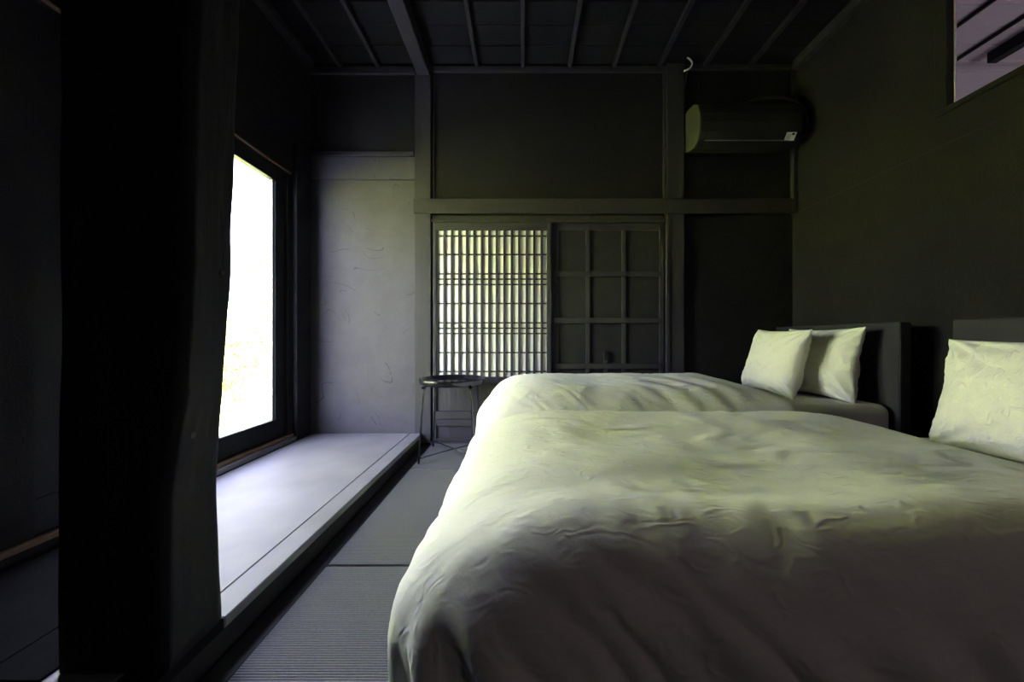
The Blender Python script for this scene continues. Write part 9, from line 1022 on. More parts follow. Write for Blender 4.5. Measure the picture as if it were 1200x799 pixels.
2,3,0,0,0,0,0,0,1,5,0,1,3,-8,5,-1,-4,9,-6,-1,0,-1,0,1,-2,0,5,-5,0,-4,4,1,-3,-5,11,-4,-5,1,0,6,2,-6,-1,-1,-2,6,-1,-4,0,0,2,0,1,1,-1,-2,4,-2,0,2,-6,-2,13,-3,-6,2,2,-5,0,3,0,0,-1,0,1,-1,-4,4,0,2,0,-3,1,1,0,1,2,-2,2,-2,
14,-9,2,-5,3,2,-4,2,-1,6,-6,0,2,-4,0,-1,-2,4,-1,-3,3,-1,-1,-4,-2,4,6,-3,-4,1,-4,-1,4,4,-2,-1,2,0,0,-2,1,-2,3,-1,-4,4,0,-4,2,1,3,3,-7,-5,9,-3,-3,3,-3,-1,5,-2,1,1,0,-1,1,-2,-5,7,-1,1,-3,4,-2,1,2,-2,3,1,-2,0,12,-7,-2,4,-6,5,-3,2,
1,4,-7,0,5,-6,-1,-1,1,-1,2,-4,1,2,1,-1,-7,-2,10,0,-2,-3,0,4,0,0,4,-2,-3,0,0,-1,-1,-6,6,2,-4,2,-1,2,0,-3,-1,9,-7,-2,6,-2,-5,3,6,-8,2,5,-3,-1,1,-1,1,-1,-6,7,0,-1,-6,4,3,-1,5,-1,0,-1,3,-3,6,1,-7,5,-1,2,-5,2,4,1,-5,-2,2,-1,0,0,
-1,1,0,-6,1,3,2,-4,3,-1,1,1,0,-1,0,1,1,-6,1,4,-1,-1,-1,1,0,-4,1,2,-1,1,-1,0,5,-4,-1,6,-8,2,1,0,3,-7,3,3,-4,-3,3,1,-1,0,1,-1,-5,7,2,-1,-3,-1,2,-2,6,-2,4,11,-14,3,7,6,-8,0,3,-6,1,-1,1,0,-2,-3,3,1,-1,1,-4,6,1,-3,1,-2,0,-3,
1,0,3,-1,1,-1,2,-3,5,-5,-1,0,0,-1,0,7,-6,1,0,-2,2,-1,-1,1,2,-4,3,2,-7,6,2,-7,0,3,-3,2,1,-4,1,4,-2,-1,2,-2,-6,8,-2,3,0,-4,0,-1,10,-1,-1,13,-10,0,-2,11,-3,-3,-1,-1,0,-4,1,3,3,-4,0,-1,2,-2,-3,8,-6,-5,4,4,1,-3,1,-1,2,-1,1,-2,2,-6,
8,-5,-1,0,1,-4,0,3,-1,2,2,0,-2,1,0,1,-3,-1,8,3,-9,-3,1,4,-6,4,0,-2,3,-2,-2,1,0,-2,2,0,-10,11,-4,3,1,-1,0,-8,16,-5,2,10,0,2,-7,5,-3,9,-10,-1,9,-7,-3,6,1,-9,3,0,4,4,-15,4,6,-5,3,3,-4,1,-1,-1,1,-1,1,-3,6,-5,2,2,-2,-3,3,-5,1,-2,
4,1,0,-1,-1,-4,2,6,-3,-9,8,0,-1,1,-2,4,3,-6,3,-1,0,-2,0,0,1,-1,-2,3,-9,7,-5,6,4,-4,-3,7,20,-16,-6,2,0,8,-2,-1,-2,7,-6,-2,12,-6,-9,9,1,-12,5,1,-3,3,2,-4,1,-4,3,2,-3,2,0,0,1,-2,3,-3,-2,2,2,4,-5,-1,0,1,2,-5,0,-2,6,1,-3,1,-2,0,
3,-4,-1,0,2,1,2,-7,4,-2,1,-1,0,1,1,-1,-1,1,0,1,-3,1,1,-3,6,-4,-10,17,6,-17,-5,0,-1,1,4,-6,4,4,-5,-2,12,-3,-11,12,-1,-11,1,-6,7,1,3,1,-2,-5,3,2,-1,0,0,0,1,-3,0,6,-3,-4,1,6,-5,3,2,-5,-1,-1,3,0,-3,3,-3,2,2,-2,-3,4,-1,0,-1,-3,2,-2,
3,-2,-1,2,0,-1,0,0,0,-2,2,-1,2,-6,0,1,9,-15,-2,12,9,-17,1,-3,0,1,11,-16,5,7,-6,-3,13,-7,-11,15,-2,-9,6,-5,-2,-1,4,2,1,-1,0,0,0,0,-1,0,3,1,-3,1,0,-4,2,3,-4,-2,3,0,3,-3,-3,7,-3,-1,-2,0,3,-5,2,-1,2,0,-2,-1,3,-2,0,3,-1,-1,-1,1,0,1,
-1,-3,1,0,2,0,0,0,0,-3,-5,14,9,-13,1,0,-2,-1,13,-11,-1,7,-6,-5,17,-6,-14,15,-1,-9,4,1,0,-1,0,0,0,0,-1,0,0,2,-3,-1,-1,-1,3,1,0,0,0,-2,1,0,0,-2,4,0,-4,1,4,-3,-1,1,1,-5,5,-4,0,2,3,-5,0,2,-2,0,-1,2,0,0,0,0,0,-2,0,-1,2,-1,0,3,
0,-3,-4,9,10,-6,-4,2,-7,3,6,-7,-2,7,-4,-6,15,-2,-13,14,-1,-5,3,1,-3,-1,0,1,0,1,-1,-2,0,5,-3,0,1,-2,-1,1,0,3,-2,-3,1,0,-1,-2,4,-4,3,2,-2,1,-3,1,0,-2,1,2,0,-4,2,-1,0,0,1,1,-1,-2,0,0,0,0,1,-1,5,-5,-1,1,-4,2,3,-4,-2,-1,7,1,-3,8,
-13,2,7,-7,-2,5,-4,-5,13,-2,-13,15,0,-10,1,6,-3,1,-1,3,0,-2,-1,-1,-1,4,-1,0,1,1,-3,-2,0,3,-1,-1,0,0,-3,3,3,-3,-3,4,-4,2,0,2,-3,2,-2,-3,2,-1,3,-1,0,1,-1,0,0,0,-1,0,1,3,-4,-6,8,-8,6,5,4,-1,-6,6,4,-6,2,4,-9,9,-6,-4,9,-4,-2,2,-4,-3,
10,-1,-13,13,5,-4,-3,4,-4,0,-2,1,4,0,-4,-2,-1,3,1,3,-1,1,-3,-4,1,2,1,-2,1,4,-9,1,1,0,0,3,-2,-1,-2,4,-3,-1,5,-1,2,-4,-1,2,-3,0,1,1,-1,0,4,-3,-4,8,-2,-5,8,-15,16,8,-5,-4,-2,2,6,-3,-4,8,-9,6,-2,-6,6,-1,0,2,-3,-1,6,-2,-10,8,3,-3,0,3,
-1,-2,-2,-1,1,2,0,1,-1,-1,-6,6,1,2,0,-2,-1,0,1,0,-2,7,-2,-1,-1,-1,2,-1,-4,2,-2,0,4,-2,-1,-2,2,0,-1,0,1,0,-1,1,2,1,1,-2,-1,1,0,0,-2,-10,-4,4,7,-4,-4,0,2,0,-4,9,-10,5,4,-10,4,0,2,-2,0,-2,6,-1,-5,2,2,-1,0,0,1,-1,-1,-1,1,0,-1,1,
1,6,-5,-3,1,0,2,-1,-1,0,0,0,-2,4,2,-2,-1,-3,0,2,-2,0,5,-5,-2,2,1,-1,1,-2,0,0,-1,2,-1,0,-2,4,0,3,0,-3,1,-1,-2,-14,6,8,4,0,-3,3,-6,1,1,7,-5,-3,6,-9,2,-1,3,-2,0,1,2,-1,1,1,3,-4,0,-1,0,0,0,0,-1,-1,0,-1,-3,0,3,0,1,-1,2,0,
0,0,-1,-3,-1,0,2,3,-2,1,-1,1,5,-7,0,1,-3,0,0,1,1,0,0,1,-1,3,0,1,-3,2,-8,10,0,-9,13,-4,-3,-5,2,0,2,4,-3,12,-9,-3,5,1,-4,1,4,-5,-2,1,1,2,1,-4,3,-5,8,-9,5,-1,0,0,-1,2,-1,-1,1,-2,1,1,0,0,0,0,0,-1,1,0,0,1,1,-2,-1,0,0,1,
-2,0,5,-6,0,0,-1,4,1,-1,-3,0,1,1,0,-1,-2,3,-1,3,-1,0,-11,7,0,-6,8,2,-2,-6,0,-1,0,4,-2,9,-3,-3,7,0,-8,0,7,-4,-2,-1,1,1,-1,0,1,-5,5,-1,2,-1,-2,0,-1,1,0,-1,1,-1,1,1,1,-1,1,0,0,0,0,-1,0,1,1,0,0,-1,-1,1,4,-9,-1,3,3,1,-4,-1,
1,0,0,2,-2,2,0,2,-5,0,1,5,4,1,-9,1,-3,-10,4,-7,6,0,-6,-2,-1,1,1,4,2,-9,6,9,-8,-7,11,-5,0,-3,1,2,-3,2,-3,3,-1,-1,1,1,0,-2,-1,2,0,-1,1,-1,-1,0,3,3,1,-1,-5,2,1,0,-1,1,2,-2,0,-1,1,-6,2,4,-2,-2,-2,1,-1,1,3,0,-1,1,-3,4,-3,2,
1,-3,-3,2,4,6,1,-1,1,-13,15,-4,-3,5,2,1,-9,-3,4,0,8,-11,-1,15,-6,-8,11,-5,0,-5,4,0,0,1,-1,1,0,-1,0,1,1,-1,-1,0,0,-1,0,0,-1,-1,-3,-1,1,9,-1,0,1,1,-1,-1,1,-2,1,-3,4,1,-4,-1,-3,6,0,0,-1,-3,0,-1,3,1,-1,1,-2,-3,6,-2,-9,-2,2,12,6,-5,
-4,-2,5,4,-4,-4,-2,10,-3,-7,0,-1,12,-8,-6,17,-7,-8,8,-2,-1,-1,1,0,-1,0,-1,0,1,1,0,1,1,1,0,-2,-1,0,0,2,2,2,2,-1,-4,-1,0,0,0,0,-1,0,1,-1,0,-3,-3,1,3,5,-7,-1,1,1,1,0,1,-2,1,-1,3,-1,3,-7,3,4,-3,-7,-8,18,11,-4,0,-2,2,1,2,-2,0,6,
-2,-10,1,3,5,-2,-9,11,1,-8,3,1,-1,0,-1,0,0,1,0,0,0,0,-1,2,0,-1,1,-1,-1,0,-1,-1,0,0,4,1,1,0,-1,-1,0,1,0,0,0,1,-1,3,-3,-4,-3,6,-1,-1,0,0,0,-1,0,2,0,2,3,-3,-2,-4,2,2,8,-8,-13,25,9,-9,2,-5,5,-13,4,-2,1,4,4,-8,-1,5,1,0,-5,2,
5,-4,0,1,2,1,-1,-3,-1,0,0,0,-1,1,-2,-1,1,1,2,0,1,1,1,-1,1,-2,1,0,0,0,1,0,-1,1,1,-1,-2,2,-5,1,4,-3,-5,7,-1,-1,0,0,0,1,-2,2,-2,1,1,0,0,0,-3,-2,13,-11,-13,19,-12,-12,4,-4,13,-17,0,0,2,6,0,-6,-2,3,1,1,-3,-1,2,2,-3,-1,0,-1,3,-1,
1,0,0,0,0,0,0,1,0,0,1,-1,-1,-1,0,0,1,0,1,1,0,0,0,0,0,0,1,-1,-2,4,-1,-3,5,-2,-6,5,0,0,0,0,-3,3,-2,3,-2,0,0,3,2,1,-4,-9,3,1,-3,14,-11,-8,2,1,11,-14,-1,0,-2,6,4,-3,-6,2,2,0,-2,1,-2,2,-3,0,2,-1,1,-1,1,0,0,0,1,0,0,0,
1,0,-1,0,1,1,-1,1,0,0,-1,1,0,0,0,0,4,-4,0,-1,-1,0,0,0,3,-2,-3,2,1,1,1,4,-2,0,-2,0,0,1,-3,-1,5,7,0,-2,-20,-19,4,16,-2,-2,-6,1,6,-2,-1,-5,-2,0,4,2,-2,0,0,0,-1,0,1,1,-1,-2,1,-1,0,0,0,2,0,-1,1,-2,0,-1,-1,3,2,-1,-1,-1,1,0,
0,2,2,2,-1,-3,-1,3,2,-2,0,-1,2,1,-2,-2,1,0,0,0,0,0,-3,1,2,-1,1,0,2,2,-2,0,2,3,2,3,-15,0,0,2,-2,2,-2,6,-2,-1,5,0,-2,-5,2,3,-2,1,0,0,-1,-1,1,1,1,-3,2,0,-1,1,-1,1,1,-3,3,-2,-2,3,-2,-1,2,2,3,-2,-1,0,-1,0,-3,1,3,1,-2,2,
0,1,0,-3,-1,-1,6,1,0,-2,0,0,2,2,-2,-2,1,-1,2,-2,2,3,-3,-9,3,0,5,-11,-2,-2,2,1,-1,3,-1,-1,0,-1,1,0,4,-1,-2,1,0,-1,-1,0,1,-2,-1,1,2,-1,1,0,-1,1,-2,1,3,-2,4,3,-5,-2,0,0,-1,0,1,2,0,-1,-2,1,1,1,0,-2,1,0,0,0,3,1,-1,-5,5,1,
1,0,0,-3,-1,2,1,-2,1,1,2,-1,-1,3,2,-3,1,-8,-14,-1,1,0,2,1,1,-1,3,-2,0,0,0,-2,2,-1,-1,-1,0,1,-1,1,1,-3,-1,0,0,0,2,0,-1,0,-1,1,0,-4,-1,5,2,1,-1,2,-3,1,0,1,-1,0,0,0,1,2,-4,0,4,1,1,-2,-1,1,0,-3,3,2,0,1,1,-1,1,0,1,0,
-3,0,3,-3,-4,2,7,7,0,-16,4,1,1,-2,1,-4,1,0,3,-1,-1,-1,1,-1,0,0,-1,1,0,3,-4,0,4,-4,0,-1,0,1,0,-1,1,-2,0,0,2,-1,0,0,-2,3,-2,4,2,-2,-2,2,-1,1,-1,-1,2,-1,0,1,2,1,-2,-1,1,3,0,-3,1,1,0,0,2,0,1,-1,-1,2,0,2,4,1,-6,-6,-4,21,
-11,0,0,-2,3,-1,-3,2,0,-1,1,1,0,-2,-3,1,-2,1,1,-2,-3,7,-5,1,4,-4,0,0,-1,1,-1,2,-1,-2,3,-1,2,-6,2,7,-2,-2,3,-3,-2,2,1,1,-4,5,0,-5,3,0,2,-4,2,5,2,-2,-3,1,0,0,2,0,0,0,-2,1,1,1,-2,7,-5,3,7,6,-4,-6,-15,7,-21,1,1,-2,2,5,-5,-1,
0,0,-3,0,0,1,-3,3,-2,-1,4,-2,-5,8,-9,3,6,-4,-1,-1,1,0,-2,4,-2,-4,4,-1,4,-2,-1,2,0,-3,-1,4,3,-4,-1,5,-6,2,1,-1,1,-2,7,-5,0,4,2,1,-1,0,-1,-1,2,1,1,-1,-1,2,0,2,-6,2,-2,-2,6,11,5,-11,5,-4,-15,4,0,-4,0,1,1,-1,-3,0,-1,2,-2,-1,0,-1,
0,-4,6,-1,-2,9,-12,2,3,-2,0,0,3,-4,0,5,-3,-3,1,2,3,-3,-2,3,-2,3,0,-4,3,1,-3,6,-3,-1,1,0,-1,-2,9,-2,-1,2,1,2,1,-1,2,-1,1,0,-2,0,0,5,1,0,-6,-4,-2,-2,1,15,14,-19,20,7,-19,-2,2,-3,0,-2,0,0,0,1,-3,0,1,-4,0,0,5,-7,4,-2,0,11,-14,4,
4,0,-2,-1,5,-7,-1,6,-3,-2,1,-1,-1,0,1,3,-2,0,1,0,-2,8,-5,-1,1,1,-2,1,-2,1,5,-2,3,1,-1,2,1,-2,3,1,3,2,-4,-3,-2,4,3,2,-1,-4,-1,-10,0,11,-19,1,4,0,1,-4,2,-1,0,-1,0,2,-2,-1,0,-2,-1,1,-1,0,7,-9,2,-1,-1,11,-10,0,1,-1,0,0,7,-6,0,4,
-2,-3,1,1,1,-1,-1,1,-1,-1,2,7,-8,0,1,1,-2,1,1,1,-1,1,3,-1,2,3,-2,1,0,0,-1,-2,7,5,-2,-5,-4,2,5,3,4,-3,12,-17,-10,-18,-1,-1,8,-6,2,-1,1,0,0,2,-3,-1,1,-2,-2,0,-1,2,-2,1,7,-6,-2,0,0,5,-4,-1,1,0,-1,-1,5,-4,0,3,0,0,-1,-2,1,-1,-1,3,
3,0,-4,0,1,0,0,-1,2,-1,2,-2,1,2,3,1,0,3,1,-1,-2,1,0,-3,2,6,6,-3,-6,-4,11,-1,-1,0,16,-13,-18,-1,0,0,2,1,1,-1,0,1,-2,0,0,-2,-1,-1,0,1,-1,1,0,-1,3,-3,-2,1,1,1,-2,0,1,0,0,-1,-1,1,1,1,-2,0,1,0,-1,1,1,0,-1,0,1,-1,3,-3,0,1,
0,1,0,1,2,-2,5,1,-3,1,5,-1,0,0,2,-5,1,0,7,-1,-1,-3,10,-3,-9,12,19,-20,1,2,2,-2,1,-1,1,1,-2,-1,0,0,-1,-2,0,0,0,0,0,-1,2,1,0,0,-3,3,-2,0,0,-1,0,1,2,3,-5,-1,0,1,0,0,-1,1,2,0,-2,0,0,0,4,-3,-1,2,-1,-1,0,1,0,2,1,-2,4,8,
-4,-2,3,-1,1,3,0,-4,2,-4,2,2,-9,8,18,-9,-14,22,-11,-5,2,-3,2,-1,0,0,-1,0,0,-1,-1,-1,-1,1,-1,0,0,-1,1,1,-1,3,-4,3,2,0,-3,-1,-1,2,-1,2,1,-1,-2,0,0,0,0,0,2,1,-4,0,1,0,0,0,0,0,0,2,5,-4,-2,1,-1,3,0,0,4,2,2,-2,0,1,-1,2,2,-2,
1,2,-3,3,-16,10,19,-11,-5,-17,1,-1,4,-1,-4,2,-2,0,1,-1,0,-2,-1,0,0,0,-1,-1,2,0,2,3,-2,3,-7,-1,7,1,-6,1,0,1,-3,0,5,-2,-3,1,0,0,1,1,-3,1,0,-1,4,-3,1,-1,3,-3,0,3,2,0,-3,-1,3,3,-3,-3,8,1,1,1,-3,-1,3,0,3,2,11,5,-7,-5,-17,14,7,0,
-16,2,-3,4,-5,3,-3,0,0,0,0,-1,-2,-1,1,0,0,0,0,-1,0,-1,3,2,-2,6,-7,-2,6,4,-7,1,-3,0,2,-1,5,-1,-4,0,0,3,-3,0,0,0,0,1,5,-6,4,1,-2,-2,-1,5,-1,0,-2,-1,1,3,-2,3,3,-2,6,4,-4,-3,-1,-1,1,-2,9,15,5,-9,-19,10,3,-11,-7,3,-2,6,-7,1,0,0,
-2,1,-1,-2,0,0,-1,0,1,0,0,-1,0,0,1,6,-3,3,-4,-3,5,2,-4,2,-5,-1,1,0,2,-1,2,2,-3,0,-1,0,-1,2,0,0,0,-2,2,5,-5,-1,4,2,-1,0,-5,3,7,-4,-5,6,2,-3,5,1,2,-1,-3,0,-4,-1,1,15,15,-7,-10,-3,-6,7,-14,-6,0,4,-2,1,-1,-1,1,-3,1,-2,0,0,0,-1,
0,0,1,0,-1,3,-5,5,2,-3,0,-3,8,-4,-3,5,-4,3,-2,-2,1,-1,0,0,0,0,1,0,2,-1,-1,1,1,-3,1,3,6,-8,3,6,-3,-3,-2,-1,9,-5,-2,8,0,-4,5,2,0,-3,-4,0,-1,1,-6,10,26,-4,-26,-13,7,12,-16,-7,7,-7,-1,-1,1,-1,0,-3,2,-1,-1,1,0,1,-1,-1,0,-1,0,2,-3,2,
1,-1,4,-3,0,1,1,2,-3,2,0,3,-5,0,-1,2,-1,-2,2,2,-4,1,3,-1,-3,3,2,-2,4,-4,6,2,1,-4,-7,6,5,-7,2,1,3,0,2,3,-1,-2,0,-3,11,7,-12,-8,22,4,-12,1,-4,19,2,-18,-5,1,0,0,-2,2,-5,0,0,0,-1,1,0,3,6,-9,1,-4,2,0,1,3,-4,1,0,1,-2,-1,2,-1,
-2,4,1,5,-7,4,-1,-3,-1,5,-4,-1,-1,2,3,1,-4,2,0,3,5,-8,7,0,1,-2,-6,4,2,-4,5,-4,5,4,3,5,-3,-2,1,-9,17,8,-14,-17,20,11,-25,-5,-1,5,-4,4,2,0,-6,-1,0,8,-9,-1,1,0,0,0,2,1,7,-7,-2,-1,5,0,-3,2,-5,0,1,2,-3,0,2,6,-6,-1,0,7,-7,1,11,-7,
-5,-2,1,1,-1,2,0,-2,1,4,-2,-1,0,2,10,-3,0,0,0,-3,6,-7,3,-3,1,-1,11,15,-3,4,-2,-26,2,26,-6,-23,5,13,-20,-11,3,11,-16,-3,3,0,-2,-4,1,5,-2,-4,3,-3,2,1,-2,1,-3,7,-1,0,1,3,-8,-2,0,0,6,0,-6,2,-1,5,-5,1,-1,2,1,-3,16,-11,-5,1,0,0,-2,5,-4,3,
2,6,-6,0,-4,1,3,3,-3,-2,7,-5,6,2,7,-9,-1,-9,14,13,3,-9,4,-14,0,19,1,-13,1,23,-13,-8,4,3,-9,-3,2,-2,-3,-1,5,2,-6,1,4,-6,-1,-2,4,3,-7,7,0,-1,4,-4,-6,1,2,-3,8,-1,-7,0,2,2,-3,0,6,1,-7,-1,13,-4,-9,3,-1,0,-1,11,-8,-2,7,3,-4,-3,-4,10,2,-7,
-5,7,0,2,-3,-1,9,2,1,-21,11,2,16,5,-7,-2,-8,10,13,-26,5,24,-23,-9,12,-12,-5,1,4,8,-12,2,2,9,-12,5,0,-7,7,-9,13,1,-12,2,-1,3,12,-6,-10,0,3,-3,13,-5,-9,2,3,3,2,0,0,-4,-3,-1,18,-2,-16,-1,2,6,-4,12,-11,-4,3,3,-2,-3,0,15,-1,9,-15,-1,1,1,-6,3,2,-2,
18,-14,-3,-4,18,13,-19,8,-15,
),)

def unpack(nx, ny, data):
    out = []
    for part in data:
        q = list(part)
        for i in range(nx+1):
            for j in range(ny+1):
                k = i*(ny+1)+j
                q[k] += (q[k-ny-1] if i else 0)+(q[k-1] if j else 0)-(q[k-ny-2] if i and j else 0)
        out.append(q)
    return [(a/1000, b/1000, c/1000) for a, b, c in zip(*out)]
def hang_folds(p):
    # soft gathers hanging from the near edge, slanting towards the head, deepest by the foot corner
    x, y, z = p
    if z > .38: z += (.042*math.exp(-((y+.44)/.10)**2)-.018*math.exp(-(y/.25)**2))*min(1, max(0, (x-.05)/.2))
    if x < .1 and z < .40: x += (.1-x)*.25*min(1, (.40-z)/.15)     # the foot hangs closer in
    if y > -.30: return (x, y, z)
    k = min(1, max(0, (.50-z)/.16))*min(1, (-.30-y)/.12)
    u = x+(z-.45)*.55+.03*math.sin(z*9+x*5)
    f = 0
    for q, (c, w_, a) in enumerate(((.10, .022, .030), (.20, .030, .026), (.335, .018, .036), (.45, .040, .022), (.56, .020, .030), (.70, .034, .020), (.83, .022, .022), (.98, .05, .018), (1.15, .024, .018), (1.32, .045, .014), (1.5, .025, .014))):
        f += 2.0*a*math.exp(-((u-c)/w_)**2)*(.6+.4*math.sin(z*7+q))
    return (x-.25*f*k, y-f*k, z)
def duvet(data, nx, ny, loc, label, sx=1, sy=1, sz=1, folds=False, room=(-.9, .54)):
    co = unpack(nx, ny, data)
    lo, hi = room
    def keep(v):       # the sides hang straight beside a wall or a neighbouring bed
        if v > .455: return .455+(hi-.455)*math.tanh((v-.455)/(hi-.455))
        if v < -.455 and lo > -.9: return -.455-(-lo-.455)*math.tanh((-v-.455)/(-lo-.455))
        return v
    co = [(x, keep(y), z) for x, y, z in co]
    if folds: co = [hang_folds(p) for p in co]
    else: co = [(x, y, z+.009*min(1, max(0, (-y)/.3))*math.exp(-((x-1.15)/.42)**2)*(1-2*abs(math.sin(17*x+9*y+1.5*math.sin(7*y+3*x))))) for x, y, z in co]
    fs = [(i*(ny+1)+j, (i+1)*(ny+1)+j, (i+1)*(ny+1)+j+1, i*(ny+1)+j+1) for i in range(nx) for j in range(ny)]
    me = bpy.data.meshes.new('duvet'); me.from_pydata([(a*sx, b*sy, c*sz) for a, b, c in co], [], fs)
    me.polygons.foreach_set('use_smooth', [True]*len(fs))
    o = link('duvet', me, M['linen']); o.location = loc
    md = o.modifiers.new('thickness', 'SOLIDIFY'); md.thickness = .022; md.offset = -1
    md = o.modifiers.new('smooth', 'SUBSURF'); md.levels = 1; md.render_levels = 1
    return tag(o, label, 'duvet', 'white duvets')
duvet(DATA_NEAR, 88, 80, (-.185, 1.05, 0), 'white cotton duvet hanging in folds over the near bed', 1.07, 1.12, .865, folds=True)
duvet(DATA_FAR, 88, 80, (-.20, 2.22, 0), 'white cotton duvet over the far bed below the shoji screen', 1.06, .92, .955, room=(-.56, .505))

# ------------------------------------------------------------------ pillows
def pillow(loc, wd, ht, th, lean, yaw, label, seed, roll=0, sag=.0):
    """upright pillow: local x = thickness, y = width, z = height, leaning back by 'lean'"""
    n = 56; bm = bmesh.new(); G = {}
    rnd = random.Random(seed); o3 = Vector((seed*3.1, seed*1.7, 0))
    for side in (1, -1):
        for i in range(n+1):
            for j in range(n+1):
                u = -1+2*i/n; v = -1+2*j/n
                edge = i in (0, n) or j in (0, n)
                if edge and side == -1: G[(side, i, j)] = G[(1, i, j)]; continue
                uu = math.sin(u*PI/2)*.35+u*.65; vv = math.sin(v*PI/2)*.35+v*.65
                # seams pull in between the corners, corners stay out as ears
                pu = 1-.085*(1-vv*vv)*abs(uu)**1.5-.0; pv = 1-.075*(1-uu*uu)*abs(vv)**1.5
                y = uu*pu*wd/2; z = vv*pv*ht/2
                a = max(0, 1-abs(uu)**2.6); b = max(0, 1-abs(vv)**2.6)
                t = th/2*(a*b)**.46
                # tension folds running in from the corners and seams
                r = max(abs(uu), abs(vv))
                f = 0
                for (cu, cv) in ((1, 1), (-1, 1), (1, -1), (-1, -1)):
                    du, dv = uu-cu*1.05, vv-cv*1.05; d = math.hypot(du, dv); ang = math.atan2(dv, du)
                    f += math.sin(ang*15+seed*2+cu+2*cv)*.007*math.exp(-((d-.45)/.32)**2)
                f += .010*noise.noise(Vector((uu*2.2, vv*2.2, side*3))+o3)+.005*noise.noise(Vector((uu*6, vv*5, side*5))+o3)
                f += .006*noise.noise(Vector((uu*(14 if abs(vv) > abs(uu) else 3), vv*(3 if abs(vv) > abs(uu) else 14), side))+o3)*max(0, r-.45)*1.8
                x = side*(t+f*min(1, t/(th*.12)))
                if edge: x = .006*math.sin(9*uu+5*vv+seed)
                # weight settles low
                x *= 1+.14*(-vv)
                z2 = z-sag*math.exp(-(uu*1.4)**2)*(vv > 0)*vv
                G[(side, i, j)] = bm.verts.new((x, y, z2+ht/2))
    for side in (1, -1):
        for i in range(n):
            for j in range(n):
                q = [G[(side, i, j)], G[(side, i+1, j)], G[(side, i+1, j+1)], G[(side, i, j+1)]]
                try: bm.faces.new(q if side == 1 else q[::-1])
                except ValueError: pass
    bmesh.ops.recalc_face_normals(bm, faces=bm.faces)
    o = build('pillow', bm, M['linen_pillow'], None, smooth=True)
    o.location = loc; o.rotation_euler = (roll, lean, yaw)
    md = o.modifiers.new('smooth', 'SUBSURF'); md.levels = 1; md.render_levels = 1
    return tag(o, label, 'pillow', 'white bed pillows')
pillow((1.79, 2.13, .47), .52, .43, .16, .16, .04, 'white pillow against the far headboard, behind the plump front pillow', 3)
pillow((1.57, 2.235, .475), .50, .425, .17, .24, -.06, 'plump white pillow standing in front of another on the far bed', 5, .02)
pillow((1.56, .99, .425), .68, .41, .20, .20, .0, 'large white pillow leaning at the head of the near bed', 9)

# ------------------------------------------------------------------ garden outside the window
GZ = -.32
struct(box('floor', -4.15, XL-.15, -2.0, 9.0, GZ-.1, GZ, M['gravel'], None, 0))
def hill():
    bm = bmesh.new(); n = 60; V = {}
    for i in range(n+1):
        for j in range(n+1):
            x = -4.1-26*i/n; y = -12+44*j/n
            d = -4.1-x; h = GZ-.02+min(d*.20, .6+d*.14)+.6*noise.noise(Vector((x*.25, y*.25, 1)))*min(1, d/3)+.15*noise.noise(Vector((x, y, 2)))*min(1, d)
            V[i, j] = bm.verts.new((x, y, h))
    for i in range(n):
        for j in range(n): bm.faces.new((V[i, j], V[i, j+1], V[i+1, j+1], V[i+1, j]))
    bmesh.ops.recalc_face_normals(bm, faces=bm.faces); return bm
h = build('garden_slope', hill(), M['grass'], smooth=True); h['kind'] = 'structure'
def hz(x):
    d = -4.1-x; return GZ+min(d*.20, .6+d*.14) if d > 0 else GZ
def foliage(seed, n, rx, rz_, z0, size):
    rnd = random.Random(seed); vs_ = []; fs_ = []
    blobs = [(Vector((rnd.uniform(-.6, .6)*rx, rnd.uniform(-.6, .6)*rx, z0+rz_*rnd.uniform(-.6, .7))), rnd.uniform(.25, .5)*rx) for _ in range(26)]
    for _ in range(n):
        c, r = rnd.choice(blobs)
        d = Vector((rnd.gauss(0, 1), rnd.gauss(0, 1), rnd.gauss(0, .7))).normalized(); p = c+d*r*rnd.uniform(.6, 1.05)
        nrm = (d+Vector((rnd.uniform(-.7, .7), rnd.uniform(-.7, .7), rnd.uniform(0, 1.0)))).normalized()
        a = nrm.orthogonal().normalized(); b = nrm.cross(a); q = rnd.uniform(0, 2*PI)
        e1 = a*math.cos(q)+b*math.sin(q); e2 = nrm.cross(e1); s = size*rnd.uniform(.6, 1.3)
        k = len(vs_); vs_ += [p-e1*s, p-e2*s*.42+nrm*s*.1, p+e1*s, p+e2*s*.42+nrm*s*.1]; fs_ += [(k, k+1, k+2), (k, k+2, k+3)]
    me = bpy.data.meshes.new('foliage'); me.from_pydata(vs_, [], fs_); return me
fm = [foliage(1, 5200, .75, .55, .70, .055), foliage(2, 5200, .85, .60, .75, .05), foliage(3, 7000, 1.25, 1.0, 2.3, .085)]
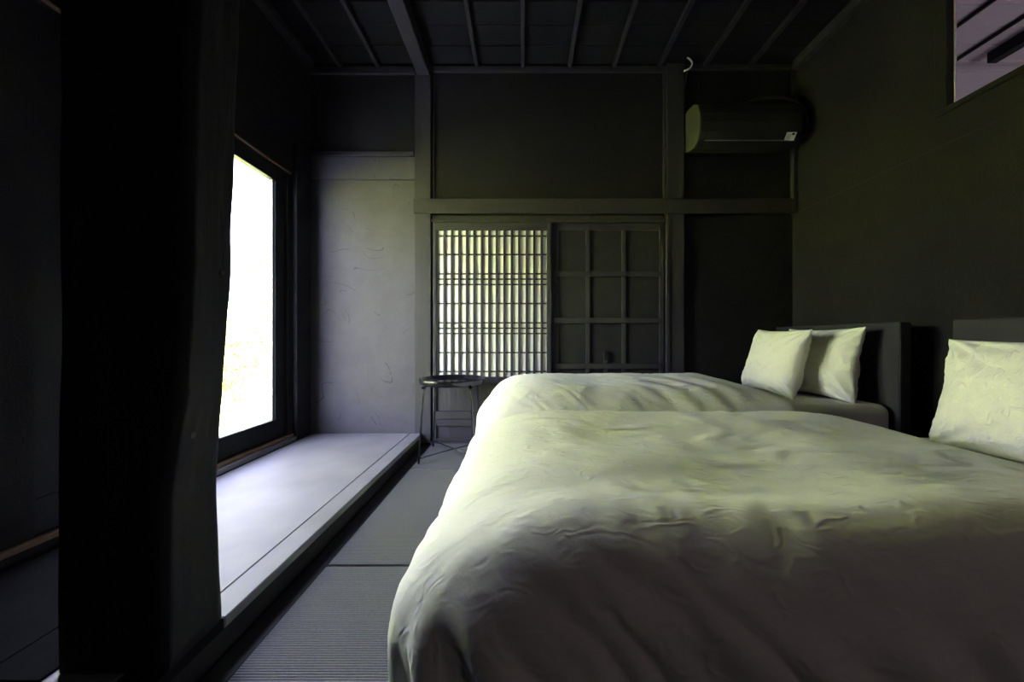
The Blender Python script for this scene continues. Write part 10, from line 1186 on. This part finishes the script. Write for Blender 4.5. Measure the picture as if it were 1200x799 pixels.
def plant(kind, x, y, s, rz, leafm, label, group):
    cat = 'tree' if kind == 2 else 'shrub'
    t = thing('garden_tree' if kind == 2 else 'garden_shrub', (x, y, hz(x)-.05), label, cat, group, rz); t.scale = (s, s, s)
    me = fm[kind] if leafm == 'leaf' else fm[kind].copy()
    o = bpy.data.objects.new('foliage', me); COL.objects.link(o); o.parent = t; o['kind'] = 'stuff'
    if not me.materials: me.materials.append(M[leafm])
    elif leafm != 'leaf': me.materials[0] = M[leafm]
    if kind == 2:
        tube('trunk', spline([(0, 0, -.15), (.05, .02, .8), (-.04, .05, 1.6), (.03, 0, 2.6)], 4), [.09-.0045*i for i in range(13)], M['bark'], t, 10)
    else:
        bm = bmesh.new()
        for k in range(5):
            a = k*1.256+rz; add_tube(bm, [(0, 0, -.1), (.12*math.cos(a), .12*math.sin(a), .3), (.4*math.cos(a), .4*math.sin(a), .9)], [.018, .014, .006], 6)
        build('stems', bm, M['bark'], t, smooth=True)
gs, gt = 'garden shrubs outside the window', 'garden trees outside the window'
rnd = random.Random(4)
plant(0, -4.7, 5.7, 1.0, .3, 'leaf', 'leafy green shrub beyond the gravel, low in the window pane', gs)
plant(1, -6.1, 7.2, 1.0, 1.3, 'leaf2', 'yellow-green shrub rising behind the nearest shrub', gs)
plant(0, -4.8, 4.2, 1.0, 2.2, 'leaf2', 'yellow-green shrub hidden by the post, near the gravel', gs)
plant(1, -6.6, 12.0, 1.2, 4.0, 'leaf', 'broad green shrub half way up the garden slope', gs)
plant(2, -7.0, 10.8, 1.0, .5, 'leaf2', 'tall pale green tree at the middle of the window', gt)
plant(2, -9.8, 14.2, 1.15, 2.5, 'leaf2', 'pale tree furthest up the slope behind the tall tree', gt)
plant(2, -9.0, 6.6, 1.6, 3.6, 'leaf', 'green tree left of the tall pale tree, behind the post', gt)
plant(0, -4.9, 1.6, 1.0, 1.0, 'leaf', 'green shrub opposite the window across the gravel', gs)
plant(2, -8.2, 2.0, 1.65, 5.1, 'leaf', 'green tree straight across from the window', gt)
plant(2, -13.5, 4.4, 2.3, 1.9, 'leaf2', 'unseen great pale tree at the top of the slope, added to cover sky', gt)  # tree out of view, added to hide sky and green the light indoors
plant(2, -7.6, -2.6, 1.0, 4.4, 'leaf2', 'pale green tree towards the left end of the garden', gt)
